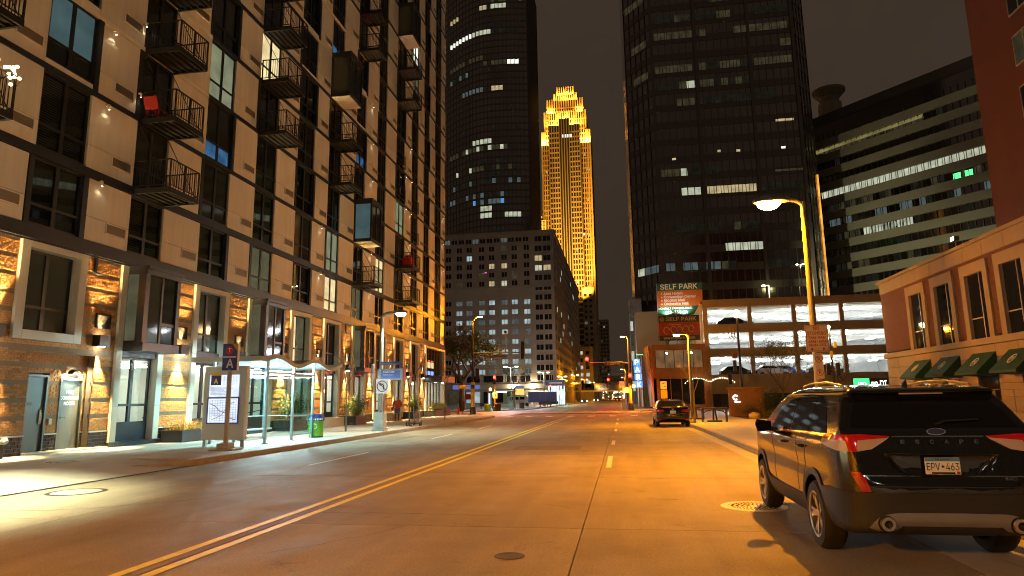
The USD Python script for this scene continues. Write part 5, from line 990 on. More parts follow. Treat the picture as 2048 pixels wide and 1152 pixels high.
t = thing('signal_pole', 'short signal post with a red hand light standing at the plaza corner', 'traffic signal', (-16.2, 84.2, .13)); MB().cyl(0, 0, 0, .5, .3, .2, 12).build('base', 'pole_black', t); MB().cyl(0, 0, .5, 4.6, .08, sides=10).build('pole', 'pole_yellow', t); head(t, (.0, -.25, 4.3), 0); head(t, (-.55, -.2, 2.75), 0, n=1, lit='signal_amber'); plate(t, 'one_way_sign', (.05, -.2, 2.0), .6, .8, 'sign_white'); words(t, '→', .3, (.05, -.206, 1.9), 'sign_black')
t = thing('signal_pole', 'distant red traffic light over the street far beyond the crossing', 'traffic signal', (-2.6, 132, .13)); MB().cyl(3.5, 0, 0, 6.4, .12, sides=8).build('pole', 'pole_grey', t); MB().bar((3.5, 0, 6.2), (-.1, 0, 6.2), .1).build('mast_arm', 'pole_grey', t); head(t, (0, -.3, 5.0), 0, s=1.2)
t = thing('signal_pole', 'distant green traffic light near the left kerb far down the street', 'traffic signal', (-14.0, 150, .13)); MB().cyl(0, 0, 0, 5, .1, sides=8).build('pole', 'pole_grey', t); head(t, (.8, -.3, 4.1), 2, lit='signal_green', s=1.2); MB().bar((0, 0, 4.6), (.8, 0, 4.6), .08).build('arm', 'pole_grey', t)
t = thing('signal_pole', 'red traffic light by the lit shelter beneath the hotel block', 'traffic signal', (-16.0, 150, .13)); MB().cyl(0, 0, 0, 4.5, .1, sides=8).build('pole', 'pole_grey', t); head(t, (0, -.3, 4.3), 0, s=1.1); head(t, (-1., -.3, 3.0), 0, n=1, lit='signal_amber', s=1.1)
# black lamp and signal pole before the car park
t = thing('signal_pole', 'thin black pole with amber lantern and dark signal heads before the car park', 'traffic signal', (11.9, 69.5, .0)); MB().cyl(0, 0, 0, 9.6, .14, .10, 10).build('pole', 'pole_black', t); MB().lathe([(0, 9.5), (.22, 9.6), (.30, 10.1), (.1, 10.3), (0, 10.32)], sides=12).build('lantern', 'lamp_amber', t); light('sphere', t, 'lamp_light', (-.4, -.3, 9.9), AMB, 90., .1)
b = MB()
for x in (-.95, -.65, -.35): b.tube([(x, -.1, 8.6), (x, -.1, 7.6), (x+.25, -.1, 7.35)], .05, 6)
b.build('bracket', 'rust_panel', t); head(t, (-.55, -.2, 5.0), None, False); head(t, (-1.1, -.2, 3.7), None, True); MB().bevbox(-.75, -.3, 5.4, -.25, -.05, 6.0, .02).build('turn_board', 'rust_panel', t)
t = thing('signal_pole', 'slim pole with yellow lamp and paired signal heads right of the NO STOPPING sign', 'traffic signal', (15.0, 50.5, .1)); MB().cyl(0, 0, 0, 6.3, .08, .06, 8).build('pole', 'pole_black', t); MB().sphere((-.1, -.1, 6.35), (.16, .13, .12), 2).build('lens', 'lamp_yellowgreen', t); light('sphere', t, 'lamp_light', (-.1, -.3, 6.2), (1., .85, .35), 50., .08)
for x in (-.32, .32): MB().bevbox(x-.13, -.2, 2.9, x+.13, .05, 3.75, .02).build('signal_head', 'pole_black', t)
for x, z in ((-.32, 5.0), (.3, 5.05), (.0, 4.4)): MB().bevbox(x-.1, -.12, z-.22, x+.1, .0, z+.22, .01).build('bracket_box', 'sign_yellow', t)
# ---------------- bus stop
t = thing('bus_stop_sign', 'bus stop post with blue board lettered A below a red T emblem', 'bus stop sign', (-12.45, 19.5, .15))
MB().bevbox(-.42, -.30, 0, .42, .30, .05, .015).build('foot_plate', 'pole_concrete', t); b = MB(); b.bevbox(-.2, -.2, .05, .2, .2, .22, .02); b.tube([(0, 0, .2), (0, 0, 2.52)], .07, 12); b.build('post', 'pole_concrete', t)
b = MB(); b.bevbox(-.26, -.055, 2.50, .26, .055, 3.36, .015); b.build('board', 'sign_navy', t)
words(t, 'A', .27, (.02, -.058, 2.59), 'sign_white'); plate(t, 'white_band', (0, -.057, 2.93), .46, .045, 'sign_white', rad=.005); MB().lathe([(0, 0), (.13, 0), (.13, .006)], (0, 0, 0), 24).move([[1, 0, 0, -.01], [0, 0, -1, -.056], [0, 1, 0, 3.14], [0, 0, 0, 1]]).build('emblem_disc', 'sign_red', t); words(t, 'T', .13, (-.01, -.063, 3.085), 'sign_white'); b = MB(); b.prism([(.08, 3.35), (.255, 3.35), (.255, 3.12)], 'y', -.059, -.056); b.build('corner_flash', 'sign_yellow', t)
MB().bevbox(.262, -.05, 2.50, .285, .05, 3.36, .004).build('board_edge', 'sign_white', t)
pm('shelter_steel', (.22, .29, .30), .4, metal=.4, var=.1, scale=3); pm('shelter_panel', (.52, .58, .56), .5, var=.05, scale=2); pane('shelter_glass', (.78, .93, .93)); em('map_light', (.72, .82, 1.), 1.1, .25, 3.); em('shelter_tube', (.70, .97, 1.), 42.)
sh = thing('bus_shelter', 'glass bus shelter with a rippled steel roof and cold white lights', 'bus shelter', (0, 0, .15))
sx0, sx1, sy0, sy1 = -14.9, -12.75, 21.3, 28.2
wv = lambda y: 2.98+.14*math.sin((y-21.2)/3.05*2*PI-1.2) if y > 21.8 else 2.98+.14*math.sin(.6/3.05*2*PI-1.2)
ysr = np.linspace(sy0, sy1, 40); b = MB()
for a, c in zip(ysr, ysr[1:]): b.hull([(x, y, wv(y)+dz) for x in (sx0-.2, sx1+.25) for y in (a, c) for dz in (0, .045)])
b.build('roof', 'shelter_steel', sh)
b = MB()
for a, c in zip(ysr, ysr[1:]): b.hull([(x, y, wv(y)+dz) for x in (sx1+.25, sx1+.29) for y in (a, c) for dz in (-.07, .09)])
b.bevbox(sx0-.2, sy0-.04, wv(sy0)-.08, sx1+.29, sy0, wv(sy0)+.10, .005); b.build('fascia', 'pole_concrete', sh)
posts = [(sx1, 22.35), (sx1, 24.3), (sx1, 26.0), (sx0, 22.35), (sx0, 24.3), (sx0, 26.0)]
for x, y in posts: b = MB(); b.bevbox(x-.045, y-.045, 0, x+.045, y+.045, wv(y)+.0, .008); b.bevbox(x-.09, y-.09, 0, x+.09, y+.09, .02, .005); b.build('post', 'shelter_steel', sh)
b = MB()
for y in (22.35, 24.3, 26.0): b.bar((sx0, y, 2.62), (sx1, y, 2.62), .07)
for x in (sx0, sx1): b.bar((x, 22.35, 2.55), (x, 26.0, 2.55), .07)
b.build('beam', 'shelter_steel', sh)
for (a, c) in (((sx0, 22.4), (sx0, 24.25)), ((sx0, 24.35), (sx0, 25.95)), ((sx0+.05, 26.0), (-13.85, 26.0)), ((-13.78, 26.0), (sx1-.05, 26.0)), ((sx1, 24.35), (sx1, 25.95)), ((sx0+.05, 22.35), (-13.6, 22.35))):
    p, q = np.array(a), np.array(c); d = (q-p)/np.linalg.norm(q-p); n = np.array([-d[1], d[0]])*.006
    o = MB().hull([(*(e+s*n), z) for e in (p, q) for s in (-1, 1) for z in (.22, 2.48)]).build('glass_panel', 'shelter_glass', sh)
    f = MB()
    for z in (.2, .92, 2.48): f.bar((*p, z), (*q, z), .035)
    f.build('glass_frame', 'shelter_steel', o)
MB().bevbox(-14.7, 23., .38, -14.3, 25.6, .44, .01).build('bench', 'shelter_steel', sh)
for y in (23.2, 25.4): MB().box(-14.55, y, 0, -14.45, y+.05, .38).build('bench_leg', 'shelter_steel', sh)
for y in (23.1, 24.6, 25.5): 
    o = MB().bevbox(-13.9, y-.10, 2.66, -13.5, y+.10, 2.72, .01).build('lamp', 'shelter_tube', sh); light('sphere', o, 'lamp_light', (-13.7, y, 2.55), (.66, .96, 1.), 170., .08)
# map case
mp = thing('map_case', 'lit transit map case on two legs at the near end of the shelter', 'map board', (0, 0, .15))
b = MB(); b.bevbox(-14.28, 20.88, .22, -12.70, 21.12, 2.72, .02); b.build('case', 'shelter_panel', mp)
MB().box(-14.05, 20.862, .80, -12.95, 20.876, 1.62).build('map_sheet', 'map_light', mp); MB().box(-14.05, 20.862, 1.68, -12.95, 20.876, 2.42).build('timetable', 'map_light', mp)
b = MB()
for z in (.79, 1.64): b.box(-14.09, 20.85, z-.02, -12.91, 20.879, z+.02)
for x in (-14.07, -12.93): b.box(x-.02, 20.851, .81, x+.02, 20.879, 1.62)
b.build('map_border', 'sign_blue', mp); MB().box(-14.0, 20.855, 2.08, -13.62, 20.861, 2.40).build('stop_plate', 'sign_navy', mp); words(mp, 'A', .16, (-13.81, 20.852, 2.13), 'sign_white'); MB().box(-14.0, 20.856, 2.40, -13.62, 20.861, 2.5).build('stop_flash', 'sign_yellow', mp)
pm('map_ink', (.22, .26, .34), .6); pm('map_river', (.10, .30, .60), .6); pm('map_route', (.60, .08, .05), .6)
m = MB()
for i in range(9): m.bar((-14.0, 20.858, .86+i*.085), (-13.0, 20.858, .90+i*.085), .006, .004, (0, 1, 0))
for i in range(11): m.bar((-13.98+i*.096, 20.857, .84), (-14.0+i*.098, 20.857, 1.58), .006, .004, (0, 1, 0))
m.build('map_streets', 'map_ink', mp, kind='stuff')
MB().tube([(-14.0, 20.855, 1.45), (-13.8, 20.855, 1.38), (-13.62, 20.855, 1.2), (-13.35, 20.855, 1.12), (-13.2, 20.855, .95), (-13.0, 20.855, .9)], .012, 5).build('map_river', 'map_river', mp); MB().tube([(-13.9, 20.854, .9), (-13.55, 20.854, 1.05), (-13.3, 20.854, 1.4), (-13.05, 20.854, 1.5)], .008, 5).build('map_route', 'map_route', mp)
m = MB(); rm = random.Random(4)
for i in range(9):
    for j in range(5): m.box(-13.54+j*.115, 20.857, 2.36-i*.034, -13.54+j*.115+rm.uniform(.04, .09), 20.861, 2.368-i*.034)
for i in range(7): m.box(-14.0, 20.857, 2.0-i*.04, -14.0+rm.uniform(.5, .95), 20.861, 2.010-i*.04)
m.build('timetable_print', 'map_ink', mp, kind='stuff')
for x in (-14.2, -12.8): MB().box(x-.05, 20.96, 0, x+.05, 21.04, .22).build('leg', 'shelter_steel', mp)
# recycling bin
pm('bin_green', (.16, .48, .03), .45, var=.05, scale=4)
t = thing('recycling_bin', 'lime green recycling bin with white arrows emblem at the end of the shelter', 'bin', (-12.72, 26.35, .15))
MB().lathe([(0, .02), (.27, .02), (.29, .06), (.32, .66), (.315, .67), (0, .67)], sides=24).build('body', 'bin_green', t); MB().lathe([(.29, 0), (.29, .05), (0, .05)], sides=24).build('foot', 'pole_black', t); MB().lathe([(.30, .67), (.34, .69), (.34, .80), (.28, .93), (.20, .96), (.16, .90), (0, .88)], sides=24).build('lid', 'sign_navy', t)
b = MB(); b2 = MB()
q0 = math.atan2(-26.35, 12.72)
for k in range(3):
    a0 = k*2*PI/3+.5
    pts = []
    for q in np.linspace(a0, a0+1.5, 6):
        u, z = .10*math.cos(q), .10*math.sin(q)+.46; qq = q0-.25+u/.32; pts.append((.322*math.cos(qq), .322*math.sin(qq), z))
    b.tube(pts, .02, 5)
b.build('arrows', 'sign_white', t)
for k in range(9):
    qq = q0-.9+k*.2; b2.box(.342*math.cos(qq)-.015, .342*math.sin(qq)-.015, .71, .342*math.cos(qq)+.015, .342*math.sin(qq)+.015, .78)
b2.build('lid_lettering', 'sign_white', t)
# benches and the cafe table frames on the right pavement
def frame_bench(name, label, x, y, L=1.7, plant=True):
    t = thing(name, label, 'bench', (x, y, .12)); 
    MB().bevbox(-L/2, -.25, .74, L/2, .25, .82, .01).build('top', 'pole_black', t)
    for s in (-1, 1):
        MB().bar((s*(L/2-.06), -.2, 0), (s*(L/2-.06), -.2, .74), .07).build('leg', 'pole_black', t); MB().bar((s*(L/2-.06), .2, 0), (s*(L/2-.06), .2, .74), .07).build('leg', 'pole_black', t)
        MB().tube([(s*(L/2-.08), 0, .45), (s*(L/2-.25), 0, .62), (s*.12, 0, .70)], .03, 6).build('brace', 'pole_black', t)
    MB().bevbox(-.42, -.2, .0, .42, .2, .1, .02).build('foot', 'pole_black', t); MB().bar((-.07, 0, .1), (-.05, 0, .74), .09).build('pedestal', 'pole_black', t); MB().bar((.12, 0, .1), (.05, 0, .74), .09).build('pedestal', 'pole_black', t)
    return t
frame_bench('cafe_table', 'dark metal bar table with two legs on the right pavement behind the sedan', 5.35, 41.0, 1.5); frame_bench('cafe_table', 'farther low dark table partly hidden by the sapling near the sedan', 4.75, 46, 1.2)
# brick entrance wall with lit emblem
pm('wall_brown', (.24, .13, .06), .85, var=.2, scale=5, bump=.5, bscale=40)
t = thing('entrance_wall', 'low brown brick sign wall with a small lit emblem before the shrubs', 'wall', (0, 0, .1)); o = MB()
brick_mat('bricks_brown', (.26, .14, .065), .2, 9)
MB().box(7.95, 52.08, 0, 10.5, 52.5, 2.05).build('core', 'mortar', t)
for k, z in enumerate(np.arange(0, 2.0, .1)):
    for x in np.arange(7.95-(.12 if k % 2 else 0), 10.5, .25): a, c = max(x, 7.95), min(x+.24, 10.5); o.box(a, 52.05, z+.005, c, 52.1, z+.095)
o.build('brickwork', 'bricks_brown', t, kind='stuff'); MB().bevbox(7.88, 51.98, 2.03, 10.56, 52.55, 2.15, .02).build('coping', 'wall_brown', t)
em('emblem_white', (.95, .97, 1.), 3.); b = MB(); b.tube([(8.4+.16*math.cos(q), 52.02, 1.40+.16*math.sin(q)) for q in np.linspace(.6, 5.4, 14)], .05, 6); b.build('emblem', 'emblem_white', t); MB().box(8.3, 52.0, 1.05, 8.75, 52.03, 1.12).build('emblem_bar', 'emblem_white', t)
MB().box(10.52, 52.2, .1, 12.4, 52.4, 1.35).build('dark_fence', 'pole_black', t)
em('green_lit', (.05, .9, .2), 1.6); t = thing('bank_sign', 'small lit green and white sign on a board beside the brick hotel wing', 'sign', (0, 0, 0)); MB().box(15.2, 47.0, 2.0, 16.15, 47.1, 2.65).build('green_panel', 'green_lit', t); MB().box(16.17, 47.0, 2.0, 17.3, 47.1, 2.65).build('dark_panel', 'sign_black', t); words(t, 'nn DI', .34, (16.73, 46.99, 2.15), 'park_white', .95); words(t, 'GO', .2, (15.7, 46.99, 2.2), 'park_white', .5); MB().cyl(16.2, 47.2, 0, 2.0, .06, sides=8).build('post', 'pole_black', t)
t = thing('parking_sign', 'yellow lit arrow sign plate behind the sedan on its own post', 'traffic sign', (2.95, 48.5, .0)); MB().cyl(0, .03, 0, 2.2, .035, sides=8).build('post', 'pole_grey', t); plate(t, 'board', (0, -.02, 2.45), .45, .55, 'sign_white'); plate(t, 'lower_board', (0, -.02, 1.82), .45, .62, 'sign_yellow'); words(t, 'NO', .12, (0, -.026, 2.52), 'sign_black'); b = MB(); b.bar((-.12, -.026, 2.36), (.08, -.026, 2.36), .03, .004); b.hull([(.16, -.028, 2.36), (.06, -.028, 2.42), (.06, -.028, 2.30), (.16, -.024, 2.36), (.06, -.024, 2.42), (.06, -.024, 2.30)]); b.build('arrow', 'sign_black', t)
# ---------------- plaza beyond the crossing
def led_lamp(name, label, x, y, h, I, reach=.9, lens='lamp_led', col=(.9, .95, 1.)):
    t = thing(name, label, 'street lamp', (x, y, .14)); MB().cyl(0, 0, 0, h, .09, .06, 10).build('pole', 'pole_grey', t); MB().bevbox(-.3, -.3, 0, .3, .3, 1.0, .03).build('base', 'pole_concrete', t)
    for s in ((-1, 1) if reach > 0 else (-1,)): MB().bar((0, 0, h-.1), (s*abs(reach), 0, h+.1), .06).build('arm', 'pole_grey', t); MB().bevbox(s*abs(reach)-.35, -.15, h+.05, s*abs(reach)+.3, .15, h+.17, .03).build('head', 'lamp_housing', t); MB().sphere((s*abs(reach)*.95, -.06, h+.04), (.28, .16, .08), 2).build('lens', lens, t)
    light('sphere', t, 'lamp_light', (-abs(reach)*.9, -.1, h-.2), col, I, .1); return t
led_lamp('plaza_lamp', 'tall white twin lamp on the plaza nearest the crossing', -16.6, 99.4, 6.3, 800.); led_lamp('plaza_lamp', 'white lamp left of the lit shop under the hotel block', -15.4, 132, 6.6, 700.); led_lamp('plaza_lamp', 'white lamp farther along the left kerb', -14.6, 165, 6.8, 900.)
for i, (x, y, lab) in enumerate(((-14.2, 205, 'amber street lamp along the left kerb beside the hotel block'), (-14.0, 255, 'amber street lamp midway down the far left kerb'), (-13.9, 315, 'amber street lamp at the far left end of the hotel block'), (1.0, 170, 'amber street lamp on the right kerb past the lit PARK sign'), (1.0, 240, 'amber street lamp far down the right kerb'))): led_lamp('street_lamp', lab, x, y, 8.5, 1100., -.9 if x > 0 else .9, 'lamp_amber', AMB)
t = thing('bus_shelter', 'far glass bus shelter on the plaza under white light', 'bus shelter', (-17.8, 97, .14))
for x, y in ((-1.9, 0), (1.9, 0), (-1.9, 1.5), (1.9, 1.5)): MB().box(x-.05, y-.05, 0, x+.05, y+.05, 2.6).build('post', 'shelter_steel', t)
MB().bevbox(-2.2, -.3, 2.6, 2.2, 1.8, 2.75, .03).build('roof', 'shelter_steel', t); MB().box(-1.85, 1.48, .3, 1.85, 1.5, 2.4).build('glass_panel', 'shelter_glass', t); MB().box(-1.92, .05, .3, -1.9, 1.45, 2.4).build('advert_panel', 'map_light', t); MB().box(-.8, .6, 2.52, .8, .8, 2.58).build('lamp', 'shelter_tube', t)
t = thing('info_board', 'orange and violet lit board on the plaza beside the lamp', 'sign', (-15.6, 100.6, .14)); MB().box(-.55, 0, 2.1, .75, .1, 3.0).build('lower_panel', 'sign_orange', t); MB().box(-.55, 0, 3.02, .75, .1, 3.45).build('upper_panel', 'sign_blue_white', t); MB().box(-.05, .02, 0, .05, .08, 2.1).build('post', 'pole_grey', t)
for k, (x, y, m, lab) in enumerate(((-16.9, 82.5, 'bin_green', 'pale green litter bin by the plaza corner kerb'), (-15.6, 83.0, 'pole_black', 'black litter bin beside the red hand signal post'), (-15.3, 101.5, 'pole_black', 'dark litter bin near the plaza lamp'))):
    t = thing('litter_bin', lab, 'bin', (x, y, .14)); MB().lathe([(0, 0), (.34, 0), (.40, .8), (.38, .86), (.3, .9), (0, .9)], sides=16).build('body', m, t); MB().lathe([(.40, .8), (.42, .82), (.42, .87), (.39, .88)], sides=16).build('rim', 'pole_black', t)
for k in range(3):
    t = thing('plaza_bench', ['dark bench left of the bins on the plaza', 'dark bench before the blue hoarding', 'dark bench close to the lit shop'][k], 'bench', ((-20.5, 100, .14), (-13.6, 118, .14), (-13.4, 128, .14))[k]); MB().bevbox(-1.2, -.25, .42, 1.2, .25, .5, .02).build('seat', 'pole_black', t); MB().bevbox(-1.2, .2, .5, 1.2, .28, .95, .02).build('backrest', 'pole_black', t)
    for s in (-1, 1): MB().box(s*.9-.05, -.2, 0, s*.9+.05, .2, .42).build('leg', 'pole_black', t)
t = thing('hoarding', 'blue hoarding on the plaza behind the benches', 'hoarding', (-14.6, 122, .14))
for i in range(5): MB().box(-2.6+i*1.05, 0, .8, -1.57+i*1.05, .08, 2.7).build('board', 'sign_navy', t)
for i in range(6): MB().box(-2.64+i*1.05, .08, 0, -2.56+i*1.05, .16, 2.7).build('post', 'pole_grey', t)
em('shop_light', (.82, .95, 1.), 1.3, .4, 1.); t = thing('kiosk', 'glass fronted shop lit white under a violet sign at the hotel corner', 'kiosk', (-13.9, 150, .14))
for i in range(4): MB().box(-2.6+i*.95, 0, .1, -1.72+i*.95, .05, 4.3).build('lit_pane', 'shop_light', t); MB().box(-1.72+i*.95, -.05, 0, -1.65+i*.95, .1, 4.4).build('mullion', 'pole_grey', t)
MB().box(-3.2, -.3, 4.4, 1.2, .1, 5.6).build('sign_panel', 'sign_navy', t); MB().box(-2.4, -.32, 4.8, .6, -.3, 5.1).build('sign_stripe', 'sign_white', t); MB().box(-2.7, .1, 0, 1.2, 3, 4.4).build('wall', 'rust_dark', t)
t = thing('parked_van', 'pale van standing by the far left kerb near the hoarding', 'van', (-19.8, 128, .14)); b = MB(); b.hull([(-2.4, 0, .5), (2.4, 0, .5), (-2.4, 0, 2.0), (1.3, 0, 2.2), (2.3, 0, 1.3), (-2.4, 1.9, .5), (2.4, 1.9, .5), (-2.3, 1.8, 2.0), (1.3, 1.8, 2.2), (2.3, 1.9, 1.3)]); b.build('body', 'sill_cream', t); MB().box(-1.8, -.02, 1.3, 1.0, 0, 1.85).build('side_window', 'glass_dark', t)
for x in (-1.5, 1.5): b = MB(); b.tube([(x, -.05, .36), (x, .2, .36)], .36, 16); b.build('wheel', 'pole_black', t)
# tail lights and far cars
em('tail_red', (1., .05, .02), 5.); em('head_white', (1., .93, .75), 10.)
for k, (x, y, w, lab) in enumerate(((-3.0, 300, 0, 'car with red tail lights far down the street in the middle lane'), (-6.2, 340, 0, 'car with red tail lights left of the middle far down the street'), (-10.5, 270, 1, 'oncoming car with white headlights in the far left lane'), (-1.2, 260, 0, 'car with red tail lights waiting by the far right kerb'), (-11.2, 200, 1, 'oncoming car with headlights beside the hotel block'), (-4.6, 380, 0, 'farthest car with red tail lights in the street'))):
    t = thing('far_car', lab, 'car', (x, y, 0)); b = MB(); b.hull([(s*.9, yy, z) for s in (-1, 1) for yy in (0, 4.3) for z in (.3, .9)]); b.hull([(s*.72, yy, 1.42) for s in (-1, 1) for yy in (1., 2.9)]+[(s*.86, yy, .9) for s in (-1, 1) for yy in (.3, 3.6)]); b.build('body', 'pole_black', t)
    for s in (-1, 1): MB().box(s*.65-.2, -.03, .62, s*.65+.2, 0, .85).build('lamp', 'head_white' if w else 'tail_red', t); b = MB(); b.tube([(s*.8, .8, .32), (s*.9, .8, .32)], .32, 12); b.build('wheel', 'sign_black', t)

# the mass of small lights where the street runs out
q = random.Random(88)
for nm, mt, n in (('distant_amber_lights', 'lamp_amber', 46), ('distant_white_lights', 'lamp_white', 26), ('distant_red_lights', 'tail_red', 24)):
    m = MB()
    for i in range(n):
        y = q.uniform(340, 690); x = q.choice((-13.2-q.random()*2, .6+q.random()*2, q.uniform(-13, .5))); z = q.uniform(.7, 1.2) if 'red' in nm else q.choice((q.uniform(1, 4), q.uniform(5, 8.5))); m.sphere((x, y, z), .16 if 'red' in nm else .2, 1)
    m.build(nm, mt, kind='stuff', label='countless small %s lights where the street runs out' % nm.split('_')[1], cat='lights')
# ================================================================ plants
def leaf_mat(name, c, v=.35):
    c = np.array(c); MAT[name] = usdkit.material(stage, '/World/Looks/'+name, {'g': ('geometry', {}), 'r': ('rgb_ramp', {'ramp': [(0, tuple(c*(1-v))), (.5, tuple(c)), (1, tuple(np.minimum(c*(1+v)*np.array([1.15, 1.05, .8]), 1)))]}), 'p': ('principled_bsdf', {'roughness': .65}), 't': ('translucent_bsdf', {'color': tuple(np.minimum(c*1.3, 1))}), 'm': ('mix_closure', {'fac': .3})},
        [('g.random_per_island', 'r.fac'), ('r.color', 'p.base_color'), ('p.BSDF', 'm.closure1'), ('t.BSDF', 'm.closure2')], surface='m.closure')
leaf_mat('leaf_green', (.075, .12, .022)); leaf_mat('leaf_yellow', (.16, .14, .03)); leaf_mat('leaf_dry', (.22, .15, .06)); leaf_mat('leaf_dark', (.05, .065, .018)); leaf_mat('grass_dry', (.26, .19, .05))
pm('bark', (.10, .075, .05), .9, var=.35, scale=14, bump=.6, bscale=40); pm('planter_dark', (.022, .022, .024), .5, var=.15, scale=3); pm('planter_concrete', (.36, .31, .24), .8, var=.1, scale=4)
def leaves(m, pts, size, q, flat=.4):
    for p in pts:
        a = q.uniform(0, 2*PI); t = np.array([math.cos(a), math.sin(a), q.uniform(-.5, .9)]); t /= np.linalg.norm(t); s = np.cross(t, (q.gauss(0, 1), q.gauss(0, 1), q.gauss(0, 1)+.3)); s /= np.linalg.norm(s)+1e-9
        L = size*q.uniform(.6, 1.3); w = L*flat; p = np.array(p); m.add([p, p+t*L*.5+s*w*.5, p+t*L, p+t*L*.5-s*w*.5], [[0, 1, 2, 3]])
def limb(m, p, d, L, r, depth, q, tips, spread=.6, shrink=.72, n=3, up=.15):
    p, d = np.array(p, float), np.array(d, float); pts = [p]; k = 4
    for i in range(k): d = d+np.array([q.gauss(0, .10), q.gauss(0, .10), q.gauss(0, .06)+up*.2]); d /= np.linalg.norm(d); pts.append(pts[-1]+d*L/k)
    m.tube(pts, np.linspace(r, r*.62, k+1), 6 if r > .03 else 4 if r > .01 else 3, cap=False)
    if depth <= 0: tips.extend(pts[2:]); return
    for j in range(n):
        a = q.uniform(0, 2*PI); e = np.array([math.cos(a), math.sin(a), q.uniform(-.2, .6)]); dd = d*(1-spread*.6)+e*spread; dd[2] += up; dd /= np.linalg.norm(dd)
        limb(m, pts[-1] if j < 2 else pts[-2], dd, L*shrink*q.uniform(.8, 1.15), r*.60, depth-1, q, tips, spread, shrink, n, up)
def tree(name, label, x, y, z, h, r, depth, seed, leafn=0, leafmat='leaf_yellow', size=.1, trunk=.4, n=3, spread=.6, lean=0, shrink=.72):
    t = thing(name, label, 'tree', (x, y, z)); q = random.Random(seed); m = MB(); tips = []
    tr = MB(); th = h*trunk; pts = [(lean*s*s, .03*math.sin(s*5), th*s) for s in np.linspace(0, 1, 6)]; tr.tube(pts, np.linspace(r, r*.7, 6), 10); tr.build('trunk', 'bark', t)
    L = h*(1-trunk)*.42
    for j in range(n+1): a = j*2*PI/(n+1)+q.uniform(-.4, .4); limb(m, pts[-1], (math.cos(a)*spread, math.sin(a)*spread, 1.), L*q.uniform(.8, 1.2), r*.55, depth, q, tips, spread, shrink, n)
    m.build('branches', 'bark', t, kind='stuff')
    if leafn:
        lf = MB(); P = [np.array(q.choice(tips))+np.array([q.gauss(0, size*1.6), q.gauss(0, size*1.6), q.gauss(0, size*1.6)]) for _ in range(leafn)]; leaves(lf, P, size, q, .55); lf.build('crown', leafmat, t, kind='stuff')
    return t
tree('sapling', 'thin bare sapling on the left pavement before the second box bay', -13.55, 31.3, .15, 4.3, .05, 3, 1, spread=.75, trunk=.52, n=2)
tree('sapling', 'thin bare sapling near the far left corner canopy', -13.3, 49., .15, 4.0, .045, 2, 2, spread=.5, trunk=.6, n=2)
tree('sapling', 'bare sapling beside the parked scooters', -12.6, 38.3, .15, 4.4, .05, 3, 8, spread=.4, trunk=.5, n=2)
tree('sapling', 'bare sapling on the right pavement beside the second orange lamp', 4.5, 43.6, .12, 3.9, .05, 3, 3, spread=.6, trunk=.45, n=2)
tree('street_tree', 'large dim leafy tree at the plaza left of the crossing', -23.2, 95, .14, 11.5, .5, 4, 4, 5200, 'leaf_yellow', .34, .34, 3, .75)
tree('street_tree', 'half bare tree with few yellow leaves before the car park', 11.9, 52.5, .1, 5.2, .09, 4, 5, 1500, 'leaf_yellow', .13, .34, 3, .62)
tree('street_tree', 'bare spreading tree between the car park and the brick hotel wing', 15.4, 52., .1, 4.2, .09, 4, 6, 160, 'leaf_dry', .1, .3, 3, .95)
tree('street_tree', 'bare dark tree on the plaza before the hotel block', -18.6, 115, .14, 8, .14, 4, 7, 200, 'leaf_dry', .2, .4, 3, .6)
def bush(name, label, x, y, z, rx, ry, rz, n, mat, size, seed, upright=False, flat=.35):
    t = thing(name, label, 'shrub', (x, y, z)); q = random.Random(seed); st = MB(); P = []
    for i in range(26):
        a, u = q.uniform(0, 2*PI), q.uniform(.15, 1.); e = np.array([rx*u*math.cos(a), ry*u*math.sin(a), rz*q.uniform(.65, 1.1)*(1.1-.5*u)]); st.tube([(0, 0, 0), e*.55+[0, 0, rz*.1], e], [.012, .009, .004], 4, cap=False)
        for _ in range(n//26): f = q.uniform(.25, 1.05); P.append(e*f+np.array([q.gauss(0, rx*.14), q.gauss(0, ry*.14), q.gauss(0, rz*.10)]))
    st.build('stems', 'bark', t, kind='stuff'); lf = MB(); leaves(lf, P, size, q, flat); lf.build('foliage', mat, t, kind='stuff'); return t
def planter(label, x0, x1, y0, y1, h, mat='planter_dark', plant=None):
    t = thing('planter', label, 'planter', (0, 0, .15)); w = .05; b = MB(); b.bevbox(x0, y0, 0, x1, y0+w, h, .008); b.bevbox(x0, y1-w, 0, x1, y1, h, .008); b.bevbox(x0, y0+w, 0, x0+w, y1-w, h, .008); b.bevbox(x1-w, y0+w, 0, x1, y1-w, h, .008); b.build('box', mat, t); MB().box(x0+w, y0+w, .1, x1-w, y1-w, h-.06).build('soil', 'soil', t)
planter('dark planter box of dry stems against the brick pier left of the bus stop', X0+.15, X0+1.05, 23.2, 25.0, .46)
q = random.Random(12)
t = thing('dry_plants', 'tangle of dry yellow stems in the planter left of the bus stop', 'plants', (X0+.6, 24.1, .58)); m = MB()
for i in range(90):
    a = np.array([q.uniform(-.38, .38), q.uniform(-.8, .8), 0]); d = np.array([q.uniform(-.2, .35), q.uniform(-.45, .45), q.uniform(.05, .42)]); m.tube([a, a+d*.6+[0, 0, .1], a+d], [.008, .006, .003], 4, cap=False)
m.build('stems', 'grass_dry', t, kind='stuff'); lf = MB(); leaves(lf, [(q.uniform(-.42, .42), q.uniform(-.88, .88), q.uniform(0, .16)+.22*q.random()**3) for _ in range(1500)], .07, q); lf.build('leaves', 'grass_dry', t, kind='stuff')
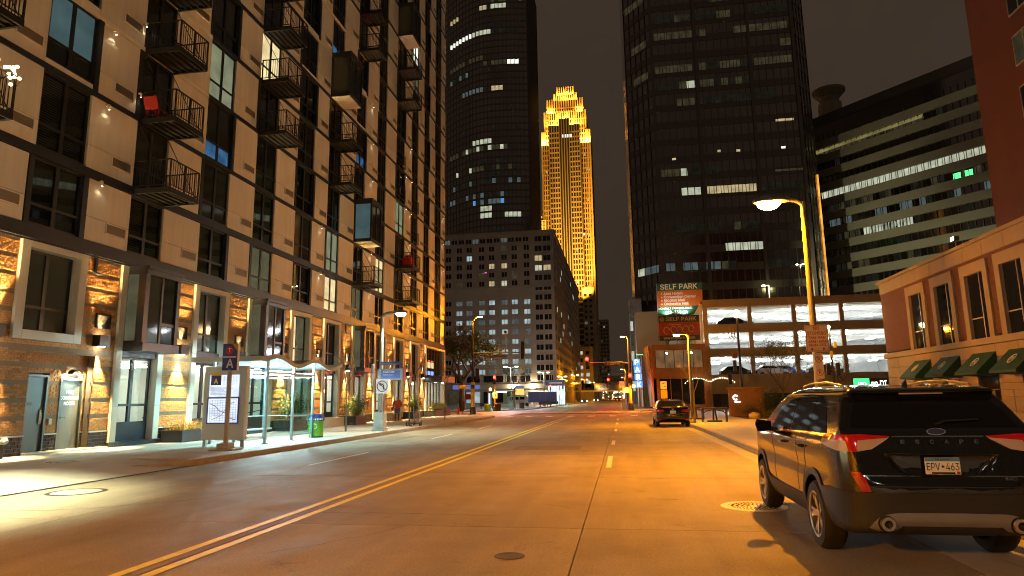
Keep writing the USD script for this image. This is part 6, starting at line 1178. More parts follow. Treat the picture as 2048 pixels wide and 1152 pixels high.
for i, (y0, y1, mt, lab) in enumerate(((31.6, 33.2, 'planter_dark', 'dark planter box behind the green recycling bin'), (35.6, 38.0, 'planter_concrete', 'low pale topped planter behind the bare sapling'), (39.7, 41.5, 'planter_dark', 'dark planter box left of the lamp with the wayfinding boards'), (46.3, 48.4, 'planter_concrete', 'low empty planter behind the walking person'), (51.8, 53.6, 'planter_dark', 'dark planter box behind the parked scooters'), (57.6, 63.0, 'planter_dark', 'long dark planter under the far corner shop window'))): planter(lab, X0+.15, X0+1.15, y0, y1, .55, mt)
bush('shrub', 'green feathery shrub in the planter behind the recycling bin', X0+.75, 32.4, .6, .95, .95, 1.55, 3400, 'leaf_green', .10, 21); bush('shrub', 'green feathery shrub left of the wayfinding lamp', X0+.75, 40.6, .6, .9, 1.05, 1.5, 3400, 'leaf_green', .10, 22); bush('shrub', 'green shrub in the planter behind the scooters', X0+.75, 52.7, .6, .85, .9, 1.5, 2600, 'leaf_green', .11, 23)
for k, y in enumerate((58.6, 60.2, 61.9)): bush('shrub', ['yellowing low shrub at the near end of the long planter', 'yellowing low shrub in the middle of the long planter', 'yellowing low shrub at the far end of the long planter'][k], X0+.7, y, .6, .7, 1.0, .75, 1600, 'leaf_yellow', .10, 24+k)
bush('shrub', 'tall dark shrub behind the brown entrance wall', 10.9, 51.0, .1, 1.5, 1.4, 2.1, 4200, 'leaf_dark', .11, 31); bush('shrub', 'low reddish shrub at the foot of the entrance wall', 9.3, 50.6, .1, 1.1, .8, .9, 2600, 'leaf_dry', .09, 32); bush('shrub', 'low dark shrub right of the entrance wall', 10.9, 48.8, .1, 1.3, .9, .8, 2600, 'leaf_dark', .09, 33); bush('shrub', 'low clipped shrub beside the pale boulder', 9.9, 47.2, .1, .8, .7, .55, 1800, 'leaf_yellow', .08, 34)
t = thing('boulder', 'pale rounded boulder at the edge of the shrub bed', 'boulder', (8.6, 46.2, .1)); m = trimesh.creation.icosphere(3, 1.0); v = m.vertices*np.array([.38, .3, .26])*(1+.25*(meshkit.fbm(m.vertices*1.7+5, 3)[:, None]-.5)); MB().add(v+[0, 0, .18], m.faces).build('stone', 'tan_stone', t, smooth=True)
bd = MB(); bd.prism([(8.0, 46), (13.8, 44.5), (14.5, 52), (8.0, 51.9)], 'z', .05, .135); bd.build('shrub_bed', 'soil', kind='structure')
fg = MB(); q = random.Random(41); leaves(fg, [(-24+q.uniform(-2.2, 2.2), 95+q.uniform(-1, 2), .14+q.uniform(0, .2)) for _ in range(700)], .16, q, .2); fg.build('ground_cover', 'leaf_yellow', kind='stuff', label='low plants round the foot of the large plaza tree', cat='plants')
b = MB()
for p, k in zip(((q.uniform(5, 14), q.uniform(22, 43)) for _ in range(70)), range(70)): leaves(b, [(p[0], p[1], .135)], .06, q, .5)
b.build('fallen_leaves', 'leaf_dry', kind='stuff', label='scattered dry leaves on the right pavement', cat='leaves')
# ================================================================ person walking on the left pavement
def blob(chains, refine=.03, smooth=8):
    man = None
    for (p, r), (p2, r2) in chains:
        s = []
        for c, rad in ((p, r), (p2, r2)):
            ic = trimesh.creation.icosphere(2, 1.0); s.append(ic.vertices*np.asarray(rad)+np.array(c))
        h = m3.Manifold.hull_points(np.vstack(s)); man = h if man is None else man+h
    man = man.refine_to_length(refine); me = man.to_mesh(); tm = trimesh.Trimesh(me.vert_properties[:, :3], me.tri_verts, process=False); trimesh.smoothing.filter_taubin(tm, iterations=smooth); return tm
pm('skin', (.48, .27, .18), .55, var=.06, scale=20); pm('jacket_red', (.42, .055, .03), .8, var=.2, scale=12, bump=.4, bscale=25); pm('denim', (.055, .085, .17), .85, var=.25, scale=15, bump=.3, bscale=60); pm('shoe', (.10, .09, .085), .6); pm('hair', (.04, .025, .015), .6); pm('bag_cloth', (.09, .085, .13), .8, var=.2, scale=10)
ps_ = thing('person', 'person in red jacket and blue jeans walking past the brick piers with a bag', 'person', (-16.35, 46.9, .15), rz=.35)
J = dict(pel=((0, 0, .92), (.16, .11, .12)), wai=((0, -.01, 1.06), (.145, .10, .1)), che=((0, -.02, 1.30), (.185, .115, .13)), nek=((0, -.03, 1.47), .058), hd0=((0, -.05, 1.585), (.075, .095, .1)), hd1=((0, -.045, 1.65), (.078, .098, .095)),
         hl=((-.10, 0, .88), .095), kl=((-.11, -.20, .50), .064), al=((-.11, -.14, .10), .045), fl=((-.12, -.32, .045), .042), hr=((.10, 0, .88), .095), kr=((.11, .04, .48), .064), ar=((.11, .30, .14), .045), fr=((.11, .16, .05), .042),
         sl=((-.20, -.01, 1.40), .068), el=((-.29, .10, 1.14), .050), wl=((-.27, -.04, .94), .035), sr=((.20, -.01, 1.40), .068), er=((.30, -.02, 1.13), .050), wr=((.24, -.22, 1.02), .035))
ch = [(J[a], J[b_]) for a, b_ in (('pel', 'wai'), ('wai', 'che'), ('che', 'nek'), ('nek', 'hd0'), ('hd0', 'hd1'), ('hl', 'kl'), ('kl', 'al'), ('al', 'fl'), ('hr', 'kr'), ('kr', 'ar'), ('ar', 'fr'), ('pel', 'hl'), ('pel', 'hr'), ('che', 'sl'), ('che', 'sr'), ('sl', 'el'), ('el', 'wl'), ('sr', 'er'), ('er', 'wr'))]
ch += [(((0, -.145, 1.60), .018), ((0, -.125, 1.63), .014)), (((-.085, -.03, 1.60), .02), ((-.085, -.03, 1.63), .02)), (((.085, -.03, 1.60), .02), ((.085, -.03, 1.63), .02))]
for (wx, wy, wz) in (J['wl'][0], J['wr'][0]):
    ch.append((((wx, wy, wz), .034), ((wx, wy-.05, wz-.06), .032)))
    for i in range(4): ch.append((((wx-.024+i*.016, wy-.06, wz-.075), .010), ((wx-.02+i*.014, wy-.07-.005*i, wz-.145+.006*abs(i-1.5)), .008)))
    ch.append((((wx, wy-.055, wz-.04), .011), ((wx-.01, wy-.10, wz-.09), .009)))
tm = blob(ch, .028, 6); MB().tm(tm).build('body', 'skin', ps_, smooth=True)
g_ = lambda a, k=1.0, d=.022: (J[a][0], np.asarray(J[a][1])*k+d)
tm = blob([(g_(a), g_(b_)) for a, b_ in (('pel', 'wai'), ('wai', 'che'), ('che', 'sl'), ('che', 'sr'), ('sl', 'el'), ('el', 'wl'), ('sr', 'er'), ('er', 'wr'), ('sl', 'sr'))]+[(((0, -.02, 1.43), .085), ((0, -.02, 1.46), .075))], .03, 6); MB().tm(tm).build('jacket', 'jacket_red', ps_, smooth=True)
tm = blob([(g_(a, 1, .014), g_(b_, 1, .016)) for a, b_ in (('hl', 'kl'), ('kl', 'al'), ('hr', 'kr'), ('kr', 'ar'), ('hl', 'hr'), ('pel', 'hl'), ('pel', 'hr'))], .03, 6); MB().tm(tm).build('jeans', 'denim', ps_, smooth=True)
tm = blob([(g_('al', .9, .012), g_('fl', 1, .014)), (g_('ar', .9, .012), g_('fr', 1, .014))], .025, 5); MB().tm(tm).build('shoes', 'shoe', ps_, smooth=True)
tm = blob([(((0, -.02, 1.665), (.088, .102, .085)), ((0, .01, 1.62), (.086, .085, .09)))], .03, 4); MB().tm(tm).build('hair', 'hair', ps_, smooth=True)
bg = thing('shoulder_bag', 'dark blue shoulder bag carried by the walking person', 'bag', (-16.35, 46.9, .15), rz=.35); MB().bevbox(-.44, -.16, .72, -.26, .2, 1.02, .05).build('bag', 'bag_cloth', bg); MB().tube([(-.35, .15, 1.0), (-.25, .05, 1.35), (-.16, -.01, 1.52), (-.25, -.09, 1.35), (-.35, -.12, 1.0)], .014, 6).build('strap', 'bag_cloth', bg)
# ================================================================ scooters
def scooter(label, x, y, rz):
    t = thing('scooter', label, 'scooter', (x, y, .15), rz)
    for xx in (-.42, .42):
        b = MB(); b.tube([(xx, -.03, .11), (xx, .03, .11)], .11, 18); b.build('wheel', 'sign_black', t); b = MB(); b.tube([(xx, -.034, .11), (xx, .034, .11)], .05, 12); b.build('hub', 'pole_grey', t)
    MB().bevbox(-.36, -.07, .13, .26, .07, .19, .02).build('deck', 'pole_black', t); MB().tube([(.26, 0, .16), (.40, 0, .30), (.30, 0, 1.12)], [.03, .028, .022], 8).build('stem', 'pole_grey', t); MB().tube([(.30, -.24, 1.14), (.30, 0, 1.12), (.30, .24, 1.14)], .016, 8).build('handlebar', 'pole_black', t); MB().tube([(.38, -.05, .3), (.42, -.05, .11)], .014, 6).build('fork', 'pole_grey', t); MB().hull([(.3, -.05, .24), (.55, -.05, .2), (.42, -.05, .25), (.3, .05, .24), (.55, .05, .2), (.42, .05, .25)]).build('mudguard', 'pole_black', t); MB().bar((.0, .05, .13), (-.06, .18, 0), .018).build('kickstand', 'pole_grey', t)
scooter('dark electric scooter nearest the kerb on the left pavement', -11.85, 37.2, 1.15); scooter('dark electric scooter leaning beside the first one on the left pavement', -12.4, 38.0, 1.35)
t = thing('hydrant', 'short yellow topped marker standing beside the far corner planter', 'hydrant', (-16.9, 67.6, .1)); MB().lathe([(0, 0), (.16, 0), (.16, .08), (.10, .1), (.10, .6), (.14, .62), (.12, .72), (.05, .8), (0, .8)], sides=14).build('body', 'sign_red', t)
t = thing('litter_bin', 'dark litter bin on a post at the far left corner under a yellow plate', 'bin', (-17.0, 69.5, .1)); MB().lathe([(.0, .3), (.25, .3), (.3, 1.3), (.2, 1.4), (0, 1.4)], sides=14).build('body', 'pole_black', t); MB().cyl(.0, .35, 0, 3, .04, sides=8).build('post', 'pole_grey', t); b = MB(); b.sphere((0, .2, 2.85), (.5, .1, .22), 2); b.build('plate', 'sign_yellow', t)
# things kept on the balconies
pm('chair_red', (.22, .012, .01), .5)
t = thing('garden_chair', 'red lounge chair on the balcony under the top of the first balcony stack', 'chair', (X0+.5, 21.45, 12.33)); b = MB(); b.bevbox(-.28, -.5, .30, .28, .45, .36, .02); b.hull([(-.28, -.55, .34), (.28, -.55, .34), (-.28, -.75, .78), (.28, -.75, .78), (-.28, -.5, .34), (.28, -.5, .34), (-.28, -.70, .78), (.28, -.70, .78)]); b.build('seat', 'chair_red', t)
for x, y in ((-.25, -.5), (.25, -.5), (-.25, .4), (.25, .4)): MB().box(x-.025, y-.025, 0, x+.025, y+.025, .31).build('leg', 'red_plastic', t)
t = thing('garden_chair', 'red covered chair on the far low balcony above the wayfinding lamp', 'chair', (X0+.8, 50.6, 12.33)); MB().bevbox(-.4, -.45, .1, .4, .45, .85, .1).build('seat', 'red_plastic', t); MB().bevbox(-.4, .3, .85, .4, .45, 1.15, .05).build('backrest', 'red_plastic', t)
em('bulb_warm', (1., .62, .24), 14.); q = random.Random(77)
t = thing('string_lights', 'cluster of warm round bulbs wound along the balcony at the left edge', 'string lights', (0, 0, 0))
for i in range(26): MB().sphere((X0+1.5+q.uniform(-.06, .12), 13.9+q.uniform(-.5, .6), 10.55+q.gauss(0, .16)), .045, 1).build('bulb', 'bulb_warm', t)
MB().tube([(X0+1.5, 13.1+k*.1, 10.5+.15*math.sin(k*1.7)) for k in range(16)], .01, 4).build('wire', 'rail_black', t)
# ================================================================ vehicles
def car_paint(name, c, flake=.0): 
    pm(name, c, .12, metal=.0, spec=.6, coat=1., var=.06, scale=2)
car_paint('paint_black', (.0065, .0068, .0065)); car_paint('paint_sedan', (.0075, .007, .007))
pm('black_plastic', (.022, .022, .022), .62, bump=.25, bscale=220); pm('tyre', (.018, .018, .018), .75, bump=.3, bscale=80); pm('alloy', (.56, .55, .53), .3, metal=1., var=.06, scale=8); pm('silver_trim', (.33, .32, .31), .42, metal=.75, var=.05, scale=5); pm('car_glass', (.006, .006, .006), .03, spec=.65); pm('lamp_red', (.62, .010, .012), .08, coat=1.); pm('lamp_clear', (.62, .52, .50), .1, coat=1.); pm('plate_white', (.86, .89, .95), .4); pm('plate_blue', (.10, .30, .62), .4); pm('red_cell', (.30, .01, .015), .12, coat=1., emit=(1, .03, .03), es=.05)
def to_man(v, f): return m3.Manifold(m3.Mesh(np.asarray(v, np.float32), np.asarray(f, np.uint32)))
def ext(poly, axis, a0, a1):
    m = MB().prism(poly, axis, a0, a1); v, f = m.mesh(); t = trimesh.Trimesh(v, f, process=True); t.fix_normals(); return to_man(t.vertices, t.faces)
def man_arrays(m): k = m.to_mesh(); return k.vert_properties[:, :3].astype(float), k.tri_verts.astype(int)
def catmull(pts, n=8):
    p = np.array(pts, float); out = []
    for i in range(len(p)-1):
        a, b, c, d = p[max(i-1, 0)], p[i], p[i+1], p[min(i+2, len(p)-1)]
        for t in np.linspace(0, 1, n, endpoint=False): out.append(.5*((2*b)+(-a+c)*t+(2*a-5*b+4*c-d)*t*t+(-a+3*b-3*c+d)*t**3))
    return out+[p[-1]]
class Car:
    """x across (0 = middle), y forward from the rear bumper, z up. The body is side view x plan x cross-section, rounded"""
    def __init__(s, side, plan, sect, arches, r_arch, refine=.05, it=10, extra=None):
        hw = max(abs(x) for x, _ in plan)
        body = ext(side, 'x', -hw-.1, hw+.1)^ext([(x, y) for x, y in plan]+[(-x, y) for x, y in plan[::-1]], 'z', -.2, 2.2)^ext([(x, z) for x, z in sect]+[(-x, z) for x, z in sect[::-1]], 'y', -.5, 6)
        if extra is not None: body = extra(body)
        body = body.refine_to_length(refine); v, f = man_arrays(body); t = trimesh.Trimesh(v, f, process=False); trimesh.smoothing.filter_taubin(t, lamb=.5, nu=.51, iterations=it)
        s.raw = t; s.body = to_man(t.vertices, t.faces)
        s.arch = None
        for (y, z) in arches:
            m = MB(); m.tube([(-1.3, y, z), (1.3, y, z)], r_arch, 40); c = ext(sg.Point(y, z).buffer(r_arch, 12), 'x', -1.3, 1.3); s.arch = c if s.arch is None else s.arch+c
        inner = ext(sg.box(-.62, -1, .62, 7), 'z', -1, 3); s.cut = s.arch-inner
        s.n = trimesh.Trimesh(t.vertices, t.faces, process=False).vertex_normals
    def inflate(s, d): return to_man(s.raw.vertices+s.n*d, s.raw.faces)
    def skin(s, tool, d=.006): return (s.inflate(d)^tool)-s.body-s.cut
def put(man, name, mat, parent, smooth=32):
    v, f = man_arrays(man)
    if len(f): return MB().add(v, f).build(name, mat, parent, smooth=smooth)
def wheel(parent, x, y, R_, W, side, rim=.235, spokes=10, dz=0):
    """tyre with tread shoulder, spoked rim facing outwards (side -1 = left)"""
    M = [[0, 0, side, x], [1, 0, 0, y], [0, side, 0, R_+dz], [0, 0, 0, 1]]
    t = MB(); t.lathe([(rim, -W/2), (R_-.035, -W/2), (R_-.008, -W/2+.03), (R_, -W/2+.055), (R_, W/2-.055), (R_-.008, W/2-.03), (R_-.035, W/2), (rim+.01, W/2+.004), (rim, W/2-.01), (rim-.01, -W/2+.02), (rim, -W/2)], sides=44)
    o = t.move(M).build('wheel', 'tyre', parent, smooth=35)
    g = MB()
    for k in range(4): g.lathe([(R_+.0005, -.072+k*.042), (R_+.002, -.072+k*.042), (R_+.002, -.058+k*.042), (R_+.0005, -.058+k*.042)], sides=44)
    r = MB(); r.lathe([(rim+.006, W/2-.012), (rim+.004, W/2+.004), (rim-.018, W/2-.002), (rim-.03, W/2-.09), (rim-.03, -W/2+.05)], sides=40)
    r.lathe([(.001, W/2-.02), (.055, W/2-.022), (.06, W/2-.045), (.05, W/2-.09)], sides=24)
    for k in range(spokes):
        a = 2*PI*(k//2)/(spokes/2)+(.17 if k % 2 else -.17); c, q = np.array([math.cos(a), math.sin(a), 0]), np.array([-math.sin(a), math.cos(a), 0]); a2 = 2*PI*(k//2)/(spokes/2)+(.10 if k % 2 else -.10); c2 = np.array([math.cos(a2), math.sin(a2), 0])
        r.hull([*(c2*.05+q*e*.02+np.array([0, 0, z]) for e in (-1, 1) for z in (W/2-.03, W/2-.07)), *(c*(rim-.018)+q*e*.022+np.array([0, 0, z]) for e in (-1, 1) for z in (W/2-.012, W/2-.06))])
    r.move(M).build('rim', 'alloy', o, smooth=30)
    d = MB(); d.lathe([(0, W/2-.10), (.17, W/2-.10), (.17, W/2-.12), (0, W/2-.12)], sides=28); d.move(M).build('brake_disc', 'silver_trim', o)
# ---------------- the SUV
SX, SY = 2.935, 6.86
suv = thing('parked_suv', 'glossy black SUV parked at the right kerb in the foreground seen from behind', 'suv', (SX, SY, .055))
side = catmull([(.16, .27), (.05, .31), (.0, .40), (.0, .56), (.0, .70), (.045, .80), (.06, .98), (.075, 1.08), (.10, 1.17), (.13, 1.215)], 4)[:-1]+[(.145, 1.225), (.30, 1.43), (.40, 1.54), (.335, 1.582), (.35, 1.605)]+catmull([(.45, 1.625), (.9, 1.66), (1.5, 1.672), (2.1, 1.65), (2.6, 1.59), (3.0, 1.46), (3.45, 1.23), (3.62, 1.14)], 5)[:-1]+catmull([(3.62, 1.13), (4.0, 1.075), (4.3, 1.0), (4.48, .88), (4.54, .70), (4.53, .5), (4.42, .33)], 5)+[(4.1, .25), (3.2, .235), (1.4, .235), (.6, .27)]
plan = catmull([(.0, -.0), (.45, .0), (.70, .04), (.83, .14), (.895, .34), (.915, .75), (.915, 1.6), (.915, 2.8), (.925, 3.5), (.90, 4.0), (.80, 4.33), (.60, 4.48), (.25, 4.54), (.0, 4.545)], 4)
sect = catmull([(.80, .20), (.86, .30), (.905, .45), (.915, .62), (.90, .80), (.925, .95), (.92, 1.03), (.895, 1.10)], 4)[:-1]+catmull([(.88, 1.13), (.80, 1.34), (.725, 1.52), (.66, 1.605), (.52, 1.66), (.25, 1.682), (.0, 1.686)], 4)
def suv_extra(b):
    # a scoop for the number plate and the crease over it
    return b-ext([(-.40, .86), (-.30, .80), (.30, .80), (.40, .86), (.46, .99), (-.46, .99)], 'y', -.2, .088)
CR = Car(side, plan, sect, [(.98, .305), (3.69, .305)], .405, .045, 7, suv_extra)
low = ext([(-.2, .0), (5, .0), (5, .58), (3.69, .60), (3.1, .46), (2.5, .44), (1.6, .44), (1.35, .47), (.98, .60), (.45, .66), (.12, .645), (-.2, .645)], 'x', -2, 2)
arch_lip = ext(sg.Point(.98, .305).buffer(.475, 12).union(sg.Point(3.69, .305).buffer(.475, 12)), 'x', -2, 2)
shell = CR.body-CR.cut
gl_side = ext([(.52, 1.175), (1.2, 1.165), (2.6, 1.13), (3.05, 1.10), (2.78, 1.34), (2.35, 1.51), (1.7, 1.575), (1.1, 1.56), (.80, 1.46)], 'x', -2, 2)-ext(sg.box(-.55, -1, .55, 6), 'z', 0, 3)
gl_rear = ext([(-.735, 1.245), (.735, 1.245), (.70, 1.35), (.60, 1.53), (.40, 1.56), (-.40, 1.56), (-.60, 1.53), (-.70, 1.35)], 'y', -.2, .62)
gl_front = ext([(-.72, 1.17), (.72, 1.17), (.60, 1.58), (-.60, 1.58)], 'y', 2.75, 3.6)
put(shell-CR.inflate(.02)^low if False else shell, 'body', 'paint_black', suv, 40)
body = stage.GetPrimAtPath(str(suv.GetPath())+'/body')
put(CR.skin((low+arch_lip)-ext([(-.50, .30), (-.62, .385), (-.62, .0), (.62, .0), (.62, .385), (.50, .30)], 'y', -.3, .01) if False else low+arch_lip, .012), 'lower_cladding', 'black_plastic', suv, 40)
for s, nm in ((-1, 'left'), (1, 'right')):
    half = ext(sg.box(0 if s > 0 else -3, -1, 3 if s > 0 else 0, 7), 'z', -1, 3)
    w1 = ext([(.50, 1.0), (1.17, 1.0), (1.23, 1.8), (.50, 1.8)], 'x', -2, 2); w2 = ext([(1.19, 1.0), (1.99, 1.0), (1.93, 1.8), (1.25, 1.8)], 'x', -2, 2); w3 = ext([(2.05, 1.0), (3.3, 1.0), (3.3, 1.8), (1.99, 1.8)], 'x', -2, 2)
    for w_ in (w1, w2, w3): put(CR.skin(gl_side^half^w_, .004), 'side_window', 'car_glass', suv, 40)
    put(CR.skin(ext([(.50, 1.150), (1.2, 1.140), (2.6, 1.105), (3.05, 1.075), (3.05, 1.092), (2.6, 1.122), (1.2, 1.157), (.50, 1.168)], 'x', -2, 2)^half, .007), 'window_trim', 'chrome', suv, 40)
    lamp = ext([(.05, 1.0), (.55, 1.08), (.58, 1.135), (.50, 1.165), (.05, 1.205), (-.1, 1.205), (-.1, .99)], 'x', -2, 2)
    inn = ext([(s*.42, 1.165), (s*.45, 1.135), (s*.60, 1.045), (s*.72, 1.025), (s*1.0, 1.015), (s*1.0, 1.17), (s*.7, 1.185)], 'y', -.3, .6)
    red = ext([(s*.42, 1.165), (s*.45, 1.148), (s*.72, 1.125), (s*.735, 1.02), (s*.80, 1.015), (s*.82, 1.12), (s*1., 1.13), (s*1., 1.2), (s*.7, 1.2)], 'y', -.3, .6)
    L = lamp^inn
    o = put(CR.skin(L, .014), 'tail_lamp', 'lamp_clear', suv, 40); put(CR.skin(L^red, .018), 'red_band', 'lamp_red', o, 40)
    put(CR.skin(ext([(s*.655, .655), (s*.73, .655), (s*.79, .79), (s*.80, .835), (s*.73, .835), (s*.69, .78)], 'y', -.3, .4), .016), 'reflector', 'red_cell', suv, 40)
    # mirror
    b = MB(); b.hull([(s*(.93+a), 2.72+c, 1.16+e) for a, c, e in ((.02, .0, -.06), (.02, .0, .06), (.20, -.02, -.08), (.23, -.02, .02), (.20, -.01, .09), (.03, .14, -.05), (.03, .14, .05), (.17, .15, -.06), (.19, .15, .05))]); o = b.build('door_mirror', 'paint_black', suv, smooth=20); b = MB(); b.hull([(s*(.95+a), 2.695, 1.16+e) for a, e in ((.0, -.05), (.0, .055), (.17, -.065), (.195, .015), (.17, .075))]+[(s*1.0, 2.71, 1.16)]); b.build('mirror_glass', 'car_glass', o); MB().bar((s*.86, 2.78, 1.10), (s*.96, 2.78, 1.12), .06).build('mirror_arm', 'black_plastic', o)
    # roof rail, door handles, door seams
    MB().tube([(s*.60, .62, 1.61), (s*.615, .70, 1.66), (s*.625, 1.2, 1.70), (s*.62, 1.8, 1.70), (s*.61, 2.2, 1.67), (s*.595, 2.35, 1.60)], [.008, .013, .013, .013, .013, .008], 8).build('roof_rail', 'silver_trim', suv, smooth=40)
    for yy in (1.28, 2.12): MB().tube([(s*.925, yy, .985), (s*.955, yy+.03, .99), (s*.955, yy+.17, .99), (s*.925, yy+.2, .985)], .014, 8).build('door_handle', 'paint_black', suv, smooth=40)
    for poly in ([(1.62, .47), (1.636, .47), (1.636, 1.12), (1.62, 1.12)], [(2.78, .46), (2.796, .46), (2.9, 1.1), (2.884, 1.1)], [(1.42, .48), (1.436, .48), (1.30, .85), (1.16, 1.12), (1.144, 1.12), (1.284, .85)]): put(CR.skin(ext(poly, 'x', -2, 2)^half, .003), 'door_seam', 'sign_black', suv, 40)
    for yy in (.98, 3.69): wheel(suv, s*.805, yy, .355, .225, s, dz=-.055)
    MB().lathe([(.036, -.02), (.062, -.02), (.066, .0), (.062, .012), (.050, .012), (.044, -.02), (.044, .12), (0, .12)], sides=26).move([[1, 0, 0, s*.555], [0, 0, 1, -.035], [0, -1, 0, .375], [0, 0, 0, 1]]).build('exhaust_tip', 'chrome', suv, smooth=40)
put(CR.skin(gl_rear, .004), 'rear_window', 'car_glass', suv, 40); put(CR.skin(gl_front, .004), 'windscreen', 'car_glass', suv, 40)
# silver diffuser over black valance
dif = ext(catmull([(-.70, .33), (-.62, .42), (-.50, .465), (-.30, .475), (.30, .475), (.50, .465), (.62, .42), (.70, .33)], 5)+[(.62, .30), (.47, .315), (.42, .355), (-.42, .355), (-.47, .315), (-.62, .30)], 'y', -.4, .3)-ext(sg.Point(.555, .375).buffer(.075), 'y', -.5, .5)-ext(sg.Point(-.555, .375).buffer(.075), 'y', -.5, .5)
put(CR.skin(dif, .026), 'diffuser', 'silver_trim', suv, 40)
put(CR.skin(ext([(-.42, .25), (.42, .25), (.40, .352), (-.40, .352)], 'y', -.4, .4), .02), 'valance', 'black_plastic', suv, 40)
for poly, d in (([(-.46, 1.0), (-.47, .995), (-.30, .80), (.30, .80), (.47, .995), (.46, 1.0), (.30, .812), (-.30, .812)], .008), ([(-.80, .70), (.80, .70), (.80, .708), (-.80, .708)], .006)): put(CR.skin(ext(poly, 'y', -.4, .3), d), 'tailgate_crease', 'sign_black', suv, 40)
for s in (-1, 1):
    put(CR.skin(ext([(s*.735, .66), (s*.742, .66), (s*.752, 1.02), (s*.745, 1.02)], 'y', -.3, .5), .003), 'tailgate_seam', 'sign_black', suv, 40)
put(CR.skin(ext([(-.78, .796), (.78, .796), (.78, .806), (-.78, .806)], 'y', -.3, .4)-ext(sg.box(-.2, .7, .2, 1.), 'y', -1, 1), .010), 'chrome_line', 'chrome', suv, 40)
put(CR.skin(ext([(-.40, 1.155), (.40, 1.155), (.40, 1.166), (-.40, 1.166)], 'y', -.3, .4), .009), 'chrome_line', 'chrome', suv, 40)
# high brake lamp, wiper, badge, number plate, aerial
MB().bevbox(-.20, .325, 1.558, .20, .35, 1.572, .004).build('brake_lamp', 'lamp_clear', suv)
b = MB(); b.tube([(.02, .155, 1.265), (.12, .175, 1.30), (.42, .19, 1.315)], [.014, .010, .008], 6); b.build('rear_wiper', 'black_plastic', suv)
b = MB(); g = sg.Point(0, 0).buffer(1, 16); from_ = lambda a, c: [(x*a, z*c) for x, z in g.exterior.coords[:-1]]
b.prism([(x, z+1.205) for x, z in from_(.085, .034)], 'y', .095, .13); o = b.build('badge', 'chrome', suv); b = MB(); b.prism([(x, z+1.205) for x, z in from_(.075, .026)], 'y', .092, .12); b.build('badge_field', 'sign_navy', o)
for i, c_ in enumerate('ESCAPE'): MB().text(c_, .034, ((i-2.5)*.128, .058, 1.095+.00*i), (1, 0, 0), (0, .15, 1), .006, True, width=.036).build('letter', 'chrome', suv)
MB().text('ECOBOOST', .026, (-.52, .036, .735), (1, 0, 0), (0, .1, 1), .006, True, width=.17).build('badge_lettering', 'chrome', suv); MB().text('AWD', .03, (.56, .036, .765), (1, 0, 0), (0, .1, 1), .006, True, width=.10).build('badge_lettering', 'chrome', suv)
pl = MB().bevbox(-.152, .040, .815, .152, .050, .967, .004).build('number_plate', 'plate_white', suv); MB().box(-.150, .0385, .935, .150, .0402, .965).build('plate_band', 'plate_blue', pl); MB().text('EPV', .066, (-.082, .0385, .853), (1, 0, 0), (0, 0, 1), .0012, False, width=.115).build('plate_lettering', 'sign_black', pl); MB().text('463', .066, (.082, .0385, .853), (1, 0, 0), (0, 0, 1), .0012, False, width=.112).build('plate_lettering', 'sign_black', pl)
b = MB(); b.prism([(.014*r*math.cos(a), .887+.014*r*math.sin(a)) for r, a in ((1.3 if k % 2 == 0 else .55, PI/2+k*PI/5) for k in range(10))], 'y', .0373, .0397); b.build('plate_star', 'sign_navy', pl); MB().text('Minnesota', .016, (0, .0380, .945), (1, 0, 0), (0, 0, 1), .001, False, width=.12).build('plate_lettering', 'sign_navy', pl); MB().box(.115, .0382, .820, .145, .0402, .842).build('plate_sticker', 'sign_red', pl); MB().box(-.1, .0382, .820, .10, .0402, .836).build('plate_frame_text', 'sign_black', pl)
b = MB(); b.hull([(0, .62, 1.63), (.03, .72, 1.63), (-.03, .72, 1.63), (0, .82, 1.65), (0, .64, 1.715), (.005, .68, 1.71)]); b.build('aerial_fin', 'paint_black', suv, smooth=20)
MB().box(-.55, .9, .22, .55, 3.9, .30).build('underbody', 'sign_black', suv); b = MB(); b.tube([(-.7, .98, .33), (.7, .98, .33)], .035, 8); b.tube([(-.55, .1, .36), (-.50, .5, .33), (-.1, .8, .33), (.50, .5, .33), (.55, .1, .36)], .03, 8); b.build('rear_axle', 'silver_trim', suv)
# ---------------- the sedan
sed = thing('parked_sedan', 'dark sedan parked by the second orange lamp seen from behind', 'sedan', (2.68, 37.0, 0))
side = catmull([(.20, .30), (.04, .40), (.0, .55), (.02, .72), (.06, .90), (.10, 1.03)], 4)[:-1]+[(.12, 1.06), (.50, 1.075)]+catmull([(.62, 1.10), (1.15, 1.36), (1.6, 1.45), (2.2, 1.475), (2.7, 1.42), (3.2, 1.20), (3.55, 1.03)], 5)[:-1]+catmull([(3.55, 1.02), (4.1, .93), (4.5, .80), (4.72, .62), (4.70, .4), (4.55, .28)], 5)+[(3.2, .2), (1.2, .2), (.5, .24)]
plan = catmull([(0, 0), (.5, .02), (.78, .10), (.88, .3), (.92, .8), (.925, 2.2), (.92, 3.5), (.86, 4.3), (.6, 4.62), (0, 4.72)], 4); sect = catmull([(.80, .18), (.88, .32), (.92, .55), (.91, .75), (.915, .9), (.86, 1.02)], 4)[:-1]+catmull([(.84, 1.04), (.72, 1.28), (.58, 1.42), (.3, 1.475), (0, 1.48)], 4)
C2 = Car(side, plan, sect, [(.98, .33), (3.8, .33)], .37, .07, 6)
put(C2.body-C2.cut, 'body', 'paint_sedan', sed, 40)
put(C2.skin(ext([(-.66, 1.10), (.66, 1.10), (.52, 1.38), (-.52, 1.38)], 'y', .4, 1.35), .005), 'rear_window', 'car_glass', sed, 40)
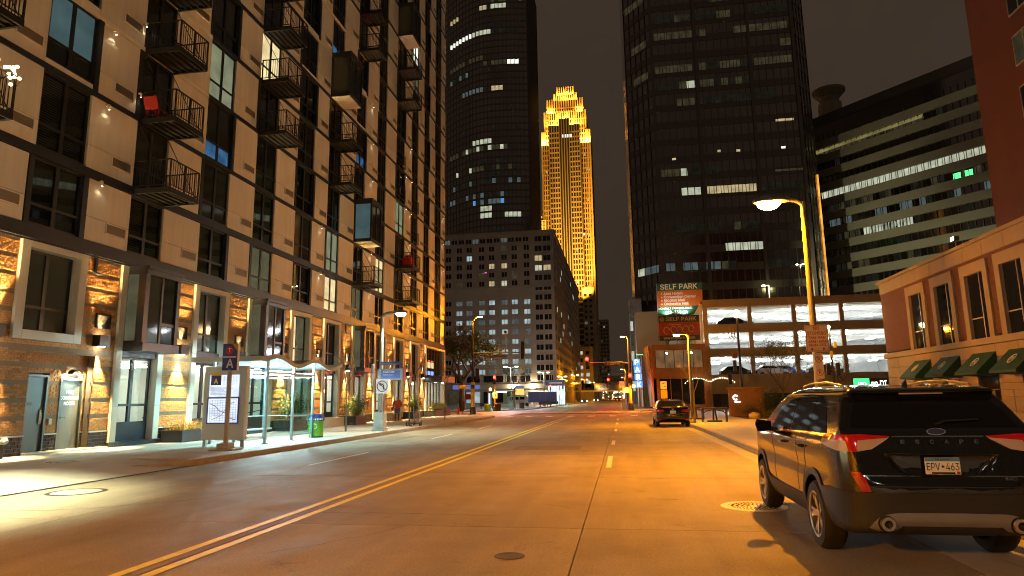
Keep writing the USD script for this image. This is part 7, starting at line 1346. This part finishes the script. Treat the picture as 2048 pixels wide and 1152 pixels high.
for s in (-1, 1):
    half = ext(sg.box(0 if s > 0 else -3, -1, 3 if s > 0 else 0, 7), 'z', -1, 3)
    put(C2.skin(ext([(.8, 1.04), (3.1, 1.04), (2.6, 1.38), (1.5, 1.40)], 'x', -2, 2)^half-ext(sg.box(-.5, -1, .5, 6), 'z', 0, 3), .005), 'side_window', 'car_glass', sed, 40)
    o = put(C2.skin(ext([(s*.52, .80), (s*1.0, .82), (s*1.0, .97), (s*.54, .93), (s*.44, .88)], 'y', -.3, .45), .012), 'tail_lamp', 'red_cell', sed, 40); put(C2.skin(ext([(s*.60, .36), (s*.86, .36), (s*.86, .43), (s*.60, .43)], 'y', -.3, .4), .012), 'reflector', 'red_cell', sed, 40)
    for yy in (.98, 3.8): wheel(sed, s*.81, yy, .325, .21, s, .21)
    b = MB(); b.hull([(s*(.93+a), 3.0+c, 1.02+e) for a, c, e in ((0, 0, -.05), (0, 0, .05), (.18, 0, -.05), (.2, 0, .05), (.02, .12, 0), (.16, .12, 0))]); b.build('door_mirror', 'paint_sedan', sed, smooth=20)
put(C2.skin(ext([(-.7, .24), (.7, .24), (.66, .345), (-.66, .345)], 'y', -.3, .4), .012), 'valance', 'black_plastic', sed, 40)
pl = MB().bevbox(-.155, -.008, .73, .155, .012, .88, .004).build('number_plate', 'plate_white', sed); MB().text('KLM 208'.replace('KLM 208', '• • •'), .05, (0, -.01, .78), (1, 0, 0), (0, 0, 1), .002, True, width=.2).build('plate_lettering', 'sign_black', pl)
b = MB(); b.prism([(x, z+.95) for x, z in from_(.07, .03)], 'y', .03, .07); b.build('badge', 'chrome', sed); put(C2.skin(ext([(-.62, 1.05), (.62, 1.05), (.62, 1.075), (-.62, 1.075)], 'y', -.3, .4), .012), 'boot_lip', 'chrome', sed, 40)
b = MB(); b.box(.40, .0, .70, .62, .015, .725); b.build('badge_lettering', 'chrome', sed); MB().hull([(0, 1.3, 1.40), (.02, 1.4, 1.42), (-.02, 1.4, 1.42), (0, 1.32, 1.46)]).build('aerial_fin', 'paint_sedan', sed)
# cars on the car park decks
pm('paint_white_car', (.5, .5, .5), .25, coat=1.); pm('paint_blue_car', (.03, .08, .25), .25, coat=1.)
def deck_car(label, x, y, z, m):
    t = thing('deck_car', label, 'car', (x, y, z)); b = MB(); b.hull([(sx, s*.88, zz) for s in (-1, 1) for sx, zz in ((-2.2, .35), (2.2, .35), (-2.15, .85), (2.2, .75), (1.1, .95), (-2.1, .95))]); b.hull([(sx, s*.70, zz) for s in (-1, 1) for sx, zz in ((-1.3, 1.42), (.2, 1.45))]+[(sx, s*.82, .93) for s in (-1, 1) for sx in (-2.0, 1.15)]); b.build('body', m, t)
    MB().hull([(-1.75, -.80, 1.0), (.85, -.80, 1.0), (.1, -.735, 1.36), (-1.25, -.735, 1.36)]+[(-.5, -.76, 1.15)]).build('side_window', 'car_glass', t)
    for xx in (-1.4, 1.4):
        for s in (-1, 1): w = MB(); w.tube([(xx, s*.78, .32), (xx, s*.89, .32)], .32, 16); w.build('wheel', 'tyre', t)
for k, (x, z, m, lab) in enumerate(((14.6, 3.9, 'paint_sedan', 'dark car on the lowest deck left'), (18.9, 3.9, 'paint_white_car', 'pale car on the lowest deck behind the half bare tree'), (20.6, 3.9, 'paint_blue_car', 'blue car on the lowest deck right of the pale one'), (25.2, 3.9, 'paint_sedan', 'dark car on the lowest deck beside the NO STOPPING sign'), (14.6, 10.1, 'paint_sedan', 'dark car on the top covered deck left'))): deck_car(lab, x, 87.4+.5*(k % 2)+(1.2 if k == 2 else 0), z, m)
